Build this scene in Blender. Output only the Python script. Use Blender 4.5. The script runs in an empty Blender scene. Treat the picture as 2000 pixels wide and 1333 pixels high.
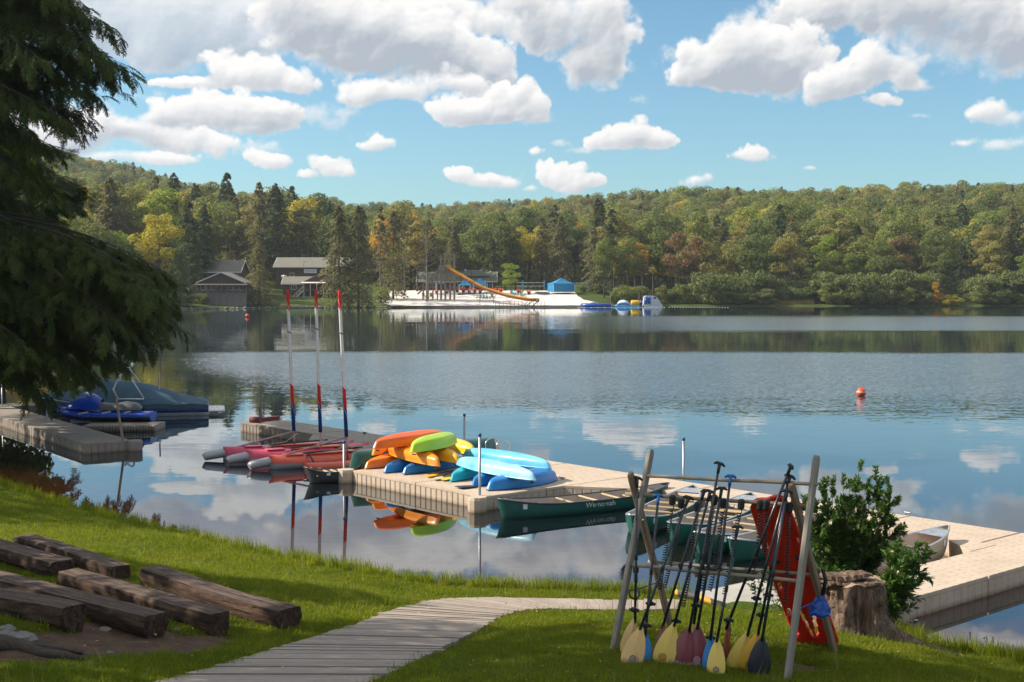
import bpy, bmesh, math, random
import numpy as np
from mathutils import Vector, Matrix, Euler, noise as mnoise

random.seed(7)
rng = np.random.default_rng(11)
PI = math.pi
R = math.radians

# ------------------------------------------------------------------ camera
sc = bpy.context.scene
CAM_H, FPX = 4.67, 2500.0
FN, K = 1944.0, 2500.0 / 1944.0      # the far bank is laid out in a nominal depth, then moved out to its true one
TILT = math.atan(106.5 / FPX)
cd = bpy.data.cameras.new('camera')
cam = bpy.data.objects.new('camera', cd)
sc.collection.objects.link(cam)
cam.location = (0, 0, CAM_H)
cam.rotation_euler = (PI / 2 - TILT, 0, 0)
cd.lens = 45.0
cd.sensor_width = 36.0
cd.clip_start = 0.1
cd.clip_end = 6000
sc.camera = cam

# ------------------------------------------------------------------ light
SUN_AZ, SUN_EL = -84.0, 37.0          # degrees; azimuth measured from +Y towards +X
sun_dir = Vector((math.sin(R(SUN_AZ)) * math.cos(R(SUN_EL)), math.cos(R(SUN_AZ)) * math.cos(R(SUN_EL)), math.sin(R(SUN_EL))))
sd = bpy.data.lights.new('sun', 'SUN')
sd.energy = 5.0
sd.angle = R(0.53)
sd.color = (1.0, 0.90, 0.76)
sun = bpy.data.objects.new('sun', sd)
sc.collection.objects.link(sun)
sun.location = (0, 0, 60)
sun.rotation_euler = sun_dir.to_track_quat('Z', 'Y').to_euler()

sc.view_settings.view_transform = 'Standard'
sc.view_settings.look = 'None'
sc.view_settings.exposure = 0.56
sc.view_settings.gamma = 1.0
sc.view_settings.use_curve_mapping = False
sc.cycles.max_bounces = 8
sc.cycles.transparent_max_bounces = 12
sc.cycles.caustics_reflective = False
sc.cycles.caustics_refractive = False

# ------------------------------------------------------------------ sky with clouds
def up2(a, H, W):
    h, w = a.shape
    y = np.linspace(0, h - 1, H); x = np.linspace(0, w - 1, W)
    y0 = np.minimum(y.astype(int), h - 2); x0 = np.minimum(x.astype(int), w - 2)
    fy = (y - y0); fx = (x - x0)
    fy = (fy * fy * (3 - 2 * fy))[:, None].astype(np.float32); fx = (fx * fx * (3 - 2 * fx))[None, :].astype(np.float32)
    a00 = a[y0][:, x0]; a01 = a[y0][:, x0 + 1]; a10 = a[y0 + 1][:, x0]; a11 = a[y0 + 1][:, x0 + 1]
    return (a00 * (1 - fx) + a01 * fx) * (1 - fy) + (a10 * (1 - fx) + a11 * fx) * fy

def fbm(g, H, W, cell, octs, gain=0.5, billow=False, aspect=1.0):
    out = np.zeros((H, W), np.float32); amp = 1.0; tot = 0
    for o in range(octs):
        nh = max(3, int(H / cell * aspect) + 2); nw = max(3, int(W / cell) + 2)
        n = up2(g.random((nh, nw), dtype=np.float32), H, W)
        if billow: n = 1 - np.abs(n * 2 - 1)
        out += n * amp; tot += amp; amp *= gain; cell = cell / 2.0
        if cell < 2: break
    return out / tot

CLOUDS = [  # layers from back to front; each: gray amount, wisp amount, puffs (x, y, half width, half height up, half height down, strength) in photograph-like pixels of sky
 (.34,.55,[(1260,200,26,14,14,.38),(1310,120,30,26,34,.32),(1250,205,30,10,12,.25),(1100,283,40,10,8,.36),(1530,315,24,5,5,.35),(1790,245,26,6,5,.3),(300,205,36,18,18,.3),(690,270,30,12,10,.3),(1020,355,40,18,12,.4),(1140,296,40,10,8,.4),(1010,230,90,26,24,.35),(460,300,120,22,24,.5),(640,225,70,30,40,.55)]),
 (.40,.25,[(1600,30,110,50,60,1),(1680,40,120,70,60,1),(1780,50,130,70,70,1),(1900,60,130,80,85,1),(1990,100,110,70,80,1),(1860,130,90,50,40,.9),(1960,165,70,50,30,.8),(1560,60,70,40,50,.8),(2120,80,140,80,80,.9),(1740,100,90,40,30,.8)]),
 (.46,.35,[(200,20,170,80,60,.9),(330,60,180,90,80,1),(260,110,110,60,40,1),(340,125,90,50,32,.9),(120,50,120,80,80,.9),(450,100,110,60,40,.9),(560,70,120,60,65,.95),(640,90,110,60,40,1),(480,30,150,60,50,.9)]),
 (.36,.22,[(1010,20,110,60,60,1),(1090,40,110,60,60,1),(1170,40,72,60,60,1),(1185,95,62,60,52,.9),(1150,120,60,40,50,.8),(1205,130,46,35,36,.62),(1190,165,34,20,20,.4),(1050,80,60,30,25,.8)]),
 (.16,.25,[(860,25,90,25,38,.9),(800,30,60,25,30,.8),(940,45,80,32,36,.95),(900,60,60,25,30,.8),(990,60,40,30,30,.8)]),
 (.44,.15,[(640,40,150,60,62,1),(720,60,130,50,70,1),(790,95,130,60,50,1),(870,110,90,52,45,1),(925,135,62,52,44,1),(960,160,40,40,30,.9),(700,120,110,50,26,.95),(580,100,80,40,30,.8),(830,150,110,40,30,.9)]),
 (.20,.20,[(440,140,35,30,30,.9),(500,152,75,34,34,1),(560,170,60,28,22,1),(400,178,110,18,14,.75),(520,180,100,20,16,.9),(350,180,60,12,10,.6)]),
 (.26,.20,[(730,185,62,38,28,.9),(690,182,45,30,24,.8),(790,188,70,28,20,.7),(880,165,80,30,26,.8),(930,185,50,20,10,.7)]),
 (.34,.10,[(950,212,120,28,32,1),(1000,198,62,38,46,1),(1030,215,46,36,34,1),(890,216,60,25,24,.9),(960,222,112,20,24,.95),(1060,235,30,14,12,.4)]),
 (.34,.18,[(200,255,75,34,40,.95),(160,280,90,45,45,.95),(250,275,100,35,36,.95),(330,285,110,30,26,.9),(120,290,90,45,45,.9),(50,270,110,50,50,.8),(420,292,80,24,20,.7)]),
 (.36,.12,[(430,228,95,36,44,1),(500,238,66,38,42,1),(370,235,72,30,38,.95),(330,245,60,28,32,.8),(530,265,40,14,16,.6)]),
 (.22,.2,[(535,322,46,16,15,.9),(500,312,30,12,12,.7),(230,322,110,14,14,.8),(330,320,70,16,12,.7)]),
 (.22,.25,[(640,322,35,22,22,.9),(662,335,36,24,16,.95),(610,345,28,10,8,.7),(740,285,50,16,16,.65),(735,275,20,14,12,.6)]),
 (.24,.08,[(900,338,32,22,18,1),(945,348,50,18,18,1),(985,355,32,15,14,.9)]),
 (.24,.10,[(1125,352,42,32,34,1),(1068,342,22,26,18,.95),(1092,358,34,18,16,.8),(1150,355,28,18,18,.9),(1035,366,26,10,9,.6)]),
 (.30,.06,[(1235,272,58,28,28,1),(1285,280,42,22,20,1),(1182,280,40,18,18,.9),(1230,290,92,14,12,.9)]),
 (.15,.3,[(1045,298,20,11,9,.6),(1352,358,30,14,16,.8),(1375,352,16,10,10,.7),(1575,335,18,6,5,.4),(1460,310,50,12,12,.8),(1475,302,26,13,12,.8)]),
 (.40,.10,[(1500,120,110,60,72,1),(1440,95,60,42,60,1),(1480,85,60,50,60,1),(1370,118,50,38,46,1),(1400,145,85,34,46,1),(1550,150,70,50,44,1),(1430,175,70,20,24,.9)]),
 (.30,.12,[(1690,140,62,38,44,1),(1745,158,58,34,34,1),(1650,170,70,36,42,1),(1630,195,60,24,20,.9),(1780,190,42,16,14,.7),(1720,213,35,12,14,.7)]),
 (.30,.12,[(1920,245,42,22,24,1),(1950,262,38,18,16,.9),(1905,240,26,16,16,.9)]),
 (.12,.3,[(1880,297,28,9,9,.6),(1945,306,48,13,12,.75),(1995,300,30,13,12,.7)]),
 (.4,.2,[(2250,250,90,30,30,.9),(-320,150,140,40,35,.9),(2400,100,120,60,50,1),(-500,330,60,18,14,.8),(2350,340,60,18,14,.8)]),
]
CW, CH = 3072, 1152
AZ_MAX = R(34.2); EL_MAX = R(25.7)
def blur(a, n):
    for ax in (0, 1):
        for _ in range(2):
            c = np.cumsum(np.concatenate([np.repeat(np.take(a, [0], ax), n + 1, ax), a, np.repeat(np.take(a, [-1], ax), n, ax)], ax), axis=ax)
            L = a.shape[ax]
            a = ((c[2 * n + 1:2 * n + 1 + L] - c[:L]) if ax == 0 else (c[:, 2 * n + 1:2 * n + 1 + L] - c[:, :L])) / (2 * n + 1)
    return a
def build_front():
    g = np.random.default_rng(5)
    S = CW / (2 * AZ_MAX * FPX); SY = CH / (EL_MAX * FPX)
    W1 = (fbm(g, CH, CW, 110 * S, 7, .58) - .5) * 2; W2 = (fbm(g, CH, CW, 110 * S, 7, .58) - .5) * 2
    W3 = (fbm(g, CH, CW, 34 * S, 5, .55, True) - .6)
    N4 = fbm(g, CH, CW, 26 * S, 5, .6); SOFT = fbm(g, CH, CW, 150 * S, 5, .5)
    img = np.zeros((CH, CW, 4), np.float32)
    dark = np.array([.44, .49, .56], np.float32); lite = np.array([1.0, .985, .965], np.float32)
    extra = []
    gg = np.random.default_rng(21)
    for k in range(70):      # the sky goes on with the same clouds above and beside the frame
        x = gg.uniform(-700, 2700); e = gg.uniform(640, 1090); big = gg.uniform(60, 190)
        extra.append((gg.uniform(.3, .6), .2, [(x + gg.normal() * big * .8, 560 - e - gg.normal() * big * .2, big * gg.uniform(.5, 1), big * gg.uniform(.25, .45), big * gg.uniform(.2, .35), gg.uniform(.7, 1)) for _ in range(5)]))
    for gray, wisp, puffs in extra + CLOUDS:
        x0 = min(p[0] - p[2] for p in puffs) - 70; x1 = max(p[0] + p[2] for p in puffs) + 70
        e0 = 560 - max(p[1] + p[4] for p in puffs) - 50; e1 = 560 - min(p[1] - p[3] for p in puffs) + 50
        c0 = int(max(0, (x0 - 1000) * S * .93 + CW / 2 - 60)); c1 = int(min(CW, (x1 - 1000) * S * 1.0 + CW / 2 + 60))
        if x1 > 2000: c1 = min(CW, c1 + 40)
        if x0 < 0: c0 = max(0, int((x0 - 1000) * S + CW / 2))
        r0 = int(max(0, e0 * SY * .9 - 20)); r1 = int(min(CH, e1 * SY + 20))
        if c1 <= c0 + 40 or r1 <= r0 + 40: continue
        sl = (slice(r0, r1), slice(c0, c1))
        yy, xx = np.mgrid[r0:r1, c0:c1].astype(np.float32)
        X = (xx - CW / 2) / S + 1000; E = yy / SY
        sizes = np.median([p[3] + p[4] for p in puffs]); wamp = min(34, sizes * .44)
        Xw = X + W1[sl] * wamp * 1.3; Ew = E + W2[sl] * wamp
        hgt = np.zeros_like(X); cov = np.zeros_like(X); base = np.zeros_like(X); bw = np.zeros_like(X) + 1e-5
        rr = random.Random(int(puffs[0][0] * 7 + puffs[0][1]))
        for cx, cy, rx, ru, rd, st in puffs:
            a = math.atan((cx - 1000) / FPX) * FPX + 1000; e = math.atan((560 - cy) / FPX) * FPX
            dx = (Xw - a) / rx; dy = Ew - e
            dy = np.where(dy > 0, dy / ru, dy / rd)
            q = dx * dx + dy * dy
            b = np.clip(1 - q, 0, 1) * st
            cov = cov + b - cov * b
            w = np.exp(-q * 1.2); base += w * dy; bw += w
            hgt = np.maximum(hgt, np.sqrt(np.clip(1 - q, 0, 1)) * min(rx, ru + rd) * .8)
            for k in range(16):
                th = rr.uniform(0, 2 * PI) if 'PI' in globals() else rr.uniform(0, 6.283); rad = math.sqrt(rr.random()) * .92
                sx = a + math.cos(th) * rad * rx; sy_ = e + math.sin(th) * rad * (ru if math.sin(th) > 0 else rd * .8)
                r = (ru + rd) * rr.uniform(.16, .36)
                q2 = ((Xw - sx) ** 2 + (Ew - sy_) ** 2) / (r * r)
                hh = np.sqrt(np.clip(1 - q2, 0, 1)) * r
                cov = np.maximum(cov, np.clip(1 - q2, 0, 1) * .5 * st)
                edge = np.sqrt(max(0., 1 - rad * rad)) * (ru + rd) * .45
                hgt = np.maximum(hgt, np.where(hh > 0, hh + edge, 0))
        cov = cov + (N4[sl] - .5) * (.50 + wisp * 1.0) * np.clip(cov * 5, 0, 1) + W3[sl] * .22 * np.clip(cov * 5, 0, 1)
        soft = .20 + wisp * .8 + .55 * np.clip((SOFT[sl] - .47) * 5, 0, 1) + .30 * np.clip(-base / bw, 0, 1)
        al = np.clip((cov - .10) / soft, 0, 1); al = al * al * (3 - 2 * al)
        mx = max(p[5] for p in puffs)
        if wisp > .3: al = al * mx ** .5 * .8
        hs = blur(hgt + W3[sl] * 16 + (N4[sl] - .5) * 7, max(2, int(2 * S)))
        hl = blur(hgt, max(3, int(9 * S)))
        gx = np.gradient(hs, axis=1) * S; gy = np.gradient(hs, axis=0) * S
        glx = np.gradient(hl, axis=1) * S; gly = np.gradient(hl, axis=0) * S
        lam = ( .55 * gx - .80 * gy); lam = lam / np.sqrt(1 + gx * gx + gy * gy)
        laml = (.55 * glx - .80 * gly); laml = laml / np.sqrt(1 + glx * glx + gly * gly)
        bs = np.clip(-base / bw * .8 + .25 + (SOFT[sl] - .5) * 1.6, 0, 1)
        # cloud overhead darkens: look up through the cover
        up = np.zeros_like(al)
        for k in (14, 28, 45, 65):
            n = int(k * SY)
            if n < al.shape[0]:
                t_ = np.zeros_like(al); t_[:al.shape[0] - n] = al[n:]; up += t_ * .25
        core = blur(al, max(3, int(12 * S)))
        dk = gray * (.12 + 1.35 * np.clip(up * .65 + bs * .6 - .1, 0, 1)) * np.clip(core * 1.3 - .25, 0, 1)
        br = 1.0 - dk * 1.4 + lam * .16 + laml * .36 - .10
        br = np.clip(br, 0, 1.0)
        t = np.clip(br, 0, 1)[..., None]
        col = dark * (1 - t) + lite * t
        A = al[..., None]
        o = img[sl]
        na = A + o[..., 3:] * (1 - A)
        o[..., :3] = np.where(na > 1e-4, (col * A + o[..., :3] * o[..., 3:] * (1 - A)) / np.maximum(na, 1e-4), col)
        o[..., 3:] = na
    return img
def build_dome():
    g = np.random.default_rng(9); H, W = 512, 2048
    big = fbm(g, H, W, 170, 5, .55); puff = fbm(g, H, W, 30, 4, .55, True)
    f = np.clip((big - .50) * 3.4, 0, 1); d = f * 1.4 + (puff - .6) * .5 * (f > 0) - .05
    a = np.clip(d / .25, 0, 1); img = np.empty((H, W, 4), np.float32)
    br = np.clip(.98 - .3 * np.clip(d, 0, 1) + (puff - .6) * .4, .45, 1.0)[..., None]
    img[..., :3] = br * np.array([1, .99, .98], np.float32); img[..., 3] = a
    return img
def new_image(name, arr):
    h, w = arr.shape[:2]
    im = bpy.data.images.new(name, w, h, alpha=True, float_buffer=True)
    im.colorspace_settings.name = 'Non-Color'
    im.pixels.foreach_set(np.ascontiguousarray(arr, dtype=np.float32).ravel())
    im.update(); im.pack()
    return im

SKY_STRENGTH = 0.098
world = bpy.data.worlds.new('World')
sc.world = world
world.use_nodes = True
wn = world.node_tree.nodes; wl = world.node_tree.links
wn.clear()
def wnode(t, **k):
    n = wn.new(t)
    for a, b in k.items(): setattr(n, a, b)
    return n
def wmath(op, a, b=None, clamp=False):
    n = wnode('ShaderNodeMath', operation=op, use_clamp=clamp)
    for i, v in enumerate((a, b)):
        if v is None: continue
        if isinstance(v, (int, float)): n.inputs[i].default_value = v
        else: wl.new(v, n.inputs[i])
    return n.outputs[0]
wo = wnode('ShaderNodeOutputWorld'); bg = wnode('ShaderNodeBackground')
bg.inputs['Strength'].default_value = SKY_STRENGTH
sky = wnode('ShaderNodeTexSky', sky_type='NISHITA')
sky.sun_disc = False
sky.sun_elevation = R(SUN_EL)
sky.sun_rotation = R(SUN_AZ)
sky.altitude = 500; sky.air_density = 1.0; sky.dust_density = 1.0; sky.ozone_density = 2.2
grade = wnode('ShaderNodeMix', data_type='RGBA', blend_type='MULTIPLY')
grade.inputs[0].default_value = 1.0
SKY_TINT = (0.70, 0.97, 1.0, 1)
wl.new(sky.outputs[0], grade.inputs[6]); grade.inputs[7].default_value = SKY_TINT
tc = wnode('ShaderNodeTexCoord'); sp = wnode('ShaderNodeSeparateXYZ')
wl.new(tc.outputs['Generated'], sp.inputs[0])
az = wmath('ARCTAN2', sp.outputs[0], sp.outputs[1]); el = wmath('ARCSINE', sp.outputs[2])
u = wmath('ADD', wmath('MULTIPLY', az, 0.5 / AZ_MAX), 0.5)
v = wmath('MULTIPLY', el, 1 / EL_MAX)
cb = wnode('ShaderNodeCombineXYZ'); wl.new(u, cb.inputs[0]); wl.new(v, cb.inputs[1])
ti = wnode('ShaderNodeTexImage', extension='EXTEND', interpolation='Linear'); ti.image = new_image('clouds_ahead', build_front())
wl.new(cb.outputs[0], ti.inputs[0])
u2 = wmath('ADD', wmath('MULTIPLY', az, 0.5 / PI), 0.5); v2 = wmath('MULTIPLY', el, 2 / PI)
cb2 = wnode('ShaderNodeCombineXYZ'); wl.new(u2, cb2.inputs[0]); wl.new(v2, cb2.inputs[1])
ti2 = wnode('ShaderNodeTexImage', extension='EXTEND', interpolation='Linear'); ti2.image = new_image('clouds_around', build_dome())
wl.new(cb2.outputs[0], ti2.inputs[0])
edge = wmath('MULTIPLY', wmath('SUBTRACT', R(33.6), wmath('ABSOLUTE', az)), 1 / R(4), True)
top = wmath('MULTIPLY', wmath('SUBTRACT', R(25.3), el), 1 / R(4), True)
front = wmath('MULTIPLY', edge, top)
a1 = wmath('MULTIPLY', ti.outputs['Alpha'], front)
a2 = wmath('MULTIPLY', ti2.outputs['Alpha'], wmath('SUBTRACT', 1.0, front))
def cloud_over(base, img, alpha, gain):
    g = wnode('ShaderNodeVectorMath', operation='SCALE'); wl.new(img.outputs['Color'], g.inputs[0]); g.inputs['Scale'].default_value = gain
    m = wnode('ShaderNodeMix', data_type='RGBA')
    wl.new(alpha, m.inputs[0]); wl.new(base, m.inputs[6]); wl.new(g.outputs[0], m.inputs[7])
    return m.outputs[2]
CLOUD_GAIN = 0.70 / SKY_STRENGTH
above = wmath('GREATER_THAN', el, 0.0)
o1 = cloud_over(grade.outputs[2], ti2, wmath('MULTIPLY', a2, above), CLOUD_GAIN)
o2 = cloud_over(o1, ti, wmath('MULTIPLY', a1, above), CLOUD_GAIN)
wl.new(o2, bg.inputs['Color']); wl.new(bg.outputs[0], wo.inputs[0])
world.cycles.sampling_method = 'MANUAL'
world.cycles.sample_map_resolution = 512
# ------------------------------------------------------------------ helpers
def ray(px, py):
    d = Vector((px - 1000.0, (666.5 - py) * math.sin(TILT) + FPX * math.cos(TILT), (666.5 - py) * math.cos(TILT) - FPX * math.sin(TILT)))
    return d
def G(px, py, z=0.0):
    d = ray(px, py); t = (z - CAM_H) / d.z
    return Vector((d.x * t, d.y * t, z))
def Y(px, py, y):
    d = ray(px, py); t = y / d.y
    return Vector((d.x * t, y, CAM_H + d.z * t))

COL = sc.collection
def tag(o, label=None, cat=None, group=None, kind=None):
    if label: o['label'] = label
    if cat: o['category'] = cat
    if group: o['group'] = group
    if kind: o['kind'] = kind
    return o
def empty(name, loc=(0, 0, 0), rz=0.0, label=None, cat=None, group=None):
    o = bpy.data.objects.new(name, None); COL.objects.link(o)
    o.location = loc; o.rotation_euler = (0, 0, rz); o.empty_display_size = .2
    return tag(o, label, cat, group)
def kids(o): return [c for c in o.children]
def copy_tree(o, parent=None):
    c = o.copy(); COL.objects.link(c)
    if parent is not None:
        c.parent = parent
    for ch in list(o.children): copy_tree(ch, c)
    return c

class MB:
    """collects simple shapes and links them as one mesh"""
    def __init__(self): self.v = []; self.f = []; self.m = []; self.s = []
    def add(self, vs, fs, mi=0, smooth=False):
        o = len(self.v); self.v += [tuple(p) for p in vs]
        for f in fs: self.f.append(tuple(i + o for i in f)); self.m.append(mi); self.s.append(smooth)
        return self
    def box(self, c, s, rot=None, mi=0, bev=0.0):
        hx, hy, hz = s[0] / 2, s[1] / 2, s[2] / 2
        M = rot.to_matrix() if isinstance(rot, Euler) else (rot if rot is not None else Matrix.Identity(3))
        c = Vector(c)
        if bev <= 0:
            vs = [c + M @ Vector((x * hx, y * hy, z * hz)) for x in (-1, 1) for y in (-1, 1) for z in (-1, 1)]
            fs = [(0, 1, 3, 2), (4, 6, 7, 5), (0, 4, 5, 1), (2, 3, 7, 6), (0, 2, 6, 4), (1, 5, 7, 3)]
            return self.add(vs, fs, mi)
        b = min(bev, hx * .9, hy * .9, hz * .9); vs = []; idx = {}
        for x in (-1, 1):
            for y in (-1, 1):
                for z in (-1, 1):
                    for k, p in enumerate(((hx, hy - b, hz - b), (hx - b, hy, hz - b), (hx - b, hy - b, hz))):
                        idx[(x, y, z, k)] = len(vs); vs.append(c + M @ Vector((x * p[0], y * p[1], z * p[2])))
        fs = []
        for a in (-1, 1):
            fs.append([idx[(a, y, z, 0)] for y, z in ((-1, -1), (1, -1), (1, 1), (-1, 1))][::a])
            fs.append([idx[(x, a, z, 1)] for x, z in ((-1, -1), (1, -1), (1, 1), (-1, 1))][::-a])
            fs.append([idx[(x, y, a, 2)] for x, y in ((-1, -1), (1, -1), (1, 1), (-1, 1))][::a])
        for a in (-1, 1):
            for b_ in (-1, 1):
                fs.append([idx[(-1, a, b_, 1)], idx[(1, a, b_, 1)], idx[(1, a, b_, 2)], idx[(-1, a, b_, 2)]][::a * b_])
                fs.append([idx[(a, -1, b_, 0)], idx[(a, 1, b_, 0)], idx[(a, 1, b_, 2)], idx[(a, -1, b_, 2)]][::-a * b_])
                fs.append([idx[(a, b_, -1, 0)], idx[(a, b_, 1, 0)], idx[(a, b_, 1, 1)], idx[(a, b_, -1, 1)]][::a * b_])
                for z in (-1, 1):
                    fs.append([idx[(a, b_, z, 0)], idx[(a, b_, z, 1)], idx[(a, b_, z, 2)]][::a * b_ * z])
        return self.add(vs, fs, mi)
    def beam(self, a, b, w, h, mi=0, up=(0, 0, 1), bev=0.0):
        a = Vector(a); b = Vector(b); d = b - a; L = d.length
        if L < 1e-6: return self
        y = d.normalized(); x = y.cross(Vector(up))
        if x.length < 1e-4: x = y.cross(Vector((1, 0, 0)))
        x.normalize(); z = x.cross(y)
        M = Matrix((x, y, z)).transposed()
        return self.box((a + b) / 2, (w, L, h), M, mi, bev)
    def tube(self, pts, r, seg=8, mi=0, caps=True, smooth=True, squash=1.0):
        pts = [Vector(p) for p in pts]; n = len(pts); rs = r if hasattr(r, '__len__') else [r] * n
        vs = []; fs = []
        t0 = (pts[1] - pts[0]).normalized()
        ref = Vector((0, 0, 1)) if abs(t0.z) < .9 else Vector((1, 0, 0))
        x = t0.cross(ref).normalized()
        for i, p in enumerate(pts):
            t = (pts[min(i + 1, n - 1)] - pts[max(i - 1, 0)]).normalized()
            x = (x - t * x.dot(t)).normalized(); y = t.cross(x)
            for k in range(seg):
                a = 2 * PI * k / seg
                vs.append(p + (x * math.cos(a) + y * math.sin(a) * squash) * rs[i])
        for i in range(n - 1):
            for k in range(seg):
                k2 = (k + 1) % seg
                fs.append((i * seg + k, i * seg + k2, (i + 1) * seg + k2, (i + 1) * seg + k))
        self.add(vs, fs, mi, smooth)
        if caps:
            o = len(self.v) - len(vs)
            self.f.append(tuple(o + k for k in range(seg))[::-1]); self.m.append(mi); self.s.append(False)
            self.f.append(tuple(o + (n - 1) * seg + k for k in range(seg))); self.m.append(mi); self.s.append(False)
        return self
    def lathe(self, prof, seg=12, mi=0, c=(0, 0, 0), smooth=True, caps=True, sx=1, sy=1):
        c = Vector(c); vs = []; fs = []; n = len(prof)
        for r, z in prof:
            for k in range(seg):
                a = 2 * PI * k / seg; vs.append(c + Vector((r * math.cos(a) * sx, r * math.sin(a) * sy, z)))
        for i in range(n - 1):
            for k in range(seg):
                k2 = (k + 1) % seg
                fs.append((i * seg + k, i * seg + k2, (i + 1) * seg + k2, (i + 1) * seg + k))
        self.add(vs, fs, mi, smooth)
        if caps:
            o = len(self.v) - len(vs)
            self.f.append(tuple(o + k for k in range(seg))[::-1]); self.m.append(mi); self.s.append(False)
            self.f.append(tuple(o + (n - 1) * seg + k for k in range(seg))); self.m.append(mi); self.s.append(False)
        return self
    def prism(self, poly, z0, z1, mi=0):
        n = len(poly); vs = [(p[0], p[1], z0) for p in poly] + [(p[0], p[1], z1) for p in poly]
        ar = sum(poly[i][0] * poly[(i + 1) % n][1] - poly[(i + 1) % n][0] * poly[i][1] for i in range(n))
        fs = [tuple(range(n))[::-1], tuple(range(n, 2 * n))] + [(i, (i + 1) % n, n + (i + 1) % n, n + i) for i in range(n)]
        if ar < 0: fs = [f[::-1] for f in fs]
        return self.add(vs, fs, mi)
    def grid(self, rows, mi=0, closed=False, smooth=True, flip=False):
        nr = len(rows); nc = len(rows[0]); vs = [p for r_ in rows for p in r_]; fs = []
        for i in range(nr - 1):
            for k in range(nc if closed else nc - 1):
                k2 = (k + 1) % nc
                q = (i * nc + k, i * nc + k2, (i + 1) * nc + k2, (i + 1) * nc + k)
                fs.append(q[::-1] if flip else q)
        return self.add(vs, fs, mi, smooth)
    def mesh(self, name, mats):
        me = bpy.data.meshes.new(name)
        me.from_pydata(self.v, [], self.f)
        if not isinstance(mats, (list, tuple)): mats = [mats]
        for m in mats: me.materials.append(m)
        if len(me.polygons):
            me.polygons.foreach_set('material_index', self.m)
            me.polygons.foreach_set('use_smooth', self.s)
        me.update()
        return me
    def build(self, name, mats, parent=None, loc=(0, 0, 0)):
        return put(name, self.mesh(name, mats), parent, loc)
def put(name, me, parent=None, loc=(0, 0, 0), rot=None):
    o = bpy.data.objects.new(name, me); COL.objects.link(o); o.location = loc
    if rot is not None: o.rotation_euler = rot
    if parent is not None: o.parent = parent
    return o
def np_mesh(name, V, F, mats, smooth=False, mi=None):
    """V (n,3); F (m,k) constant polygon size"""
    me = bpy.data.meshes.new(name); V = np.ascontiguousarray(V, np.float32); F = np.ascontiguousarray(F, np.int32)
    me.vertices.add(len(V)); me.vertices.foreach_set('co', V.ravel())
    k = F.shape[1]; me.loops.add(F.size); me.loops.foreach_set('vertex_index', F.ravel())
    me.polygons.add(len(F)); me.polygons.foreach_set('loop_start', np.arange(0, F.size, k, dtype=np.int32))
    me.polygons.foreach_set('loop_total', np.full(len(F), k, np.int32))
    if smooth: me.polygons.foreach_set('use_smooth', np.ones(len(F), bool))
    if not isinstance(mats, (list, tuple)): mats = [mats]
    for m in mats: me.materials.append(m)
    if mi is not None: me.polygons.foreach_set('material_index', np.ascontiguousarray(mi, np.int32))
    me.update(calc_edges=True); me.validate()
    return me

# ------------------------------------------------------------------ materials
class NT:
    def __init__(self, name):
        self.mat = bpy.data.materials.new(name); self.mat.use_nodes = True
        self.t = self.mat.node_tree; self.t.nodes.clear()
        self.out = self.t.nodes.new('ShaderNodeOutputMaterial')
        self._tc = None
    def n(self, t, ins=None, **k):
        nd = self.t.nodes.new(t)
        for a, b in k.items(): setattr(nd, a, b)
        for a, b in (ins or {}).items():
            s = nd.inputs[a]
            if isinstance(b, bpy.types.NodeSocket): self.t.links.new(b, s)
            else:
                if isinstance(b, (tuple, list)) and len(b) == 3 and s.type == 'RGBA': b = (*b, 1)
                s.default_value = b
        return nd
    def l(self, a, b): self.t.links.new(a, b)
    def co(self, kind='Object', scale=(1, 1, 1), rot=(0, 0, 0), loc=(0, 0, 0)):
        if kind == 'World': src = self.n('ShaderNodeNewGeometry').outputs['Position']
        else:
            if self._tc is None: self._tc = self.n('ShaderNodeTexCoord')
            src = self._tc.outputs[kind]
        if scale == (1, 1, 1) and rot == (0, 0, 0) and loc == (0, 0, 0): return src
        return self.n('ShaderNodeMapping', {'Vector': src, 'Scale': scale, 'Rotation': rot, 'Location': loc}).outputs[0]
    def noise(self, vec, scale=5, detail=4, rough=.55, dist=0.0):
        return self.n('ShaderNodeTexNoise', {'Vector': vec, 'Scale': scale, 'Detail': detail, 'Roughness': rough, 'Distortion': dist}).outputs[0]
    def ramp(self, fac, stops, interp='LINEAR'):
        r = self.n('ShaderNodeValToRGB', {'Fac': fac}); cr = r.color_ramp; cr.interpolation = interp
        while len(cr.elements) < len(stops): cr.elements.new(.5)
        for e, (p, c) in zip(cr.elements, stops):
            e.position = p; e.color = (c, c, c, 1) if isinstance(c, (int, float)) else (*c, 1)
        return r.outputs[0]
    def mix(self, fac, a, b, blend='MIX'):
        m = self.n('ShaderNodeMix', {0: fac, 6: a, 7: b}, data_type='RGBA', blend_type=blend)
        return m.outputs[2]
    def math(self, op, a, b=0.0, clamp=False):
        return self.n('ShaderNodeMath', {0: a, 1: b}, operation=op, use_clamp=clamp).outputs[0]
    def bump(self, h, strength=.3, dist=.02, normal=None):
        ins = {'Height': h, 'Strength': strength, 'Distance': dist}
        if normal is not None: ins['Normal'] = normal
        return self.n('ShaderNodeBump', ins).outputs[0]
    def pbr(self, color, rough=.6, normal=None, metallic=0.0, spec=.5, **k):
        ins = {'Base Color': color, 'Roughness': rough, 'Metallic': metallic, 'Specular IOR Level': spec}
        if normal is not None: ins['Normal'] = normal
        ins.update(k)
        p = self.n('ShaderNodeBsdfPrincipled', ins)
        self.l(p.outputs[0], self.out.inputs[0])
        return p
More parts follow.
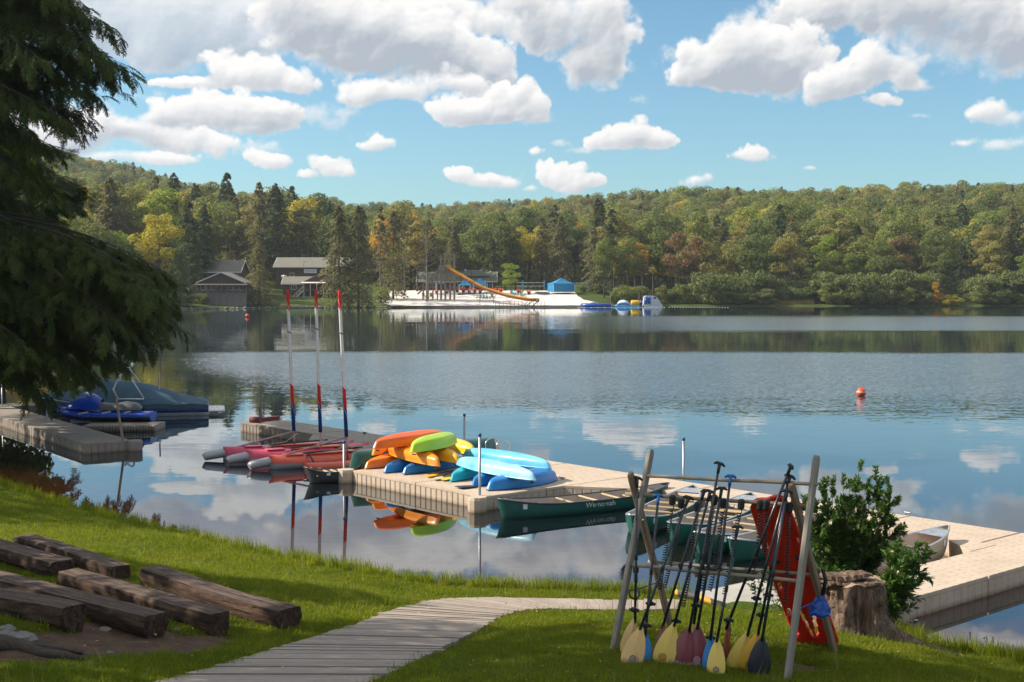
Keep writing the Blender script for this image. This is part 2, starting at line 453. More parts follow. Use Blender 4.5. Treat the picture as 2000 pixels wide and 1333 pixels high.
def simple(name, color, rough=.5, metallic=0., spec=.5, var=.12, scale=6, bump=.0, dirt=None):
    t = NT(name); c = t.co()
    n1 = t.noise(c, scale, 5, .6)
    dark = tuple(x * (1 - var * 1.5) for x in color); lite = tuple(min(1, x * (1 + var)) for x in color)
    col = t.ramp(n1, [(.3, dark), (.7, lite)])
    if dirt:
        n2 = t.noise(c, scale * .6, 6, .7, .4)
        col = t.mix(t.ramp(n2, [(.52, 0.), (.75, .6)]), col, dirt)
    rr = t.ramp(t.noise(c, scale * 2, 3), [(.3, max(0, rough - .08)), (.7, min(1, rough + .1))])
    nm = t.bump(t.noise(c, scale * 8, 3), bump, .01) if bump else None
    t.pbr(col, rr, nm, metallic, spec)
    return t.mat
def wood(name, a, b, scale=(1, 1, 1), rough=.8, bump=.5, along='Y', knots=True, island=True, vary=.25):
    """grain runs along the given object axis"""
    t = NT(name)
    st = {'X': (.6, 9, 9), 'Y': (9, .6, 9), 'Z': (9, 9, .6)}[along]
    st = tuple(s * k for s, k in zip(st, scale))
    c = t.co('Object', st)
    info = t.n('ShaderNodeObjectInfo').outputs['Random']
    geo = t.n('ShaderNodeNewGeometry').outputs['Random Per Island']
    off = t.math('ADD', t.math('MULTIPLY', info, 40.), t.math('MULTIPLY', geo, 30.))
    vec = t.n('ShaderNodeVectorMath', {0: c, 1: off}, operation='ADD').outputs[0]
    g = t.noise(vec, 3.5, 6, .65, .6)
    g2 = t.noise(vec, 12, 3, .6)
    col = t.ramp(g, [(.28, a), (.5, tuple((x + y) / 2 for x, y in zip(a, b))), (.72, b)])
    col = t.mix(t.math('MULTIPLY', g2, .5), col, tuple(x * .55 for x in a))
    vv = t.math('ADD', t.math('MULTIPLY', t.math('ADD', info, geo), vary), 1 - vary)
    col = t.n('ShaderNodeVectorMath', {0: col, 'Scale': vv}, operation='SCALE').outputs[0]
    h = t.math('ADD', g, t.math('MULTIPLY', g2, .4))
    t.pbr(col, rough, t.bump(h, bump, .01), 0, .3)
    return t.mat
# ------------------------------------------------------------------ near ground, lake bed
_sh = [(0, 945), (130, 985), (300, 1030), (450, 1065), (600, 1095), (700, 1115), (850, 1138), (1000, 1146), (1200, 1156), (1330, 1160), (1530, 1180), (1700, 1212), (1800, 1252), (2000, 1292), (2200, 1320)]
_sp = [G(a, b, .22) for a, b in _sh]
_sx = np.array([p.x for p in _sp]); _sy = np.array([p.y for p in _sp])
_sx = np.concatenate([[-300, -90, -30, -23.5, -18.8, -17.0, -14.6], _sx, [20, 60, 300]]); _sy = np.concatenate([[330, 150, 76, 58, 45, 37.5, 32], _sy, [9.5, 5, -20]])
def shore_y(x): return np.interp(x, _sx, _sy)
def sstep(a, b, x):
    t = np.clip((x - a) / (b - a), 0, 1); return t * t * (3 - 2 * t)
def lump(x, y): return .035 * np.sin(x * .9 + 1.3 * np.sin(y * .7)) + .03 * np.sin(y * 1.3 + x * .4) + .012 * np.sin(x * 3.1 + y * 2.3)
def ground_z(x, y):
    x = np.asarray(x, float); y = np.asarray(y, float)
    wob = .06 * np.sin(x * 2.1) + .04 * np.sin(x * 5.3 + 1)
    s = shore_y(x) + wob - y
    ramp = sstep(2.6, 3.0, x) * (1 - sstep(4.1, 4.5, x))      # where the path runs into the water
    land = .20 + .105 * np.minimum(s, 14) + .02 * np.maximum(s - 14, 0) + lump(x, y) * sstep(0, 1.5, s)
    land = land - ramp * .16 * (1 - sstep(0, 1.2, s))
    bank = -.10 + .30 * sstep(-.32, .02, s)
    bed = -.10 - .07 * (-s - .32)
    z = np.where(s > .02, land, np.where(s > -.32, bank, np.maximum(bed, -2.6)))
    return z
def GT(px, py):
    d = ray(px, py); t = (0.7 - CAM_H) / d.z
    for _ in range(30):
        z = float(ground_z(d.x * t, d.y * t)); t2 = (max(z, -.2) - CAM_H) / d.z; t = t * .5 + t2 * .5
    return Vector((d.x * t, d.y * t, float(ground_z(d.x * t, d.y * t))))

DIRT = [(60, 1262, .9, .30), (170, 1262, .8, .22), (300, 1268, .55, .14), (-120, 1260, 1.0, .4), (400, 1262, .35, .10), (30, 1195, .7, .3), (420, 1250, .3, .12), (1560, 1306, .35, .10), (1500, 1256, .25, .07), (240, 1240, 1.0, .18)]
_dp = [(GT(a, b), rx, ry) for a, b, rx, ry in DIRT]
def dirt_mask(x, y):
    m = np.zeros_like(np.asarray(x, float))
    for p, rx, ry in _dp:
        q = ((x - p.x) / rx) ** 2 + ((y - p.y) / (ry * 2.8)) ** 2
        m = np.maximum(m, 1 - sstep(.5, 1.25, q + .25 * np.sin(x * 9 + y * 5) * np.sin(y * 11)))
    return m

gx = np.concatenate([-np.geomspace(900, 21, 24), np.arange(-20.9, 9.0, .11), np.geomspace(9.1, 900, 26)])
gy = np.concatenate([[-300, -120, -60, -30, -15, -8, -4, 0, 3, 6, 8], np.arange(9.4, 31.5, .12), np.geomspace(31.8, 300, 30)])
GX, GY = np.meshgrid(gx, gy)
GZ = ground_z(GX, GY)

V = np.stack([GX, GY, GZ], -1).reshape(-1, 3)
nx, ny = len(gx), len(gy)
ii = (np.arange(ny - 1)[:, None] * nx + np.arange(nx - 1)[None, :]).ravel()
F = np.stack([ii, ii + 1, ii + nx + 1, ii + nx], -1)
t = NT('lawn_soil')
wp = t.co('World')
att = t.n('ShaderNodeAttribute', attribute_name='dirt').outputs['Fac']
sepz = t.n('ShaderNodeSeparateXYZ', {0: wp}).outputs[2]
green = t.ramp(t.noise(wp, 1.3, 6, .65), [(.3, (.045, .085, .010)), (.7, (.085, .135, .016))])
green = t.mix(t.ramp(t.noise(wp, 30, 4, .7), [(.4, 0.), (.7, .6)]), green, (.018, .035, .006))
soil = t.ramp(t.noise(wp, 7, 7, .7), [(.3, (.055, .032, .02)), (.7, (.15, .095, .062))])
g1 = t.mix(att, green, soil)
bedc = t.ramp(t.noise(wp, 2.5, 6, .7), [(.3, (.62, .25, .05)), (.7, (.90, .42, .11))])
deep = t.ramp(sepz, [(0., 0.), (1., 1.)])
dfac = t.math('MULTIPLY', t.math('ADD', sepz, 1.05), 1.4, True)
bedc = t.mix(dfac, (.05, .035, .014), bedc)
under = t.math('LESS_THAN', sepz, .03)
col = t.mix(under, g1, bedc)
t.pbr(col, .95, t.bump(t.noise(wp, 22, 6, .7), .6, .03), 0, .2)
ground_me = np_mesh('ground', V, F, t.mat, True)
a = ground_me.attributes.new('dirt', 'FLOAT', 'POINT'); a.data.foreach_set('value', dirt_mask(V[:, 0], V[:, 1]).astype(np.float32))
ground = put('ground', ground_me); ground['kind'] = 'structure'

# ------------------------------------------------------------------ water
t = NT('lake_water')
wp = t.co('World')
sx_ = t.n('ShaderNodeSeparateXYZ', {0: wp}); X, Yw = sx_.outputs[0], t.math('DIVIDE', sx_.outputs[1], K)
u_ = t.math('DIVIDE', X, t.math('MAXIMUM', Yw, 1.0))                     # direction from the bank
wob = t.math('SUBTRACT', t.noise(t.co('World', (.02, .06, 1)), 1.0, 4, .6), .5)
def sm(x, a, b):
    r_ = t.n('ShaderNodeMapRange', {'Value': x, 'From Min': a, 'From Max': b, 'To Min': 0., 'To Max': 1.}, interpolation_type='SMOOTHSTEP', clamp=True)
    return r_.outputs[0]
yw = t.math('ADD', Yw, t.math('MULTIPLY', wob, 26.))
b1 = t.math('MULTIPLY', sm(yw, 100, 110), t.math('SUBTRACT', 1.0, sm(yw, 150, 166)))
b1 = t.math('MULTIPLY', b1, sm(X, -6, 26))
yw2 = t.math('ADD', Yw, t.math('MULTIPLY', wob, 8.))
lowb = t.math('ADD', 37., t.math('MULTIPLY', t.math('SUBTRACT', -.12, u_), 75.))       # the lower edge of the breeze patch slants away to the left
lowb = t.math('MAXIMUM', lowb, 37.)
b2 = t.math('MULTIPLY', sm(t.math('SUBTRACT', yw2, lowb), -4., 8.), t.math('SUBTRACT', 1.0, sm(yw2, 68, 73)))
b2 = t.math('MULTIPLY', b2, sm(u_, -.36, -.28))
mid = t.math('MULTIPLY', sm(Yw, 21, 40), t.math('SUBTRACT', 1.0, sm(Yw, 180, 215)))
amp = t.math('ADD', t.math('ADD', t.math('MULTIPLY', b1, .24), t.math('MULTIPLY', b2, .66)), t.math('ADD', t.math('MULTIPLY', mid, .052), .0045))
patch = t.ramp(t.noise(t.co('World', (.05, .12, 1)), 1.0, 3, .5), [(.35, .45), (.65, 1.25)])
amp = t.math('MULTIPLY', amp, patch)
n1 = t.n('ShaderNodeTexNoise', {'Vector': t.co('World', (1.6, 2.0, 1)), 'Scale': 3.6, 'Detail': 3., 'Roughness': .6}).outputs[1]
n2 = t.n('ShaderNodeTexNoise', {'Vector': t.co('World', (.8, 2.6, 1)), 'Scale': 1.0, 'Detail': 3., 'Roughness': .55}).outputs[1]
n3 = t.mix(t.math('ADD', t.math('MULTIPLY', t.math('MAXIMUM', b1, b2), .35), t.math('ADD', .12, t.math('MULTIPLY', mid, .42))), n2, n1)
nv = t.n('ShaderNodeVectorMath', {0: n3, 1: (.5, .5, .5)}, operation='SUBTRACT').outputs[0]
nv = t.n('ShaderNodeVectorMath', {0: nv, 1: (.55, 1.0, 0.)}, operation='MULTIPLY').outputs[0]
nv = t.n('ShaderNodeVectorMath', {0: nv, 'Scale': amp}, operation='SCALE').outputs[0]
nv = t.n('ShaderNodeVectorMath', {0: nv, 1: (0, 0, 1)}, operation='ADD').outputs[0]
nv = t.n('ShaderNodeVectorMath', {0: nv}, operation='NORMALIZE').outputs[0]
fr = t.n('ShaderNodeFresnel', {'IOR': 2.15, 'Normal': nv}).outputs[0]
gl = t.n('ShaderNodeBsdfGlossy', {'Color': (.92, .97, 1.0, 1), 'Roughness': t.math('ADD', .012, t.math('MULTIPLY', t.math('MAXIMUM', b1, b2), .16)), 'Normal': nv})
tr = t.n('ShaderNodeBsdfTransparent', {'Color': (.92, .74, .52, 1)})
body = t.n('ShaderNodeBsdfDiffuse', {'Color': (.026, .042, .052, 1)})
deepm = sm(t.n('ShaderNodeAttribute', attribute_name='depth').outputs['Fac'], .40, 1.35)
under = t.n('ShaderNodeMixShader', {0: t.math('ADD', .04, t.math('MULTIPLY', deepm, .9)), 1: tr.outputs[0], 2: body.outputs[0]})
mx = t.n('ShaderNodeMixShader', {0: fr, 1: under.outputs[0], 2: gl.outputs[0]})
t.l(mx.outputs[0], t.out.inputs[0])
wx = np.concatenate([[-1200, -400], np.arange(-40, 20, .4), [60, 400, 1200]]); wy = np.concatenate([[-100, 0], np.arange(8, 45, .4), [60, 120, 450]])
WX, WY = np.meshgrid(wx, wy); V = np.stack([WX, WY, WX * 0], -1).reshape(-1, 3); nx = len(wx); ii = (np.arange(len(wy) - 1)[:, None] * nx + np.arange(nx - 1)[None, :]).ravel()
wme = np_mesh('lake_water', V, np.stack([ii, ii + 1, ii + nx + 1, ii + nx], -1), t.mat); a = wme.attributes.new('depth', 'FLOAT', 'POINT'); a.data.foreach_set('value', np.maximum(0, -ground_z(V[:, 0], V[:, 1])).astype(np.float32))
water = put('lake_water', wme); water['kind'] = 'structure'

# ------------------------------------------------------------------ far shore and hills
_fu = [-1500, -300, 300, 500, 760, 1150, 1300, 2000, 3500]; _fd = [120, 185, 200, 212, 221, 226, 236, 240, 230]
def far_d(u): return np.interp(u, _fu, _fd)
def far_z(u, d):
    u = np.asarray(u, float); d = np.asarray(d, float)
    s = d - far_d(u)
    z8 = np.interp(u, [300, 500, 650, 780, 1150, 1250], [1.3, 1.2, 1.2, 1.3, 1.3, .9])
    z30 = np.interp(u, [300, 500, 760, 850, 1150, 1250, 2000], [3.6, 3.8, 3.6, 3.6, 3.5, 2.5, 3])
    zA = np.interp(u, [-400, 0, 350, 500, 620, 720, 900, 1300, 1500, 2000, 3000], [16, 12, 15, 15, 9, 5.5, 4.5, 5, 7, 8, 10])
    zB = np.interp(u, [-400, 0, 300, 500, 700, 1000, 1400, 2000, 3000], [36, 28, 25, 18, 12, 13, 24, 28, 30])
    zC = np.interp(u, [-800, -200, 0, 130, 300, 420, 500, 700, 850, 1000, 1200, 1400, 1500, 1700, 1850, 2000, 2600, 3400], [50, 78, 80, 76, 62, 48, 43, 40, 39, 41, 44, 49, 46, 44, 47, 49, 53, 40])
    z = np.full(np.broadcast(u, d).shape, 0.)
    dd = far_d(u)
    z = np.where(s < 0, np.maximum(s * .2, -2.5), 0)
    z = np.where((s >= 0) & (s < 8), .25 + (z8 - .25) * s / 8, z)
    z = np.where((s >= 8) & (s < 30), z8 + (z30 - z8) * (s - 8) / 22, z)
    k = np.clip((d - dd - 30) / np.maximum(320 - dd - 30, 1), 0, 1); z = np.where((s >= 30) & (d < 320), z30 + (zA - z30) * k ** 1.2, z)
    k = (d - 320) / 130; z = np.where((s >= 30) & (d >= 320) & (d < 450), zA + (zB - zA) * k, z)
    k = np.clip((d - 450) / 300, 0, 1); z = np.where((d >= 450), zB + (zC - zB) * np.sin(k * PI / 2) ** 1.0, z)
    z = np.where(d > 800, z - (d - 800) * .05, z)
    return z + np.where(s > 30, 1.2 * np.sin(u * .013 + d * .02) + .8 * np.sin(u * .03 - d * .05), 0)
def FP(u, d):
    """a point on the far shore's land: u as a direction, d metres away"""
    return Vector(((u - 1000) / FN * d, d, float(far_z(u, d))))
us = np.arange(-1500, 3500, 22.); ds = np.concatenate([np.arange(110, 330, 4.), np.geomspace(332, 1500, 40)])
U, D = np.meshgrid(us, ds); Z = far_z(U, D)
V = np.stack([(U - 1000) / FN * D, D * K, Z], -1).reshape(-1, 3); nx = len(us)
ii = (np.arange(len(ds) - 1)[:, None] * nx + np.arange(nx - 1)[None, :]).ravel()
F = np.stack([ii, ii + 1, ii + nx + 1, ii + nx], -1)
t = NT('forest_floor'); wp = t.co('World')
c = t.ramp(t.noise(wp, .12, 6, .6), [(.3, (.035, .045, .014)), (.6, (.07, .10, .02)), (.8, (.11, .10, .05))])
t.pbr(c, .95, None, 0, .1)
hills = put('hillside', np_mesh('hillside', V, F, t.mat, True)); hills['kind'] = 'structure'

# pale sand of the swimming beach
def beach():
    rows = []
    for j in range(30):
        s = -.6 + 30.6 * j / 29
        ul = np.interp(s, [0, 4, 8, 30], [764, 752, 735, 740]); ur = np.interp(s, [0, 4, 10, 18, 26, 30], [1195, 1172, 1140, 1128, 1124, 1118])
        row = []
        for i in range(44):
            uu = ul + (ur - ul) * i / 43; d = float(far_d(uu)) + s
            p = FP(uu, d); row.append((p.x, p.y * K, max(p.z, .32) + .06 + .05 * math.sin(uu * .2) * math.sin(s)))
        rows.append(row)
    mb = MB(); mb.grid(rows)
    t = NT('white_sand'); wp = t.co('World')
    c = t.ramp(t.noise(wp, .35, 8, .75), [(.32, (.56, .50, .44)), (.5, (.70, .65, .60)), (.68, (.80, .76, .71))])
    t.pbr(c, .95, t.bump(t.noise(wp, 3, 5), .4, .1), 0, .2)
    o = mb.build('beach_sand', t.mat); o['kind'] = 'structure'
beach()
# ------------------------------------------------------------------ foliage
KEEP = set(COL.objects)
def leaf_mat(name, stops, trans=.45, patch=.35, rough=.6, rnd=1.0, bright=1.85):
    t = NT(name)
    info = t.n('ShaderNodeObjectInfo').outputs['Random']
    isl = t.n('ShaderNodeNewGeometry').outputs['Random Per Island']
    n = t.noise(t.co('World'), patch, 3, .6)
    f = t.math('ADD', t.math('MULTIPLY', info, .62 * rnd), t.math('MULTIPLY', t.math('SUBTRACT', n, .5), .9))
    f = t.math('ADD', f, t.math('MULTIPLY', isl, .26)); f = t.math('ADD', f, .06 + .31 * (1 - rnd))
    k = len(stops) - 1
    col = t.ramp(f, [(i / k, tuple(c * bright for c in s)) for i, s in enumerate(stops)])
    col = t.n('ShaderNodeVectorMath', {0: col, 'Scale': t.math('ADD', .72, t.math('MULTIPLY', isl, .55))}, operation='SCALE').outputs[0]
    d = t.n('ShaderNodeBsdfPrincipled', {'Base Color': col, 'Roughness': rough, 'Specular IOR Level': .25})
    tc_ = t.n('ShaderNodeVectorMath', {0: col, 1: (1.25, 1.25, .6)}, operation='MULTIPLY').outputs[0]
    tr = t.n('ShaderNodeBsdfTranslucent', {'Color': tc_})
    m = t.n('ShaderNodeMixShader', {0: trans, 1: d.outputs[0], 2: tr.outputs[0]})
    t.l(m.outputs[0], t.out.inputs[0])
    return t.mat
LM = {
 'green': leaf_mat('green_leaves', [(.048, .070, .024), (.075, .095, .030), (.110, .125, .036), (.155, .145, .042)]),
 'olive': leaf_mat('olive_leaves', [(.075, .085, .030), (.110, .112, .038), (.150, .138, .045), (.18, .145, .05)]),
 'yellow': leaf_mat('yellow_leaves', [(.14, .14, .03), (.22, .19, .03), (.29, .22, .03)], rnd=.3),
 'lime': leaf_mat('light_green_leaves', [(.07, .11, .02), (.11, .15, .025), (.20, .18, .03)], rnd=.4),
 'orange': leaf_mat('orange_leaves', [(.22, .15, .03), (.30, .18, .03), (.27, .13, .03)], rnd=.3),
 'rust': leaf_mat('rusty_leaves', [(.09, .055, .03), (.13, .075, .045), (.16, .12, .05)], rnd=.5),
 'hemlock': leaf_mat('hemlock_needles', [(.070, .070, .038), (.105, .098, .052), (.14, .125, .068)], rnd=.6),
 'spruce': leaf_mat('dark_needles', [(.026, .042, .020), (.042, .060, .026), (.062, .074, .034)], rnd=.8),
 'shrub': leaf_mat('shrub_leaves', [(.060, .085, .028), (.095, .115, .04), (.13, .14, .05)], rnd=.5),
}
BARK = wood('bark', (.05, .042, .034), (.15, .13, .11), along='Z', rough=.9)
PALEBARK = wood('pale_bark', (.16, .14, .115), (.34, .31, .27), along='Z', rough=.9)

def cards(c, n, size, g, aspect=.62, taper=True):
    """quads at centres c facing n"""
    N = len(c); n = n / np.maximum(np.linalg.norm(n, axis=1, keepdims=True), 1e-6)
    r = g.normal(size=(N, 3)); a = np.cross(n, r); a /= np.maximum(np.linalg.norm(a, axis=1, keepdims=True), 1e-6); b = np.cross(n, a)
    s = (size * g.uniform(.6, 1.35, N))[:, None] if np.isscalar(size) else (size * g.uniform(.7, 1.3, N))[:, None]
    A = a * s * .5; B = b * s * .5 * aspect
    V = np.stack([c - A, c - B * 1.0, c + A, c + B], 1)
    return V.reshape(-1, 3), np.arange(N * 4).reshape(N, 4)
def unit(g, N):
    v = g.normal(size=(N, 3)); return v / np.linalg.norm(v, axis=1, keepdims=True)
def broad_crown(g, h=18., r=4.5, n=3200, lobes=22, size=.55, z0=.28, shape=1.0):
    cs = []; ns = []
    H = h * (1 - z0); cz = h * z0 + H * .52
    L = unit(g, lobes); rad = g.uniform(.45, .86, lobes)[:, None]
    lc = L * rad * np.array([r, r, H * .5]); lc[:, 2] += cz
    k = (1 - .35 * np.clip((lc[:, 2] - cz) / (H * .5), 0, 1) * shape); lc[:, :2] *= k[:, None]
    lr = g.uniform(.24, .44, lobes) * r * 1.05
    w = lr ** 2; w /= w.sum(); per = g.choice(lobes, n, p=w)
    d = unit(g, n); d[:, 2] = d[:, 2] * .8 + .12
    rr = g.uniform(.55, 1.05, n) ** .6
    c = lc[per] + d * (lr[per] * rr)[:, None] * np.array([1, 1, .72])
    nn = d + g.normal(size=(n, 3)) * .55 + np.array([0, 0, .25])
    return cards(c, nn, size, g)
def conifer_crown(g, h=20., r=3.2, n=3200, size=.5, droop=.35, z0=.08, ragged=.3, flat=1.0, gap=0.):
    nb = int(n / 26); t = g.uniform(0, 1, nb) ** .85; z = h * (z0 + (1 - z0) * t)
    az = g.uniform(0, 2 * PI, nb); L = r * (1 - t) ** .62 * g.uniform(1 - ragged, 1 + ragged * .5, nb) + .25
    per = np.repeat(np.arange(nb), 26); q = g.uniform(.15, 1, len(per)) ** .7
    side = g.normal(size=len(per)) * .16 * L[per] * (1 - q * .5)
    x = np.cos(az[per]) * L[per] * q - np.sin(az[per]) * side; y = np.sin(az[per]) * L[per] * q + np.cos(az[per]) * side
    zz = z[per] - droop * L[per] * q ** 1.6 + g.normal(size=len(per)) * .12
    c = np.stack([x, y, zz], 1)
    nn = np.stack([np.cos(az[per]) * .5, np.sin(az[per]) * .5, np.full(len(per), flat)], 1) + g.normal(size=(len(per), 3)) * .55
    return cards(c, nn, size, g, .45)
def trunk_np(h, r0, lean=0., branches=0, g=None, z0=.35, spread=.35, up=.6, seg=6, top=.15):
    mb = MB(); pts = [(lean * h * (k / 6) ** 1.5 + .06 * math.sin(k * 2.), .05 * math.cos(k * 1.7), h * k / 6 - .3) for k in range(7)]
    mb.tube(pts, [r0 * (1.25 if k == 0 else 1) * (1 - (1 - top) * k / 6) for k in range(7)], seg)
    for i in range(branches):
        t_ = z0 + (1 - z0) * g.random() * .92; a = g.uniform(0, 2 * PI); L = h * spread * (1.1 - t_) * g.uniform(.6, 1.1)
        bx = lean * h * t_ ** 1.5; p0 = Vector((bx, 0, h * t_)); d = Vector((math.cos(a), math.sin(a), up * g.uniform(.4, 1.3)))
        mb.tube([p0, p0 + d * L * .5 + Vector((0, 0, -.02 * L)), p0 + d * L], [r0 * .32 * (1 - t_ * .6), r0 * .2 * (1 - t_ * .6), r0 * .05], 5, caps=False)
        if L > 1.6:
            for q in range(2):
                p1 = p0 + d * L * g.uniform(.35, .8); e = (d + Vector(g.normal(size=3)) * .6).normalized()
                mb.tube([p1, p1 + e * L * .4], [r0 * .12, r0 * .04], 4, caps=False)
    return mb
def merge(crown, mb):
    V, F = crown; tv = np.array(mb.v, float)
    quads = [f if len(f) == 4 else None for f in mb.f]; tf = np.array([f for f in quads if f], int)
    return np.concatenate([V, tv]), np.concatenate([F, tf + len(V)]), np.concatenate([np.zeros(len(F)), np.ones(len(tf))])
PROTO = {}
def proto(kind, key, fn, mat, h, r0, n_tr=9, bark=None, **tk):
    g = np.random.default_rng(abs(hash(key)) % 1000 if False else sum(map(ord, key)) * 7 + len(PROTO))
    crown = fn(g); mb = trunk_np(h, r0, g.uniform(-.02, .02), n_tr, g, **tk)
    bark = bark or BARK
    V, F, mi = merge(crown, mb)
    PROTO.setdefault(key, []).append({'crown': np_mesh(kind + '_crown', crown[0], crown[1], LM[mat]), 'trunk': mb.mesh(kind + '_trunk', bark),
        'all': np_mesh(kind, V, F, [LM[mat], bark], mi=mi), 'h': h, 'kind': kind})
for i in range(4): proto('broadleaf_tree', 'green', lambda g: broad_crown(g, 18, 4.6 + .5 * i, 5200, 26 + i, .50), 'green', 15, .24)
for i in range(3): proto('broadleaf_tree', 'olive', lambda g: broad_crown(g, 18, 4.2 + .6 * i, 5000, 22 + 3 * i, .50), 'olive', 15, .24)
for i in range(2): proto('broadleaf_tree', 'yellow', lambda g: broad_crown(g, 18, 5.2, 5200, 28, .48, .3), 'yellow', 15, .26)
for i in range(2): proto('broadleaf_tree', 'lime', lambda g: broad_crown(g, 18, 5.0, 3400, 22, .5, .2), 'lime', 15, .24)
proto('broadleaf_tree', 'orange', lambda g: broad_crown(g, 18, 4.6, 3000, 20, .5, .3), 'orange', 15, .24)
for i in range(2): proto('broadleaf_tree', 'rust', lambda g: broad_crown(g, 18, 4.0, 1900, 18, .48, .2), 'rust', 16.5, .2, 22, spread=.3)
for i in range(3): proto('hemlock_tree', 'hemlock', lambda g: conifer_crown(g, 18, 3.9, 5600, .5, .5, .06, .5), 'hemlock', 17.8, .24, 12, up=.05, spread=.16, top=.1)
for i in range(2): proto('pine_tree', 'sparse', lambda g: conifer_crown(g, 18, 3.6, 2100, .55, .1, .3, .6), 'hemlock', 17.8, .22, 26, up=.2, spread=.2, top=.1, bark=PALEBARK)
for i in range(4): proto('spruce_tree', 'spruce', lambda g: conifer_crown(g, 18, 3.6, 4600, .5, .35, .05, .4), 'spruce', 17.8, .24, 0, top=.1)
for i in range(3): proto('shrub', 'shrub', lambda g: broad_crown(g, 6, 3.6, 3200, 26, .42, -.06, .5), 'shrub', 3.5, .08, 9, z0=.1, spread=.6)
for i in range(2): proto('shrub', 'darkbush', lambda g: broad_crown(g, 6, 3.4, 2800, 24, .4, -.06, .5), 'green', 3.5, .08, 7, z0=.1, spread=.6)
proto('shrub', 'orangebush', lambda g: broad_crown(g, 6, 2.8, 1500, 14, .42, .0, .5), 'orange', 4, .06, 12, z0=.1, spread=.6)
proto('shrub', 'yellowbush', lambda g: broad_crown(g, 6, 3.2, 2200, 16, .4, -.06, .5), 'yellow', 3.5, .06, 9, z0=.1, spread=.6)
def dead(g): return np.zeros((4, 3)) + np.array([[0, 0, 17.6], [.05, 0, 17.6], [.05, 0, 17.65], [0, 0, 17.65]]), np.arange(4).reshape(1, 4)
proto('dead_tree', 'dead', dead, 'rust', 18, .2, 34, spread=.26, up=.5, z0=.3, bark=PALEBARK)

def tree(key, u, d, h, wide=1.0, label=None, group=None, cat='tree', parts=False, var=None, name=None, z=None):
    L = PROTO[key]; P = L[(var if var is not None else random.randrange(len(L)))]
    base = 6. if P['kind'] == 'shrub' else 18.
    s = h / base; p = FP(u, d); rz = random.uniform(0, 2 * PI)
    if z is not None: p.z = z
    nm = name or P['kind']
    if parts:
        r = empty(nm, (p.x, p.y, p.z - .1), rz, label, cat, group); r.scale = (s * wide, s * wide, s)
        if key != 'dead': put('crown', P['crown'], r)
        put('trunk', P['trunk'], r)
        return r
    o = put(nm, P['all'], None, (p.x, p.y, p.z - .1), (0, 0, rz)); o.scale = (s * wide, s * wide, s)
    return tag(o, label, cat, group)

N1 = [  # notable trees: kind, direction, distance, height, width factor, label
 ('green', 160, 204, 19, 1.1, 'dark bluish green tree left of the yellow tree, beyond the left dock'),
 ('lime', 235, 207, 16, .9, 'yellow green tree just left of the bright yellow one on the far bank'),
 ('yellow', 312, 206, 19.5, .95, 'bright yellow autumn tree on the far bank left of the lakeside houses'),
 ('green', 352, 204, 12, .8, 'small green tree in front of the dark evergreens beside the deck house'),
 ('spruce', 372, 222, 21, 1.1, 'tall dark evergreen just left of the deck house roof'),
 ('spruce', 400, 240, 21, 1.2, 'tall dark evergreen behind the deck house'),
 ('hemlock', 507, 215, 15, 1.12, 'lone grey green hemlock standing between the deck house and the stepped house'),
 ('hemlock', 662, 216, 22.5, 1.05, 'left one of the two tall grey hemlocks right of the lakeside houses'),
 ('hemlock', 700, 217, 22.5, .95, 'right one of the two tall grey hemlocks right of the lakeside houses'),
 ('sparse', 744, 226, 20, .95, 'thin brownish pine just right of the two tall hemlocks'),
 ('sparse', 790, 240, 20, .6, 'thin pale pine between the tall hemlocks and the slide tower'),
 ('hemlock', 768, 232, 20.5, 1.0, 'brown green hemlock at the left end of the sandy beach'),
 ('orange', 752, 246, 20, .7, 'orange topped tree behind the pines left of the slide tower'),
 ('olive', 815, 250, 19, .9, 'olive tree directly behind the tall bare trunk by the slide'),
 ('dead', 834, 229, 21.5, .9, 'tall bare pale trunk standing just left of the slide tower'),
 ('lime', 998, 247, 8.2, 1.25, 'small round light green tree at the right end of the green roofed building'),
 ('spruce', 960, 272, 15, 1.3, 'broad dark green tree behind the green roofed building'),
 ('green', 1180, 243, 15, .8, 'green tree just right of the closed blue tent'),
 ('hemlock', 1160, 256, 17, 1.0, 'hemlock rising behind the right side of the closed blue tent'),
 ('hemlock', 1095, 272, 19, 1.1, 'grey hemlock directly behind the closed blue tent'),
 ('yellow', 1050, 286, 19, .9, 'yellow green tree behind the volleyball nets left of the blue tent'),
 ('green', 1225, 245, 15.5, .9, 'green tree behind the inflatable water toys'),
 ('rust', 1325, 243, 18.5, 1.05, 'reddish brown thin tree right of the white inflatable slide'),
 ('rust', 1352, 247, 17, 1.0, 'rusty leaved tree second to the right of the white inflatable slide'),
 ('green', 1284, 250, 19, .9, 'tall green tree directly behind the white inflatable slide'),
 ('rust', 1760, 258, 17, 1.3, 'broad reddish brown tree behind the shrubs on the right far bank'),
 ('lime', 1668, 254, 12.5, 1.0, 'round yellow green tree above the shoreline shrubs on the right'),
 ('orangebush', 1828, 240.5, 5.5, .75, 'bright orange shrub at the water edge on the right far bank'),
 ('yellowbush', 1845, 240, 2.6, 1.4, 'low yellow bush below the orange shrub on the right far bank'),
 ('yellowbush', 1868, 240, 2.4, 1.2, 'small low yellow bush right of the orange shrub'),
 ('dead', 1503, 252, 15, 1.0, 'bare grey trunk among the trees above the reed patch'),
 ('dead', 1600, 250, 8, .8, 'short broken pale trunk above the shoreline shrubs'),
]
for k, u, d, h, w, lab in N1: tree(k, u, d, h, w, lab, cat='bush' if 'bush' in k else 'tree', parts=True)
tree('darkbush', 434, 213.5, 3.6, 1.0, 'dark rounded bush at the waterline in front of the deck house', cat='bush', parts=True)
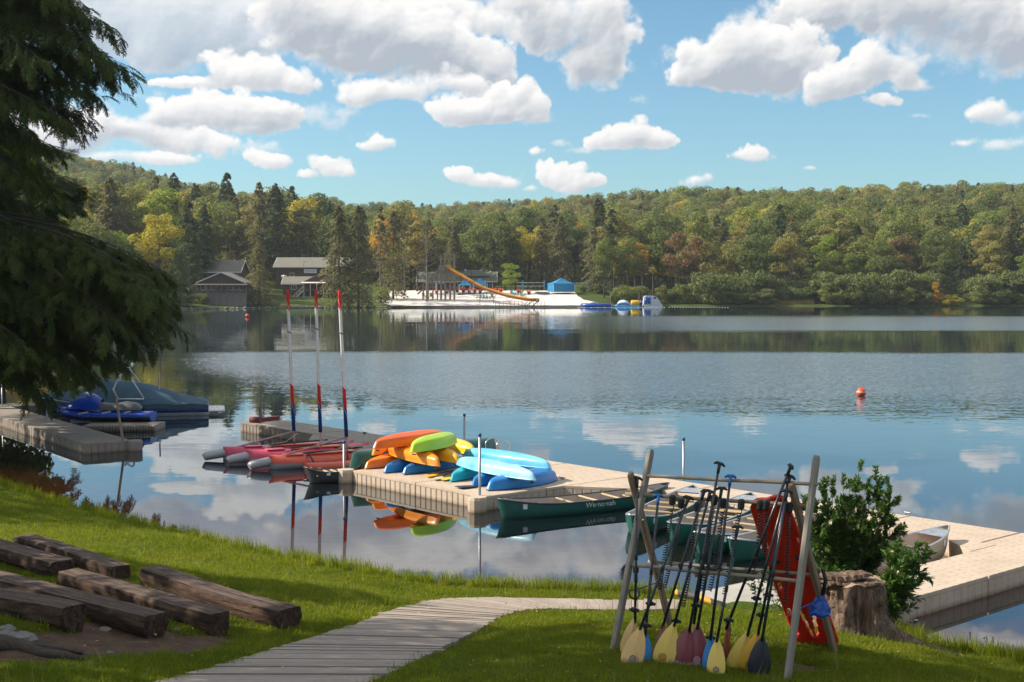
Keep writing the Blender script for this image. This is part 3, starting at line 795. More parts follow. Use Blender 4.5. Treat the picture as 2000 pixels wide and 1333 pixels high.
tree('darkbush', 748, 222.5, 4.0, .95, 'dark bush at the water edge at the left tip of the sandy beach', cat='bush', parts=True)
tree('darkbush', 395, 211, 2.6, 1.2, 'low dark bush left of the bush below the deck house', cat='bush', parts=True)
tree('darkbush', 350, 206, 3.2, 1.4, 'dark bush at the waterline left of the deck house', cat='bush', parts=True)
# shrubs along the right bank
g = np.random.default_rng(3)
SH = 'shoreline shrubs along the right half of the far bank'
for i, u in enumerate(np.arange(1372, 2060, 21)):
    u = u + g.normal() * 5
    if 1812 < u < 1880: continue
    low = 1500 < u < 1590
    d0 = float(far_d(u)) + 1.2 + (3 if low else 0)
    tree('shrub', u, d0 + 2 + g.random() * 3, (6.0 if low else 7.8) * g.uniform(.85, 1.12), g.uniform(.85, 1.1), 'grey green shrub in the leafy belt along the right far bank', SH, 'bush')
    tree('shrub' if g.random() < .7 else 'darkbush', u + 9, d0 + .5, g.uniform(2.6, 4.6), 1.2, 'grey green shrub in the leafy belt along the right far bank', SH, 'bush')
for u in np.arange(1140, 1372, 19):
    d0 = float(far_d(u)) + (4 if u > 1185 else 26)
    tree('shrub' if g.random() < .5 else 'darkbush', u + g.normal() * 3, d0, g.uniform(3., 5.4) * (1 if u > 1200 else .6), 1.0, 'low bush behind the inflatable water toys on the far bank', 'bushes behind the water toys', 'bush')
for u in (20, 60, 100, 140, 180, 215, 250, 290, 330, 375):
    tree('darkbush', u, float(far_d(u)) + 2.5, g.uniform(2.2, 3.4), 1.3, 'dark low bush along the shaded left part of the far bank', 'bushes on the shaded left bank', 'bush')
# countable trees of the wood's front edge
def clear(u, d):
    if 385 < u < 640 and d < 268: return False
    if 640 < u < 735 and d < 245: return False
    if 640 < u < 1130 and d < 262: return False
    if 870 < u < 1000 and d < 272: return False
    return d > float(far_d(u)) + (8 if u > 1200 else 5)
FRONT = 'trees of the wooded slope across the lake'
LAB = {'green': 'green broadleaf tree', 'olive': 'olive green broadleaf tree', 'yellow': 'yellowing broadleaf tree', 'lime': 'light green broadleaf tree', 'orange': 'orange tinted broadleaf tree',
       'rust': 'rusty brown thin crowned tree', 'hemlock': 'grey green hemlock', 'spruce': 'dark evergreen', 'sparse': 'sparse pale pine', 'dead': 'bare grey tree'}
cnt = 0
for row, d in enumerate((248, 256, 264, 273, 283, 294, 306)):
    step = 11.2 / d * FN
    u = -120 + g.uniform(0, step)
    while u < 2120:
        uu = u + g.normal() * step * .2; dd = d + g.normal() * 2.5 - (22 if u < 380 else 0)
        u += step * g.uniform(.8, 1.25)
        if not clear(uu, dd): continue
        if uu < 330: kinds, w = ['olive', 'green', 'yellow', 'hemlock', 'lime', 'spruce', 'orange'], [.28, .15, .12, .22, .12, .06, .05]
        elif uu < 640: kinds, w = ['spruce', 'olive', 'green', 'yellow', 'hemlock', 'lime'], [.22 if row < 4 else .12, .24, .20, .10, .12, .12]
        elif uu < 1250: kinds, w = ['hemlock', 'spruce', 'green', 'olive', 'orange', 'sparse', 'yellow'], [.26, .14, .22, .22, .03, .06, .07]
        else: kinds, w = ['green', 'olive', 'lime', 'hemlock', 'rust', 'spruce', 'yellow', 'dead'], [.34, .26, .08, .12, .06, .08, .04, .02]
        w = np.array(w) / sum(w); k = str(g.choice(kinds, p=w))
        h = g.uniform(18, 25) if uu > 620 else g.uniform(20, 26)
        if uu > 1200 and row < 2: h = g.uniform(12, 18)
        where = 'in the wood left of the houses' if uu < 400 else 'in the wood behind the houses' if uu < 660 else 'in the wood behind the beach' if uu < 1150 else 'in the wood on the right far slope'
        tree(k, uu, dd, h, g.uniform(.95, 1.25) * (1.05 if k in ('spruce', 'hemlock') else 1), LAB[k] + ' ' + where, FRONT)
        cnt += 1
# three tall evergreens that break the skyline on the left
for u, d, h, lab in ((342, 300, 27, 'tall dark evergreen poking above the yellow trees on the left skyline'), (446, 300, 28.5, 'tallest dark evergreen on the skyline above the houses'), (572, 300, 24, 'pointed evergreen on the skyline just right above the long roof')):
    tree('spruce', u, d, h, 1.1, lab, parts=True)
print('front trees', cnt)

# the mass of the wood beyond: one object, instanced trees
def forest_mass():
    g = np.random.default_rng(8); pts = []; sc_ = []; ix = []
    keys = ['green', 'green', 'green', 'green', 'olive', 'olive', 'olive', 'yellow', 'lime', 'rust', 'hemlock', 'hemlock', 'spruce', 'spruce', 'orange']
    meshes = []; cntk = {}
    for k in keys:
        i = cntk.get(k, 0); cntk[k] = i + 1; meshes.append(PROTO[k][i % len(PROTO[k])]['all'])
    d = 314.
    while d < 900:
        sp = 9.6 + (d - 314) * .004; step = sp / d * FN; u = -700 + g.uniform(0, step)
        while u < 2900:
            uu = u + g.normal() * step * .25; dd = d + g.normal() * sp * .3; p = FP(uu, dd)
            pts.append((p.x, p.y * K, p.z)); h = g.uniform(17, 25) / 18; w = h * g.uniform(.9, 1.2)
            sc_.append((w, w, h)); r_ = g.random()
            con = .20 if uu < 650 else .08
            if r_ < con: ix.append(int(g.integers(10, 14)))
            elif r_ < con + .08: ix.append(int(g.choice([7, 8, 9, 14], p=[.35, .3, .3, .05])))
            else: ix.append(int(g.integers(0, 7)))
            u += step * g.uniform(.8, 1.25)
        d += sp * .8
    me = bpy.data.meshes.new('forest'); me.from_pydata(pts, [], [])
    a = me.attributes.new('size', 'FLOAT_VECTOR', 'POINT'); a.data.foreach_set('vector', np.array(sc_, np.float32).ravel())
    a = me.attributes.new('turn', 'FLOAT_VECTOR', 'POINT'); a.data.foreach_set('vector', np.stack([np.zeros(len(pts)), np.zeros(len(pts)), g.uniform(0, 6.28, len(pts))], 1).astype(np.float32).ravel())
    a = me.attributes.new('which', 'INT', 'POINT'); a.data.foreach_set('value', np.array(ix, np.int32))
    o = put('forest', me); print('forest points', len(pts))
    scatter(o, meshes)
    return o
def scatter(o, meshes):
    ng = bpy.data.node_groups.new('scatter', 'GeometryNodeTree')
    ng.interface.new_socket('Geometry', in_out='INPUT', socket_type='NodeSocketGeometry')
    ng.interface.new_socket('Geometry', in_out='OUTPUT', socket_type='NodeSocketGeometry')
    N = ng.nodes; L = ng.links
    gi = N.new('NodeGroupInput'); go = N.new('NodeGroupOutput'); join = N.new('GeometryNodeGeometryToInstance')
    for i, me in reversed(list(enumerate(meshes))):
        src = bpy.data.objects.new('source', me)
        oi = N.new('GeometryNodeObjectInfo'); oi.transform_space = 'ORIGINAL'; oi.inputs['Object'].default_value = src
        oi.inputs['As Instance'].default_value = False
        L.new(oi.outputs['Geometry'], join.inputs[0])
    iop = N.new('GeometryNodeInstanceOnPoints'); iop.inputs['Pick Instance'].default_value = True
    def attr(nm, ty):
        a = N.new('GeometryNodeInputNamedAttribute'); a.data_type = ty; a.inputs['Name'].default_value = nm; return a.outputs['Attribute']
    L.new(gi.outputs[0], iop.inputs['Points']); L.new(join.outputs[0], iop.inputs['Instance'])
    L.new(attr('which', 'INT'), iop.inputs['Instance Index'])
    e2r = N.new('FunctionNodeEulerToRotation'); L.new(attr('turn', 'FLOAT_VECTOR'), e2r.inputs[0]); L.new(e2r.outputs[0], iop.inputs['Rotation'])
    L.new(attr('size', 'FLOAT_VECTOR'), iop.inputs['Scale'])
    L.new(iop.outputs[0], go.inputs[0])
    m = o.modifiers.new('scatter', 'NODES'); m.node_group = ng
fm = forest_mass(); KEEP.add(fm)
tag(fm, 'mixed wood covering the hills all round the far side of the lake', 'forest', kind='stuff')
# ------------------------------------------------------------------ far bank: buildings
M = {}
def siding(name, a, b):
    t = NT(name); c = t.co('Object')
    w = t.n('ShaderNodeTexWave', {'Vector': c, 'Scale': 1.6, 'Distortion': .3}, bands_direction='DIAGONAL').outputs[1]
    n = t.noise(c, 2.5, 4)
    col = t.mix(t.math('MULTIPLY', w, .35), t.ramp(n, [(.3, a), (.7, b)]), tuple(x * .6 for x in a))
    t.pbr(col, .85, None, 0, .2); return t.mat
M['brown'] = siding('brown_siding', (.10, .062, .045), (.15, .095, .07))
M['greyb'] = siding('grey_brown_siding', (.085, .075, .07), (.13, .115, .10))
M['shingle'] = simple('grey_roof_shingles', (.20, .19, .155), .9, var=.2, scale=2.5)
M['greenroof'] = simple('green_roof_shingles', (.115, .135, .095), .9, var=.2, scale=2.5)
M['trim'] = simple('white_trim', (.72, .70, .66), .6)
M['glass'] = simple('window_glass', (.03, .04, .05), .06, spec=.8)
M['oldwood'] = wood('weathered_timber', (.20, .15, .105), (.42, .33, .25), along='Z')
M['greywood'] = wood('grey_timber', (.15, .14, .13), (.30, .28, .26), along='X')
M['blue'] = simple('blue_canvas', (.01, .20, .42), .8, var=.08)
M['skyblue'] = simple('light_blue_canvas', (.03, .30, .58), .8, var=.08)
M['slide_y'] = simple('yellow_slide', (.62, .36, .02), .35, var=.15, scale=1.2, dirt=(.5, .2, .03))
M['slide_r'] = simple('red_slide_side', (.38, .06, .012), .45, var=.15)
M['white'] = simple('white_vinyl', (.74, .75, .76), .35, var=.05)
M['infl_blue'] = simple('blue_vinyl', (.012, .085, .40), .3, var=.08)
M['infl_cyan'] = simple('light_blue_vinyl', (.05, .26, .55), .3, var=.08)
M['infl_yellow'] = simple('yellow_vinyl', (.72, .42, .03), .35, var=.08)
M['darkmetal'] = simple('dark_metal', (.03, .033, .036), .5, .6)
M['teal'] = simple('teal_plastic', (.02, .24, .26), .5); M['limep'] = simple('green_plastic', (.16, .28, .05), .5)
M['concrete'] = simple('beige_concrete', (.42, .36, .29), .9, var=.12, scale=1.5)
M['red_fl'] = simple('red_flowers', (.42, .05, .04), .8, var=.3, scale=20)

def X(u, d): return (u - 1000) / FN * d
def ZZ(py, d): return CAM_H + (560 - py) / FN * d
def gable_house(name, label, x0, x1, y0, dep, zb, ze, zr, axis='x', wall='brown', roof='shingle', over=.45, group=None, peakx=None):
    """ridge along x or y; returns the Empty whose origin is the front left corner"""
    r = empty(name, (x0, y0, zb), 0, label, 'house', group); w = x1 - x0; H = ze - zb; P = zr - zb
    mb = MB(); px = w / 2 if peakx is None else peakx - x0
    if axis == 'x':
        vs = [(0, 0, -2), (w, 0, -2), (w, dep, -2), (0, dep, -2), (0, 0, H), (w, 0, H), (w, dep, H), (0, dep, H), (0, dep / 2, P), (w, dep / 2, P)]
        mb.add(vs, [(0, 1, 5, 4), (1, 2, 6, 9, 5), (2, 3, 7, 6), (3, 0, 4, 8, 7)])
        mr = MB(); t = .16
        for s in (0, 1):
            yA, yB = (0, dep / 2) if s == 0 else (dep, dep / 2); sl = (P - H) / (dep / 2); ye = yA - over if s == 0 else yA + over; zE = H - sl * over
            a, b, c, d = (-over, ye, zE), (w + over, ye, zE), (w + over, yB, P), (-over, yB, P)
            top = [(p[0], p[1], p[2] + t) for p in (a, b, c, d)]; bot = [(p[0], p[1], p[2] + .02) for p in (a, b, c, d)]
            mr.add(top + bot, [(0, 1, 2, 3), (7, 6, 5, 4), (0, 4, 5, 1), (1, 5, 6, 2), (3, 2, 6, 7), (0, 3, 7, 4)] if s == 0 else [(3, 2, 1, 0), (4, 5, 6, 7), (1, 5, 4, 0), (2, 6, 5, 1), (7, 6, 2, 3), (4, 7, 3, 0)])
        tr = MB()
        for xx in (-over - .05, w + over + .05):
            for yA, s in ((-over, 1), (dep + over, -1)):
                tr.beam((xx, yA, H - (P - H) / (dep / 2) * over + .04), (xx, dep / 2, P + .04), .08, .26)
        tr.beam((-over, -over - .05, H - (P - H) / (dep / 2) * over + .06), (w + over, -over - .05, H - (P - H) / (dep / 2) * over + .06), .08, .22)
    else:
        vs = [(0, 0, -2), (w, 0, -2), (w, dep, -2), (0, dep, -2), (0, 0, H), (w, 0, H), (w, dep, H), (0, dep, H), (px, 0, P), (px, dep, P)]
        mb.add(vs, [(0, 1, 5, 8, 4), (1, 2, 6, 5), (2, 3, 7, 9, 6), (3, 0, 4, 7)])
        mr = MB(); t = .16
        for xe, xs in ((-over, 0), (w + over, w)):
            sl = (P - H) / abs(px - xs); zE = H - sl * over
            a, b, c, d = (xe, -over, zE), (px, -over, P), (px, dep + over, P), (xe, dep + over, zE)
            top = [(p[0], p[1], p[2] + t) for p in (a, b, c, d)]; bot = [(p[0], p[1], p[2] + .02) for p in (a, b, c, d)]
            f = [(0, 1, 2, 3), (7, 6, 5, 4), (0, 4, 5, 1), (1, 5, 6, 2), (3, 2, 6, 7), (0, 3, 7, 4)]
            mr.add(top + bot, f if xe < px else [q[::-1] for q in f])
        tr = MB()
        for xe, xs in ((-over, 0), (w + over, w)):
            sl = (P - H) / abs(px - xs); tr.beam((xe, -over - .05, H - sl * over + .06), (px, -over - .05, P + .06), .08, .24)
    mb.build('wall', M[wall], r); mr.build('roof', M[roof], r); tr.build('trim', M['trim'], r)
    return r
def window(parent, x, z, w, h, y=-.03, panes=1, side=None):
    f = MB(); f.box((0, 0, 0), (w + .16, .08, h + .16)); fo = f.build('window', M['trim'], parent, (x, y, z))
    if side: fo.rotation_euler = (0, 0, side)
    for k in range(panes):
        pw = w / panes
        p = MB(); p.box((-w / 2 + pw * (k + .5), -.05, 0), (pw - .07, .03, h - .04)); p.build('pane', M['glass'], fo)
    return fo

# deck house at the water
d = 214.
r = gable_house('deck_house', 'dark house on the waterfront with a railed porch and a low gable roof', X(388, d), X(478, d), d, 9, 1.0, ZZ(552, d), ZZ(533, d), 'y', 'greyb', 'shingle', peakx=X(433, d))
w = X(487, d) - X(388, d)
mb = MB(); mb.box((w / 2 - .1, -2.0, ZZ(556.5, d) - 1.0), (w + .5, 3.2, .16), Euler((.09, 0, 0))); mb.build('porch_roof', M['greyb'], r)
mb = MB(); mb.box((w / 2, -1.7, ZZ(575, d) - 1.0), (w, 3.0, .22)); mb.build('deck', M['greywood'], r)
for k in range(9):
    mb = MB(); mb.box((w * k / 8, -3.1, 0), (.14, .14, ZZ(557, d) + 2.0 - 1), None); o = mb.build('post', M['greywood'], r, (0, 0, (ZZ(557, d) - 3.0) / 2))
for zz in (ZZ(567.5, d) - 1, ZZ(574, d) - .95):
    mb = MB(); mb.box((w / 2, -3.12, zz), (w, .08, .1)); mb.build('rail', M['greywood'], r)
mb = MB(); [mb.box((w * (k + .5) / 74, -3.12, (ZZ(567.5, d) + ZZ(574, d)) / 2 - .97), (.05, .04, .66)) for k in range(74)]; tag(mb.build('baluster', M['greywood'], r), kind='stuff')
mb = MB(); mb.box((w / 2, -3.0, (ZZ(576, d) - 1) / 2 - .6), (w, .1, ZZ(576, d) + .2)); mb.build('skirting', M['greywood'], r)
for k in range(8): window(r, 1.0 + k * 1.18, ZZ(562, d) - 1.0, .85, .95)

# house behind it on the left
d = 238.
r = gable_house('gable_house', 'house with a pale tan roof behind the deck house, left of the lone hemlock', X(404, d), X(468, d), d, 10, 4.0, ZZ(531, d), ZZ(509, d), 'x', 'brown', 'shingle')
mb = MB(); mb.tube([(X(450, d) - X(404, d), 5, 6.4), (X(450, d) - X(404, d), 5, 7.3)], .12, 6); mb.build('vent_pipe', M['trim'], r)
for k in range(4): window(r, 4.2 + k * 1.0, ZZ(536, d) - 4, .5, .8)

# long hall with the sign
d = 256.
x0, x1 = X(566, d), X(640, d)
r = gable_house('long_hall', 'large brown hall with a long grey roof and a white sign on its wall', x0 - 3.6, x1 + 6, d, 11, 4.2, ZZ(521.5, d), ZZ(503.5, d), 'x', 'brown', 'shingle', .5)
ox = x0 - 3.6
window(r, X(571, d) - ox, ZZ(538, d) - 4.2, 1.0, 1.1, panes=2)
tw = (X(619, d) - X(595, d)); th = ZZ(526, d) - ZZ(534, d)
def text_mesh(s, size, mat, parent, loc, rot=(PI / 2, 0, 0), ext=.01, name='lettering', sx=1.0, align='CENTER', shear=0.):
    cu = bpy.data.curves.new(name, 'FONT'); cu.body = s; cu.size = size; cu.extrude = ext; cu.align_x = align; cu.align_y = 'CENTER'; cu.shear = shear; cu.resolution_u = 3
    tmp = bpy.data.objects.new('tmp', cu); COL.objects.link(tmp)
    dg = bpy.context.evaluated_depsgraph_get(); me = bpy.data.meshes.new_from_object(tmp.evaluated_get(dg)); me.name = name
    bpy.data.objects.remove(tmp); me.materials.clear(); me.materials.append(mat)
    o = put(name, me, parent, loc, rot); o.scale = (sx, 1, 1); return o
sg = empty('sign', ((X(595, d) + X(619, d)) / 2, d - .12, ZZ(530, d)), 0, 'white sign with blue FITNESS CENTER lettering on the wall of the long hall', 'sign')
mb = MB(); mb.box((0, 0, 0), (tw + .1, .06, th)); mb.build('board', M['white'], sg)
text_mesh('FITNESS CENTER', .52, M['infl_cyan'], sg, (0, -.05, .0), sx=.70)
mb = MB(); mb.tube([(0, 0, -1), (0, 0, 4.6)], .05, 6); mb.box((.25, 0, 4.6), (.6, .15, .1)); tag(mb.build('lamp_post', M['darkmetal'], None, (X(594, 253), 253, ZZ(540, 253) - 1)), 'thin dark lamp post in front of the long hall beside its sign', 'lamp post')
mb = MB(); mb.lathe([(.1, -.5), (.62, -.5), (.7, -.1), (.6, .2), (.1, .35)], 14); tag(mb.build('white_tank', M['white'], None, (X(555, 250), 250, ZZ(540, 250))), 'white rounded tank in front of the gable wall of the long hall', 'tank')

# stepped house in front of it
d = 234.
xl, xm, xr = X(553, d), X(594, d), X(652, d)
r = gable_house('stepped_house', 'brown house near the water with a side porch and wooden stairs, below the long hall', xl, xm + 1.5, d, 6, 1.6, ZZ(554.5, d), ZZ(541.5, d), 'x', 'brown', 'shingle', .35)
window(r, X(574, d) - xl, ZZ(561.5, d) - 1.6, 1.1, .95, panes=2)
window(r, -.03, ZZ(561, d) - 1.6, .8, .8, y=3, side=-PI / 2)
# wing with the gable towards the lake
mb = MB(); W2 = xr - xm; H2 = ZZ(552, d) - 1.6; P2 = ZZ(533, d) - 1.6; O = xm - xl
mb.add([(O, -.6, -2), (O + W2, -.6, -2), (O + W2, 8, -2), (O, 8, -2), (O, -.6, H2), (O + W2, -.6, H2), (O + W2, 8, H2), (O, 8, H2), (O + W2 * .65, -.6, P2), (O + W2 * .65, 8, P2)], [(0, 1, 5, 8, 4), (1, 2, 6, 5), (2, 3, 7, 9, 6), (3, 0, 4, 7)])
mb.build('wing_wall', M['brown'], r)
mb = MB()
for xe, s in ((O - .6, 1), (O + W2 + .6, -1)):
    sl = (P2 - H2) / (W2 * (.65 if s == 1 else .35)); zE = H2 - sl * .6
    p = [(xe, -1.2, zE), (O + W2 * .65, -1.2, P2), (O + W2 * .65, 8.4, P2), (xe, 8.4, zE)]; f = [(0, 1, 2, 3), (7, 6, 5, 4), (0, 4, 5, 1), (1, 5, 6, 2), (3, 2, 6, 7), (0, 3, 7, 4)]
    mb.add([(a, b, c + .17) for a, b, c in p] + [(a, b, c + .03) for a, b, c in p], f if s == 1 else [q[::-1] for q in f])
mb.build('wing_roof', M['shingle'], r)
mb = MB(); mb.box((O + 2.6, -2.0, ZZ(552.5, d) - 1.6), (5.6, 2.6, .14), Euler((.12, 0, 0))); mb.build('porch_roof', M['trim'], r)
mb = MB(); mb.box((O + 2.8, -2.0, ZZ(567, d) - 1.6), (4.8, 2.6, .16)); mb.build('porch_deck', M['oldwood'], r)
for k in range(4):
    mb = MB(); mb.box((O + .5 + k * 1.5, -3.2, (ZZ(553, d) - 1.6) / 2 - .4), (.14, .14, ZZ(553, d) - .8)); mb.build('porch_post', M['trim'], r)
st = MB(); zt = ZZ(567, d) - 1.6
for k in range(7): st.box((O - .1 - k * .28, -2.4, zt - .16 - k * zt / 7), (.3, 1.3, .08))
st.build('stairs', M['greywood'], r)
st = MB()
for y_ in (-3.05, -1.75):
    st.beam((O + .2, y_, zt - .1), (O - 2.0, y_, -.1), .08, .24); st.beam((O + .2, y_, zt + .9), (O - 2.0, y_, .9), .06, .08)
    for k in range(4): st.beam((O + .1 - k * .65, y_, zt - k * zt * .3 - .1), (O + .1 - k * .65, y_, zt - k * zt * .3 + .9), .06, .06, up=(0, 1, 0))
st.build('stair_rail', M['trim'], r)

# green roofed building behind the beach
d = 262.
xa, xb = X(818, d), X(966, d)
r = gable_house('green_roofed_building', 'long low brown building with a green roof behind the slide and canopies', xa, xb, d, 9, 3.3, ZZ(549, d), ZZ(532, d), 'x', 'brown', 'greenroof', .6)
mb = MB(); o_ = X(904, d) - xa; o2 = X(944, d) - xa
mb.add([(o_ - 1, 4.5, 6.2), (o2 + 1.6, 4.5, 5.3), (o2 - .4, 4.5, ZZ(527.5, d) - 3.3), (o_ + .6, 4.5, ZZ(527.5, d) - 3.3), (o_ - 1, 1.2, 4.1), (o2 + 1.6, 1.2, 4.1), (o2 - .4, 3.2, ZZ(527.5, d) - 3.6), (o_ + .6, 3.2, ZZ(527.5, d) - 3.6), (o_ - 1, 8, 4.3), (o2 + 1.6, 8, 4.3)], [(4, 5, 6, 7), (7, 6, 2, 3), (4, 7, 3, 8), (5, 9, 2, 6), (8, 3, 2, 9)])
mb.build('raised_roof', M['greenroof'], r)
for u_ in (908, 958):
    mb = MB(); mb.tube([(X(u_, d) - xa, 4, ZZ(533, d) - 3.3), (X(u_, d) - xa, 4, ZZ(526 if u_ == 908 else 530, d) - 3.3)], .2, 8); mb.build('roof_vent', M['trim'], r)
window(r, X(956.5, d) - xa, ZZ(558, d) - 3.3, 1.3, 1.9, panes=2)
for u_ in (832, 846, 890, 930): window(r, X(u_, d) - xa, ZZ(557, d) - 3.3, 1.1, 1.0, panes=2)
mb = MB(); mb.box((X(962, d) - xa, -.1, ZZ(557, d) - 3.3), (.2, .2, 2.4)); mb.build('downpipe', M['trim'], r)
for u_ in (905, 925, 948):
    mb = MB(); mb.box((X(u_, d) - xa, -2.2, ZZ(560, d) - 3.3), (.16, .16, 3.4)); mb.build('porch_post', M['trim'], r)

# ------------------------------------------------------------------ slide tower and slide
d = 232.; S_ = FN / d
tz = 2.35
tw_ = empty('slide_tower', (X(861, d), d, tz), 0, 'tall timber tower with crossed braces at the top of the long yellow slide', 'tower')
xs = [0, X(869.4, d) - X(861, d), X(879, d) - X(861, d), X(887, d) - X(861, d)]; W_ = xs[-1]
tops = [ZZ(499, d), ZZ(494, d), ZZ(494.5, d), ZZ(495.5, d)]
for row, y_ in enumerate((0, 2.6)):
    for k, x_ in enumerate(xs):
        mb = MB(); hh = (tops[k] - tz) if row == 0 or k in (0, 3) else ZZ(528, d) - tz
        mb.box((x_, y_, hh / 2 - .4), (.33, .33, hh + .8)); mb.build('post', M['oldwood'], tw_)
for zz in (ZZ(507, d), ZZ(497, d)):
    for y_ in (-.15, 2.75):
        if zz > ZZ(500, d) and y_ < 1: continue
        mb = MB(); mb.box((W_ / 2, y_, zz - tz), (W_ + .5, .1, .2)); mb.build('crossbar', M['oldwood'], tw_)
for z0_, z1_ in ((ZZ(576, d), ZZ(553, d)), (ZZ(552, d), ZZ(531, d))):
    for a_, b_ in ((0, 1), (1, 2), (2, 3)):
        for s_ in (0, 1):
            mb = MB(); zA_, zB_ = (z0_, z1_) if s_ else (z1_, z0_); mb.beam((xs[a_], -.18 - .03 * s_, zA_ - tz), (xs[b_], -.18 - .03 * s_, zB_ - tz), .06, .16, up=(0, 1, 0)); mb.build('brace', M['oldwood'], tw_)
for zz in (ZZ(552, d), ZZ(530, d)):
    mb = MB(); mb.box((W_ / 2, -.26, zz - tz), (W_ + 1.2, .08, .24)); mb.build('crossbar', M['oldwood'], tw_)
mb = MB(); mb.box((W_ / 2 - .3, 1.2, ZZ(528.5, d) - tz), (W_ + 1.0, 3.4, .2)); mb.build('platform', M['oldwood'], tw_)
mb = MB(); mb.box((.3, -.5, ZZ(523, d) - tz), (1.55, .08, 1.1)); mb.box((-.45, .8, ZZ(523, d) - tz), (.08, 2.6, 1.1)); mb.build('side_panel', M['greywood'], tw_)
# stairs going down to the left
stairs = [((xs[0] - .2, ZZ(529, d)), (X(843, d) - X(861, d), ZZ(549, d))), ((X(843, d) - X(861, d), ZZ(549, d)), (X(815, d) - X(861, d), ZZ(575, d)))]
for (xa_, za_), (xb_, zb_) in stairs:
    for y_ in (.3, 1.6):
        mb = MB(); mb.beam((xa_, y_, za_ - tz), (xb_, y_, zb_ - tz), .08, .3); mb.build('stringer', M['oldwood'], tw_)
        mb = MB(); mb.beam((xa_, y_, za_ - tz + 1.1), (xb_, y_, zb_ - tz + 1.1), .08, .12); mb.build('handrail', M['oldwood'], tw_)
    n = 10
    for k in range(n):
        f = (k + .5) / n; mb = MB(); mb.box((xa_ + (xb_ - xa_) * f, .95, za_ + (zb_ - za_) * f - tz + .1), (.32, 1.3, .06)); mb.build('tread', M['oldwood'], tw_)
for u_ in (854, 845, 836, 826):
    zt_ = np.interp(u_, [815, 843, 861], [ZZ(573, d), ZZ(547, d), ZZ(527, d)]); mb = MB()
    for y_ in (.2, 1.7): mb.box((X(u_, d) - X(861, d), y_, (zt_ - tz) / 2 - .3), (.2, .2, zt_ - tz + 1.8))
    mb.build('stair_post', M['oldwood'], tw_)
mb = MB()
for a_, b_ in ((854, 845), (845, 836), (836, 826)):
    mb.beam((X(a_, d) - X(861, d), .1, 3.6), (X(b_, d) - X(861, d), .1, .3), .06, .14, up=(0, 1, 0)); mb.beam((X(b_, d) - X(861, d), .06, 3.0), (X(a_, d) - X(861, d), .06, .3), .06, .14, up=(0, 1, 0))
mb.build('stair_brace', M['oldwood'], tw_)

sl = empty('water_slide', (X(874, 231), 231, tz), 0, 'long yellow and orange slide curving from the timber tower down to the water', 'slide')
path = [(872, 520), (881, 527), (890, 532.5), (900, 538.5), (912, 546), (925, 553.5), (937, 559.5), (950, 565), (964, 570), (980, 575), (995, 579), (1010, 582), (1025, 584.5), (1038, 586), (1050, 586.5)]
pts = []
for k, (u_, py) in enumerate(path):
    dd = 231 - 9.0 * k / (len(path) - 1); p = Y(u_, py, dd * K); p.y /= K; pts.append(p - sl.location)
rows = []; rows_o = []
for k, p in enumerate(pts):
    t_ = (pts[min(k + 1, len(pts) - 1)] - pts[max(k - 1, 0)]).normalized(); side = t_.cross(Vector((0, 0, 1))).normalized(); upv = side.cross(t_)
    rows.append([p + side * .52 * math.cos(a) + upv * (.40 * -math.sin(a) + .15) for a in np.linspace(-.15, PI + .15, 11)])
    rows_o.append([p + side * .60 * math.cos(a) + upv * (.52 * -math.sin(a) + .15) for a in np.linspace(-.15, PI + .15, 11)])
mb = MB(); mb.grid(rows, flip=False); mb.build('trough', M['slide_y'], sl)
mb = MB(); mb.grid(rows_o, flip=True); mb.build('trough_shell', M['slide_r'], sl)
for s_ in (0, -1):
    mb = MB(); mb.tube([(Vector(a[s_]) + Vector(b[s_])) / 2 + Vector((0, 0, .03)) for a, b in zip(rows, rows_o)], .13, 6); mb.build('rim', M['slide_y'], sl)
for k in range(1, len(pts) - 1):
    mb = MB(); mb.grid([[q + Vector((dx_, 0, 0)) * 1.0 + (q - pts[k]) * .05 for q in rows_o[k]] for dx_ in (-.06, .06)]); mb.build('joint_flange', M['slide_r'], sl)
for k in (6, 8, 10, 12):
    p = pts[k]; mb = MB(); gz_ = (float(far_z(path[k][0], 231 - 9 * k / 14)) if k < 11 else -.5) - sl.location.z
    mb.tube([p + Vector((0, 0, -1.3)), (p.x, p.y, gz_ - .3)], .07, 6); mb.tube([p + Vector((-.8, -.3, -.5)), p + Vector((0, 0, -1.3)), p + Vector((.8, .3, -.5))], .05, 6); mb.build('support', M['darkmetal'], sl)
e = pts[-1]
mb = MB(); mb.beam(e + Vector((.5, -.6, .3)), (e.x - 1.6, e.y - .6, -tz - .4), .2, .2); mb.beam(e + Vector((-.5, -.5, .2)), (e.x - 2.8, e.y - .5, -tz + .1), .16, .16); mb.build('end_brace', M['oldwood'], sl)
mb = MB(); mb.box(e + Vector((.15, 0, -.25)), (.5, 1.2, .5), Euler((0, .4, 0))); mb.build('end_lip', M['skyblue'], sl)

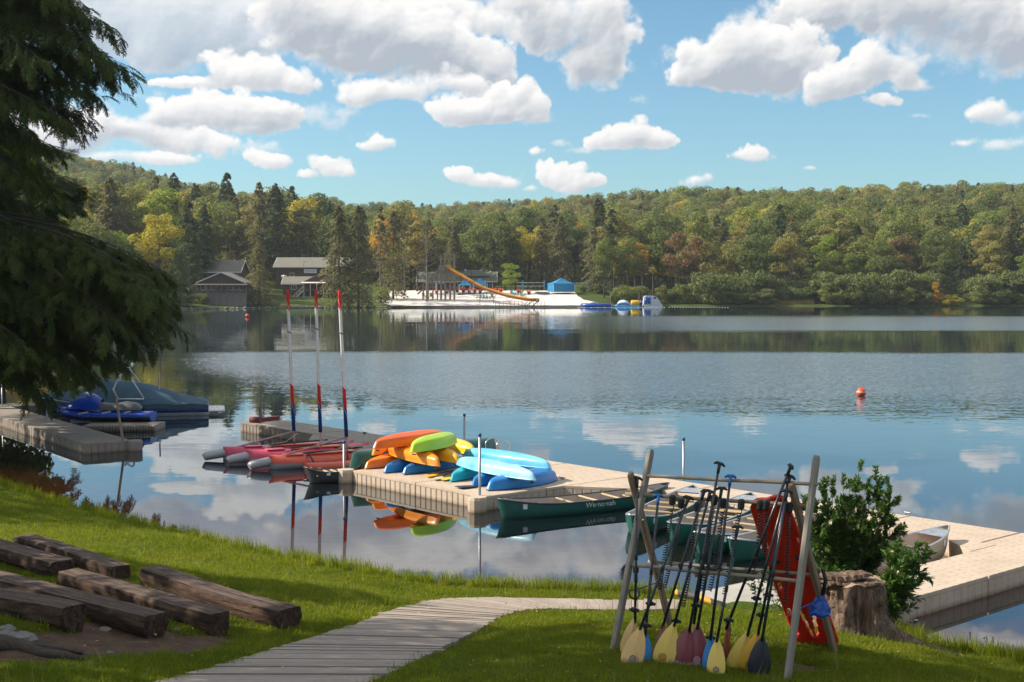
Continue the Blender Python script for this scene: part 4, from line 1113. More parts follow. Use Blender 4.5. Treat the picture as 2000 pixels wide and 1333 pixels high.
# low retaining wall and railing at the edge of the sand
def along(u0, u1, n, off=-.25): return [((X(u, float(far_d(u)) + off)), float(far_d(u)) + off) for u in np.linspace(u0, u1, n)]
wl_ = empty('retaining_wall', (X(950, 224), 224, 0), 0, 'low beige retaining wall between the white sand and the water', 'wall')
P_ = along(772, 1140, 24, -.75)
for k in range(len(P_) - 1):
    a_, b_ = P_[k], P_[k + 1]; mb = MB(); mb.beam((a_[0] + .02, a_[1], .05), (b_[0] - .02, b_[1], .05), .35, .74 + .05 * (k % 3 == 0))
    o = mb.build('wall_block', M['concrete'], None); o.parent = wl_; o.location = -wl_.location
rl = empty('railing', (X(1015, 223), 223, 0), 0, 'thin metal railing along the wall below the end of the slide', 'railing')
P_ = along(968, 1064, 14, -.9)
for k, (x_, y_) in enumerate(P_):
    mb = MB(); mb.tube([(x_, y_, .3), (x_, y_, 1.45)], .05, 6); o = mb.build('post', M['greywood'], rl); o.location = -rl.location
    if k:
        for zz in (1.42, .95):
            mb = MB(); mb.beam((P_[k - 1][0], P_[k - 1][1], zz), (x_, y_, zz), .05, .05); o = mb.build('rail', M['greywood'], rl); o.location = -rl.location

# ------------------------------------------------------------------ tents, nets, chairs, lamps
def canopy(u0, u1, py_top, py_eave, d, zb, closed, label, mat, name):
    x0_, x1_ = X(u0, d), X(u1, d); w_ = x1_ - x0_; ze = ZZ(py_eave, d) - zb; zt_ = ZZ(py_top, d) - zb; dp = w_ * (.75 if closed else .9)
    r_ = empty(name, ((x0_ + x1_) / 2, d, zb), R(18) if closed else R(8), label, 'tent')
    hw, hd = w_ / 2 * .86, dp / 2 * .86
    rows_ = []
    for t_ in np.linspace(0, 1, 7):
        f = 1 - t_; cz_ = ze + (zt_ - ze) * (t_ ** 1.35); ff = max(f, .04)
        rows_.append([(sx_ * hw * ff, sy_ * hd * ff, cz_) for sx_, sy_ in ((-1, -1), (0, -1), (1, -1), (1, 0), (1, 1), (0, 1), (-1, 1), (-1, 0))])
    mb = MB(); mb.grid(rows_, closed=True, smooth=False); mb.build('roof', mat, r_)
    mb = MB(); v = .28
    for (ax, ay), (bx, by) in (((-1, -1), (1, -1)), ((1, -1), (1, 1)), ((1, 1), (-1, 1)), ((-1, 1), (-1, -1))): mb.beam((ax * hw, ay * hd, ze - v / 2), (bx * hw, by * hd, ze - v / 2), .03, v)
    mb.build('valance', mat, r_)
    for ax, ay in ((-1, -1), (1, -1), (1, 1), (-1, 1)):
        mb = MB(); mb.box((ax * hw * .97, ay * hd * .97, ze / 2), (.08, .08, ze)); mb.build('leg', M['white'], r_)
    if closed:
        for (ax, ay), (bx, by) in (((-1, -1), (1, -1)), ((1, -1), (1, 1)), ((1, 1), (-1, 1)), ((-1, 1), (-1, -1))):
            n = 12; rws = [[], []]
            for k in range(n + 1):
                f = k / n; x_ = (ax + (bx - ax) * f) * hw * .985; y_ = (ay + (by - ay) * f) * hd * .985; wv = .05 * math.sin(k * 2.1)
                nx_, ny_ = (0, ay) if ay == by else (ax, 0)
                rws[0].append((x_ + nx_ * wv, y_ + ny_ * wv, -.05)); rws[1].append((x_, y_, ze - .1))
            mb = MB(); mb.grid(rws, smooth=False); mb.build('side_wall', mat, r_)
    return r_
canopy(1070, 1122, 543, 554, 249, 3.35, True, 'closed blue tent standing on top of the white sand', M['blue'], 'closed_tent')
canopy(895, 921, 547.5, 556, 243, 3.1, False, 'left one of two open light blue canopies behind the slide', M['skyblue'], 'canopy_tent')
canopy(921, 953, 543.5, 554.5, 247, 3.2, False, 'right and larger one of two open light blue canopies behind the slide', M['skyblue'], 'canopy_tent')
canopy(850, 872, 548, 553, 252, 3.2, False, 'small light blue canopy partly hidden behind the legs of the slide tower', M['skyblue'], 'canopy_tent')
for u_, lab in ((1021, 'left one of the blue net posts left of the closed tent'), (1063, 'blue net post just left of the closed tent'), (1149.5, 'blue net post right of the closed tent')):
    dd = 256; mb = MB(); mb.box((0, 0, 1.1), (.35, .35, 2.6), bev=.06); tag(mb.build('net_post', M['infl_cyan'], None, (X(u_, dd), dd, ZZ(567, dd))), lab, 'post')
for i, (ua, ub, lab) in enumerate(((1009, 1062, 'white edged volleyball net left of the closed blue tent'), (1123, 1149, 'white edged volleyball net right of the closed blue tent'))):
    dd = 256; xa_, xb_ = X(ua, dd), X(ub, dd); nt = empty('volleyball_net', (xa_, dd, ZZ(567, dd)), 0, lab, 'net')
    for zz in (1.9, 1.05): mb = MB(); mb.box(((xb_ - xa_) / 2, 0, zz), (xb_ - xa_, .04, .09)); mb.build('tape', M['white'], nt)
    mb = MB(); n = int((xb_ - xa_) / .3)
    for k in range(n): mb.box(((xb_ - xa_) * (k + .5) / n, 0, 1.47), (.012, .012, .8))
    for k in range(3): mb.box(((xb_ - xa_) / 2, 0, 1.25 + k * .22), (xb_ - xa_, .012, .012))
    tag(mb.build('mesh', M['darkmetal'], nt), kind='stuff')
for u_, pt, pb, dd, lab in ((852, 518, 552, 262, 'dark lamp post left of the slide tower'), (901, 519, 550, 260, 'dark lamp post just right of the slide tower'), (920.5, 520, 552, 261, 'dark lamp post rising behind the slide and canopies'), (979.5, 518, 552, 275, 'dark lamp post behind the right end of the green roof'), (1063, 527, 566, 258, 'tall thin dark lamp post behind the net post by the tent')):
    z0_ = ZZ(pb, dd); L = ZZ(pt, dd) - z0_; mb = MB(); mb.tube([(0, 0, -2), (0, 0, L)], .06, 6); mb.box((0, 0, L + .05), (1.0, .2, .12)); tag(mb.build('lamp_post', M['darkmetal'], None, (X(u_, dd), dd, z0_)), lab, 'lamp post')

def chair_mb():
    mb = MB()
    for k in range(5): mb.box((-.24 + k * .12, .34, .66), (.105, .03, .80), Euler((-.35, 0, 0)))
    mb.box((0, -.05, .33), (.58, .62, .05), Euler((.18, 0, 0)))
    for s_ in (-1, 1):
        mb.box((s_ * .34, -.02, .52), (.12, .74, .04)); mb.box((s_ * .30, -.33, .26), (.06, .1, .52)); mb.box((s_ * .30, .25, .22), (.06, .8, .1), Euler((-.32, 0, 0)))
    return mb
CHM = {k: chair_mb().mesh('beach_chair', M[k]) for k in ('teal', 'limep')}
for u_, py, dd, rz, k, lab in ((935, 579.5, 236, 1.9, 'limep', 'green slatted beach chair, leftmost of the row beside the slide'), (942, 579.5, 236, 1.9, 'teal', 'teal beach chair second from left in the row beside the slide'), (948, 579.5, 236, 1.9, 'teal', 'teal beach chair third from left in the row beside the slide'),
    (954, 579.5, 236, 1.9, 'teal', 'teal beach chair fourth from left in the row beside the slide'), (963, 579.5, 236, 2.6, 'limep', 'green beach chair at the right end of the row beside the slide'),
    (1003, 574, 244, 2.2, 'teal', 'teal beach chair left under the small round tree'), (1009, 572.5, 244, 1.8, 'teal', 'teal beach chair in the middle under the small round tree'), (1014, 573, 243, 1.8, 'teal', 'teal beach chair right under the small round tree'), (1022, 576, 240, 2.2, 'limep', 'single green beach chair right of the teal chairs under the tree'),
    (828, 577, 236, .4, 'limep', 'green beach chair in the shade left of the slide tower'), (843, 577, 236, 2.8, 'limep', 'green beach chair between the bare trunk and the slide tower')):
    p = FP(u_, dd); o = put('beach_chair', CHM[k], None, (p.x, p.y, p.z + .05), (0, 0, rz)); o.scale = (1.15,) * 3; tag(o, lab, 'chair')
fl = leaf_mat('flower_heads', [(.40, .03, .03), (.55, .08, .05), (.10, .12, .03)], rnd=.5)
g = np.random.default_rng(4)
for i, (u_, py) in enumerate(((893, 563), (905, 564), (917, 565), (927, 564), (938, 565), (965, 563), (978, 564), (1018, 566), (1012, 565), (905, 561), (1033, 567), (873, 566), (853, 566))):
    dd = 246.; c = unit(g, 130) * np.array([.75, .6, .45]) * g.uniform(.7, 1, (130, 1)); Vv, Fv = cards(c, c, .22, g)
    r_ = empty('flower_pot', (X(u_, dd), dd, ZZ(py, dd) - .3), 0, 'pot of red flowers by the terrace behind the slide', 'flower pot', 'red flower pots along the terrace')
    put('flowers', np_mesh('flowers', Vv, Fv, fl), r_); mb = MB(); mb.lathe([(.28, -.75), (.42, -.2), (.44, -.15)], 10); mb.build('pot', M['darkmetal'], r_)
# low dark terrace edge behind the sand
mb = MB(); x0_, x1_ = X(895, 244), X(1000, 252); mb.beam((x0_, 243, 2.75), (x1_, 252, 2.9), .4, .6); tag(mb.build('terrace_edge', M['greyb']), 'low dark stone edge between the flower pots and the sand', 'wall')
rk = MB()
def rock_mb(g, s, seg=7):
    mb = MB(); prof = []
    for j in range(seg):
        a = -PI / 2 + PI * j / (seg - 1); prof.append([(s[0] * math.cos(a) * math.cos(b) * g.uniform(.8, 1.15), s[1] * math.cos(a) * math.sin(b) * g.uniform(.8, 1.15), s[2] * math.sin(a) * g.uniform(.85, 1.1)) for b in np.linspace(0, 2 * PI, 10)[:-1]])
    mb.grid(prof, closed=True, smooth=False); return mb
M['stone'] = simple('grey_stone', (.20, .185, .165), .9, var=.25, scale=4, bump=.6)
for i, (u_, s_) in enumerate(((1050, .9), (1058, 1.3), (1066, 1.0))):
    p = FP(u_, 247); tag(rock_mb(g, (s_, .7, .45)).build('boulder', M['stone'], None, (p.x, p.y, p.z + .2)), 'grey boulder beside the closed blue tent', 'rock', 'boulders left of the closed tent')
# stones along the shaded left bank
RKM = [rock_mb(g, (1.0, .7, .5)).mesh('boulder', M['stone']) for _ in range(4)]
for i, u_ in enumerate(np.arange(350, 770, 7.5)):
    u_ = u_ + g.normal() * 2; dd = float(far_d(u_)) + g.uniform(-.5, .3); s_ = g.uniform(.25, .75)
    o = put('boulder', RKM[i % 4], None, (X(u_, dd), dd, .1), (0, 0, g.uniform(0, 6))); o.scale = (s_, s_, s_); tag(o, 'grey stone at the waterline of the left far bank', 'rock', 'stones along the waterline below the houses')
# reeds
def reeds():
    g = np.random.default_rng(6); n = 1600; u_ = g.uniform(1512, 1590, n); dd = np.interp(u_, [1512, 1590], [238.5, 238.5]) + g.uniform(0, 2.0, n); x_ = (u_ - 1000) / FN * dd
    c = np.stack([x_, dd, g.uniform(.3, 1.0, n)], 1); hh = g.uniform(.6, 1.1, n); V_ = np.stack([c - np.array([.04, 0, 0]) - np.stack([0 * hh, 0 * hh, hh * .6], 1), c + np.array([.04, 0, 0]) - np.stack([0 * hh, 0 * hh, hh * .6], 1), c + np.stack([g.normal(size=n) * .1, 0 * hh, hh * .7], 1)], 1)
    tag(put('reeds', np_mesh('reeds', V_.reshape(-1, 3), np.arange(n * 3).reshape(n, 3), leaf_mat('reed', [(.12, .10, .03), (.20, .13, .05)]))), 'patch of tan reeds at the waterline of the right far bank', 'reeds', kind='stuff')
reeds()

# ------------------------------------------------------------------ inflatable water toys
d = 226.
r = empty('inflatable_ring', (X(1164, d), d, 0), 0, 'large blue inflatable ring floating at the right end of the beach', 'water toy')
mb = MB(); ring = [(3.1 * math.cos(a), 2.0 * math.sin(a), .42) for a in np.linspace(0, 2 * PI, 33)]; mb.tube(ring, .48, 10, caps=False); mb.build('tube', M['infl_blue'], r)
mb = MB(); mb.lathe([(2.7, .72), (.1, .62)], 24, sy=.62); mb.build('trampoline_bed', M['darkmetal'], r)
mb = MB(); mb.tube([(-1.8, -1.3, .75), (-.6, -.5, 1.0), (.6, .3, .9)], [.3, .24, .1], 8); mb.build('ramp', M['white'], r)
for x_ in (-2.2, 1.2): mb = MB(); mb.box((x_, -2.1 + abs(x_) * .22, .5), (.7, .06, .3)); mb.build('patch', M['white'], r)
r = empty('inflatable_dome', (X(1219, d), d + 2, 0), 0, 'white and blue inflatable dome between the blue ring and the yellow roller', 'water toy')
mb = MB(); mb.lathe([(1.4, .4), (1.35, .8), (1.0, 1.3), (.45, 1.55), (.05, 1.6)], 16); mb.build('dome', M['white'], r)
for a in (-2.4, -1.0): mb = MB(); mb.tube([(1.3 * math.cos(a), 1.3 * math.sin(a), .6), (1.05 * math.cos(a), 1.05 * math.sin(a), 1.0)], .22, 8); mb.build('blue_patch', M['infl_blue'], r)
mb = MB(); arc = [(1.7 * math.cos(a) - .1, -2.3, .85 * math.sin(a) + .0) for a in np.linspace(PI, 0, 13)]; mb.tube(arc, .26, 8); mb.build('arch', M['infl_cyan'], r)
mb = MB(); mb.box((-.0, -2.4, .12), (7.2, 1.6, .34), bev=.12); mb.build('base_pad', M['infl_cyan'], r)
r = empty('inflatable_roller', (X(1241, d), d + .5, 0), 0, 'yellow inflatable roller left of the tall white inflatable slide', 'water toy')
mb = MB(); mb.tube([(-.95, 0, .85), (-.7, 0, .85), (.75, 0, .85), (.95, 0, .85)], [.6, .72, .72, .6], 16); mb.build('roller', M['infl_yellow'], r)
mb = MB(); mb.tube([(.94, 0, .85), (1.0, 0, .85)], [.45, .42], 14); mb.build('end_cap', M['darkmetal'], r)
mb = MB(); mb.box((.2, 0, .06), (3.6, 1.8, .3), bev=.1); mb.build('base_pad', M['infl_blue'], r)
r = empty('inflatable_slide', (X(1276, d), d + 1, 0), 0, 'tall white inflatable climbing slide with dark blue panels floating at the right', 'water toy'); r.scale = (.95, .95, .84)
prof = [(-2.35, 0), (2.4, 0), (2.35, .5), (1.6, 1.4), (.75, 2.75), (.1, 3.05), (-1.7, 3.05), (-2.2, 2.7)]
mb = MB(); vs = [(x_, -1.1, z_) for x_, z_ in prof] + [(x_, 1.1, z_) for x_, z_ in prof]; n = len(prof)
mb.add(vs, [tuple(range(n)), tuple(range(n, 2 * n))[::-1]] + [(i, n + i, n + (i + 1) % n, (i + 1) % n) for i in range(n)]); mb.build('body', M['white'], r)
for x_ in (-1.75, -.95): mb = MB(); mb.tube([(x_, -1.25, .9), (x_ - .05, -1.3, 1.4), (x_ + .05, -1.25, 2.8)], [.3, .36, .34], 10); mb.build('blue_panel', M['infl_blue'], r)
mb = MB(); mb.box((.35, -1.15, 2.45), (.6, .1, .6), bev=.04); mb.build('blue_square', M['infl_blue'], r)
for k in range(7): mb = MB(); f = k / 6; mb.tube([(.9 + 1.35 * f, -1.1, 2.5 - 2.1 * f), (.9 + 1.35 * f, 1.1, 2.5 - 2.1 * f)], .16, 8); mb.build('step', M['white'], r)
mb = MB(); mb.box((1.15, -1.14, .7), (.05, .06, 1.1)); mb.box((0.1, -1.13, 1.3), (1.9, .05, .05)); mb.box((.2, -1.13, .7), (2.2, .05, .05)); mb.build('seam', M['infl_cyan'], r)
# small board with numbers beside it
r = empty('number_board', (X(1252.5, 228), 228, 1.2), 0, 'small dark board with white numerals just left of the white inflatable slide', 'sign')
mb = MB(); mb.box((0, 0, 0), (.95, .06, .9)); mb.build('board', M['darkmetal'], r); text_mesh('91', .85, M['white'], r, (0, -.05, 0)); mb = MB(); mb.box((0, .05, -.9), (.08, .08, 1.4)); mb.build('leg', M['darkmetal'], r)
for u_, pt, dd, lab in ((1192.5, 574, 231, 'thin pale pole behind the blue inflatable ring'), (1248, 571, 231, 'thin pale pole behind the yellow inflatable roller')):
    mb = MB(); mb.tube([(0, 0, -1), (0, 0, ZZ(pt, dd))], .06, 6); tag(mb.build('pole', M['greywood'], None, (X(u_, dd), dd, 0)), lab, 'pole')
r = empty('float_line', (X(1360, 226), 226, 0), 0, 'line of small white floats on the water right of the inflatable slide', 'float line')
BUO = MB().lathe([(.02, -.06), (.08, 0), (.08, .05), (.02, .11)], 8).mesh('float', M['white'])
for k, u_ in enumerate(np.linspace(1308, 1425, 22)):
    dd = 224 - 6 * (k / 21); put('float', BUO, r, (X(u_, dd) - r.location.x, dd - r.location.y, .02))
for k, u_ in enumerate(np.linspace(1130, 1300, 14)):
    dd = 219; put('float', BUO, r, (X(u_, dd) - r.location.x, dd - r.location.y, .02))
mb = MB(); mb.tube([(X(u_, 219) - r.location.x, 219 - 226., .02) for u_ in np.linspace(1130, 1300, 10)], .02, 4); mb.build('rope', M['white'], r)
# move the far bank out to its true depth
for o in list(COL.objects):
    if o.parent is None and o not in KEEP:
        if o.location.length < .01 and o.type == 'MESH':
            for v_ in o.data.vertices: v_.co.y *= K
        else: o.location.y *= K
# orange buoys
M['buoy'] = simple('orange_buoy', (.75, .095, .015), .35, var=.06)
def buoy(px, py, rad, label, band):
    p = G(px, py, 0); r = empty('buoy', p, 0, label, 'buoy')
    mb = MB(); mb.lathe([(rad * math.cos(a) + .001, rad * .75 + rad * math.sin(a)) for a in np.linspace(-PI / 2, PI / 2, 13)], 20); mb.build('ball', M['buoy'], r)
    mb = MB(); mb.lathe([(rad * .2, rad * 1.7), (rad * .24, rad * 1.9), (rad * .1, rad * 2.0)], 10); mb.build('cap', M['buoy'], r)
    if band: mb = MB(); mb.lathe([(rad * 1.005 * math.cos(a), rad * .75 + rad * 1.005 * math.sin(a)) for a in (.1, .25)], 20, caps=False); mb.build('band', M['white'], r)
buoy(1682, 774, .20, 'orange ball buoy floating alone on open water at the right', True)
buoy(483, 620, .29, 'small orange ball buoy near the far bank in front of the deck house', False)
# ------------------------------------------------------------------ floating docks
def dock_mat(name, a, b):
    t = NT(name); wp = t.co('World', (1, 1, 1), (0, 0, math.atan2(.758, .651)))
    n = t.noise(t.co('World'), 1.6, 6, .65); n2 = t.noise(t.co('World'), 14, 5, .7)
    col = t.ramp(n, [(.3, a), (.7, b)])
    col = t.mix(t.math('MULTIPLY', n2, .35), col, tuple(x * .62 for x in a))
    br = t.n('ShaderNodeTexBrick', {'Vector': wp, 'Scale': 1.0, 'Mortar Size': .012, 'Mortar Smooth': .2, 'Brick Width': .34, 'Row Height': .115, 'Color1': (1, 1, 1, 1), 'Color2': (1, 1, 1, 1), 'Mortar': (0, 0, 0, 1)}, offset=.5)
    nz = t.n('ShaderNodeSeparateXYZ', {0: t.n('ShaderNodeNewGeometry').outputs['Normal']}).outputs[2]
    top = t.math('GREATER_THAN', nz, .7)
    groove = t.math('MULTIPLY', t.math('SUBTRACT', 1., br.outputs[0]), top)
    col = t.mix(t.math('MULTIPLY', groove, .42), col, tuple(x * .35 for x in a))
    wz = t.n('ShaderNodeSeparateXYZ', {0: t.co('World')}).outputs[2]
    alg = t.math('MULTIPLY', t.math('SUBTRACT', .085, wz), 12., True)          # a brown waterline stain on the plastic
    alg = t.math('MULTIPLY', alg, t.ramp(n2, [(.2, .5), (.7, 1.)]))
    col = t.mix(t.math('MULTIPLY', alg, .8), col, (.16, .085, .03))
    h = t.math('SUBTRACT', t.math('MULTIPLY', n2, .3), groove)
    st = t.ramp(t.noise(t.co('World', (.8, .8, .8)), 3.2, 7, .75, .8), [(.50, 0.), (.68, .34)]); col = t.mix(st, col, tuple(x * .52 for x in a))
    t.pbr(col, .72, t.bump(h, .5, .008), 0, .3); return t.mat
M['dock'] = dock_mat('beige_dock_plastic', (.54, .43, .33), (.66, .54, .42))
M['dock_grey'] = dock_mat('grey_dock_plastic', (.30, .255, .215), (.40, .35, .295))
M['steel'] = simple('galvanised_steel', (.34, .35, .36), .4, .75, var=.15)
M['bluecap'] = simple('blue_plastic_cap', (.01, .08, .28), .4)
M['chrome'] = simple('polished_steel', (.62, .62, .62), .18, 1.0, var=.04)
M['black'] = simple('black_rubber', (.018, .018, .02), .55)
M['rope'] = simple('pale_rope', (.55, .45, .30), .9)
F0 = G(543, 819, .30); F0.z = 0; E_ = (G(2000, 1042, .30) - G(543, 819, .30)); E_.z = 0; E_.normalize(); N_ = Vector((E_.y, -E_.x, 0))
DZ = .30
def SN(s, n, z=0.): p = F0 + E_ * s + N_ * n; return Vector((p.x, p.y, z))
RIB = {}
def rib_mesh(mat):
    if mat.name not in RIB:
        mb = MB(); prof = [(-.088, 0), (-.088, .012), (-.07, .026), (.07, .026), (.088, .012), (.088, 0)]
        vs = [(x, -y, -.22) for x, y in prof] + [(x, -y, .235) for x, y in prof]; n = 6
        mb.add(vs, [tuple(range(n)), tuple(range(n, 2 * n))[::-1]] + [(i, n + i, n + i + 1, i + 1) for i in range(n - 1)])
        RIB[mat.name] = mb.mesh('side_rib', mat)
    return RIB[mat.name]
def deck_poly(root, poly, mat, ribs=()):
    """poly in world xy; one moulded section with overhanging deck; ribs: indices of edges with ribs"""
    c = Vector((sum(p.x for p in poly) / len(poly), sum(p.y for p in poly) / len(poly), 0)); L = root.location
    def inset(f): return [((c.x + (p.x - c.x) * f) - L.x, (c.y + (p.y - c.y) * f) - L.y) for p in poly]
    sz = max((p - c).length for p in poly); f1 = 1 - .035 / sz; f0 = 1 - .012 / sz
    mb = MB(); mb.prism(inset(f1), -.25, .245); mb.prism(inset(f0), .247, DZ - .012); mb.prism(inset(1 - .02 / sz), DZ - .0118, DZ)
    mb.build('deck_section', mat, root)
    for i in ribs:
        a, b = poly[i], poly[(i + 1) % len(poly)]; d = b - a; n = max(1, int(d.length / .19)); mid = (a + b) / 2
        out = Vector((d.y, -d.x, 0)).normalized()
        if out.dot(mid - c) < 0: out = -out
        for k in range(n):
            p = a + d * ((k + .5) / n) - out * .028
            put('side_rib', rib_mesh(mat), root, (p.x - L.x, p.y - L.y, 0), (0, 0, math.atan2(-out.x, out.y) + PI)).scale = (d.length / n / .19, 1, 1)
def rect(s0, s1, n0, n1): return [SN(s0, n0), SN(s1, n0), SN(s1, n1), SN(s0, n1)]
dk = empty('floating_dock', SN(16.5, 2.5), 0, 'long beige floating dock of ribbed plastic sections running from the kayaks to the right edge', 'dock')
seg = [0, 1.9, 4.4, 7.0, 9.5, 11.5, 13.9, 16.5, 18.7, 21.1, 23.5, 25.7]
for a, b in zip(seg[:-1], seg[1:]):
    r_ = [2] if a >= 16.4 or b <= 4.5 else []
    if a == 0: r_ = [2, 3]
    deck_poly(dk, rect(a + .008, b - .008, 0, 1.4 if a < 16.4 else 1.3), M['dock_grey'] if b <= 9.6 else M['dock'], r_)
deck_poly(dk, rect(25.71, 31, 0, 1.3), M['dock'], [])
deck_poly(dk, [SN(4.42, 1.41), SN(5.6, 1.41), SN(5.6, 2.3)], M['dock_grey'], [2])
deck_poly(dk, rect(5.61, 8.2, 1.41, 2.3), M['dock_grey'], [2]); deck_poly(dk, rect(8.21, 11.48, 1.41, 2.3), M['dock_grey'], [2])
for s0, s1 in ((11.5, 14.0), (14.01, 16.5)):
    deck_poly(dk, rect(s0, s1, 1.41, 3.0), M['dock'], [1] if s1 > 16 else [])
    deck_poly(dk, rect(s0, s1, 3.01, 4.7), M['dock'], [2] + ([1] if s1 > 16 else [3]))
deck_poly(dk, [SN(16.51, 1.31), SN(18.2, 1.31), SN(16.51, 2.5)], M['dock'], [1])
for n0, n1 in ((1.31, 3.6), (3.61, 5.75)): deck_poly(dk, rect(25.98, 27.1, n0, n1), M['dock'], [1, 3] + ([2] if n1 > 5 else []))
deck_poly(dk, [SN(24.9, 1.31), SN(25.97, 1.31), SN(25.97, 2.15)], M['dock'], [2])
def corner_piece(root, s, n, r=.20):
    mb = MB(); mb.lathe([(r * .96, -.25), (r, -.2), (r, DZ - .05), (r * .93, DZ + .01), (r * .5, DZ + .012)], 10, smooth=False); p = SN(s, n)
    mb.build('corner_float', M['dock'], root, (p.x - root.location.x, p.y - root.location.y, 0))
corner_piece(dk, 16.45, 4.9); corner_piece(dk, 11.3, 4.75); corner_piece(dk, 27.0, 5.95)
def pole(px, pyb, pyt, label, zb=DZ, lean=None, cap=True, r=.028, deep=True, mat='steel'):
    b = G(px, pyb, zb); top = Y(px if lean is None else lean, pyt, b.y); e = empty('mooring_pole', (b.x, b.y, 0), 0, label, 'pole')
    v = Vector((top.x - b.x, 0, top.z)); d0 = (v - Vector((0, 0, zb))).normalized()
    mb = MB(); mb.tube([Vector((0, 0, zb)) - d0 * (zb + 1.2), v], r, 10); mb.build('pipe', M[mat], e)
    if cap: mb = MB(); mb.tube([v - d0 * .03, v + d0 * .035], r * 1.35, 10); mb.build('cap', M['bluecap'], e)
    return e
pole(937, 968, 850, 'grey steel pole with blue cap at the front corner of the kayak dock')
pole(672, 915, 864, 'short steel pole with blue cap at the left corner of the kayak dock')
pole(907, 875, 811, 'steel pole with blue cap behind the lime green kayak')
pole(1335, 933, 858, 'thin steel pole on the far edge of the dock above the paddle rack')
pole(507, 822, 795, 'short dark pole at the far left end of the grey dock', mat='darkmetal', cap=False)
# ladder
p = G(975, 892, DZ); ld = empty('swim_ladder', (p.x, p.y, DZ), math.atan2(E_.y, E_.x), 'pair of curved steel ladder handrails on the far edge of the dock', 'ladder')
for x_ in (-.22, .22):
    mb = MB(); mb.tube([(x_, -.28, 0), (x_, -.28, .30)] + [(x_, -.28 + .22 - .22 * math.cos(a), .30 + .16 * math.sin(a)) for a in np.linspace(.2, PI, 8)] + [(x_, .16, -.5)], .019, 8); mb.build('handrail', M['chrome'], ld)
for k in range(2): mb = MB(); mb.box((0, .16, -.15 - k * .2), (.42, .06, .03)); mb.build('rung', M['chrome'], ld)
def cleat(px, py, label):
    p = G(px, py, DZ); mb = MB(); mb.tube([(-.11, 0, .055), (-.05, 0, .045), (.05, 0, .045), (.11, 0, .055)], [.008, .013, .013, .008], 6); mb.box((-.03, 0, .02), (.02, .03, .05)); mb.box((.03, 0, .02), (.02, .03, .05))
    tag(mb.build('dock_cleat', M['steel' if px > 900 else 'darkmetal'], None, p), label, 'cleat').rotation_euler = (0, 0, -.9)
cleat(712, 848, 'dark cleat on the far edge of the grey dock near the masts'); cleat(1772, 1006, 'pale cleat on the far edge of the dock behind the bush')
cleat(1098, 937, 'small cleat on the deck right of the blue kayak')
# dark red timber at the far left end
a_, b_ = G(495, 822, .36), G(543, 816.5, .36); mb = MB(); mb.beam(a_, b_, .16, .13); M['maroon'] = simple('dark_red_paint', (.16, .02, .02), .6)
mb.tube([a_ - Vector((.1, 0, -.03)), a_ + Vector((.25, -.1, .04))], .10, 8); tag(mb.build('bumper_board', M['maroon']), 'dark red rolled bumper lying on the far left end of the grey dock', 'bumper')

# left dock
e2 = (G(165, 867, DZ) - G(0, 815.5, DZ)); e2.z = 0; e2.normalize(); n2_ = Vector((e2.y, -e2.x, 0)); O2 = G(165, 867, DZ); O2.z = 0
def LN(s, n): p = O2 - e2 * s - n2_ * n; return Vector((p.x, p.y, 0))
ld = empty('floating_dock', LN(5, .6), 0, 'weathered grey brown dock at the left under the overhanging evergreen branches', 'dock')
for a, b in ((0, 2.6), (2.6, 5.2), (5.2, 7.8), (7.8, 10.4), (10.4, 13)):
    deck_poly(ld, [LN(a + .006, 0), LN(b - .006, 0), LN(b - .006, 1.35), LN(a + .006, 1.35)], M['dock_grey'], [0] + ([3] if a == 0 else []))
mb = MB(); mb.lathe([(.2, -.25), (.21, DZ - .03), (.19, DZ + .01)], 10, smooth=False); q = LN(-.05, 1.42); mb.build('corner_float', M['dock_grey'], ld, (q.x - ld.location.x, q.y - ld.location.y, 0))
pole(240, 861, 779, 'leaning brown steel pole at the corner of the left dock', lean=227, mat='oldwood', cap=False, r=.034)
pole(92, 816, 789, 'short pale pole standing on the left dock below the branches', cap=False, r=.03)
pole(4, 793, 742, 'thin pole behind the left dock at the left picture edge', cap=True)
# back finger and the jet ski float
a_, b_ = G(-60, 797, DZ), G(112, 791, DZ); fd = empty('finger_dock', (a_ + b_) / 2 * Vector((1, 1, 0)) if False else ((a_.x + b_.x) / 2, (a_.y + b_.y) / 2, 0), 0, 'narrow grey finger dock behind the left dock at the picture edge', 'dock')
d_ = (b_ - a_).normalized(); o_ = Vector((-d_.y, d_.x, 0)) * 1.2; deck_poly(fd, [Vector((p.x, p.y, 0)) for p in (a_, b_, b_ + o_, a_ + o_)], M['dock_grey'], [0, 1])
a_, b_ = G(160, 831, .22), G(303, 830, .22); pd = empty('watercraft_float', ((a_.x + b_.x) / 2, (a_.y + b_.y) / 2, 0), 0, 'low brown float with scalloped edge under the blue jet ski', 'dock')
o_ = Vector((0, 1, 0)) * 1.5
mb = MB(); P_ = [(p.x - pd.location.x, p.y - pd.location.y) for p in (a_, b_, b_ + o_ * .8, a_ + o_)]; mb.prism(P_, -.2, .2); mb.build('float_body', M['dock_grey'], pd)
for k in range(24):
    f = (k + .5) / 24; p = a_ * (1 - f) + b_ * f; mb = MB(); mb.lathe([(.05, 0), (.05, .18), (.02, .21)], 6); mb.build('scallop', M['dock_grey'], pd, (p.x - pd.location.x, p.y - pd.location.y - .03, 0))

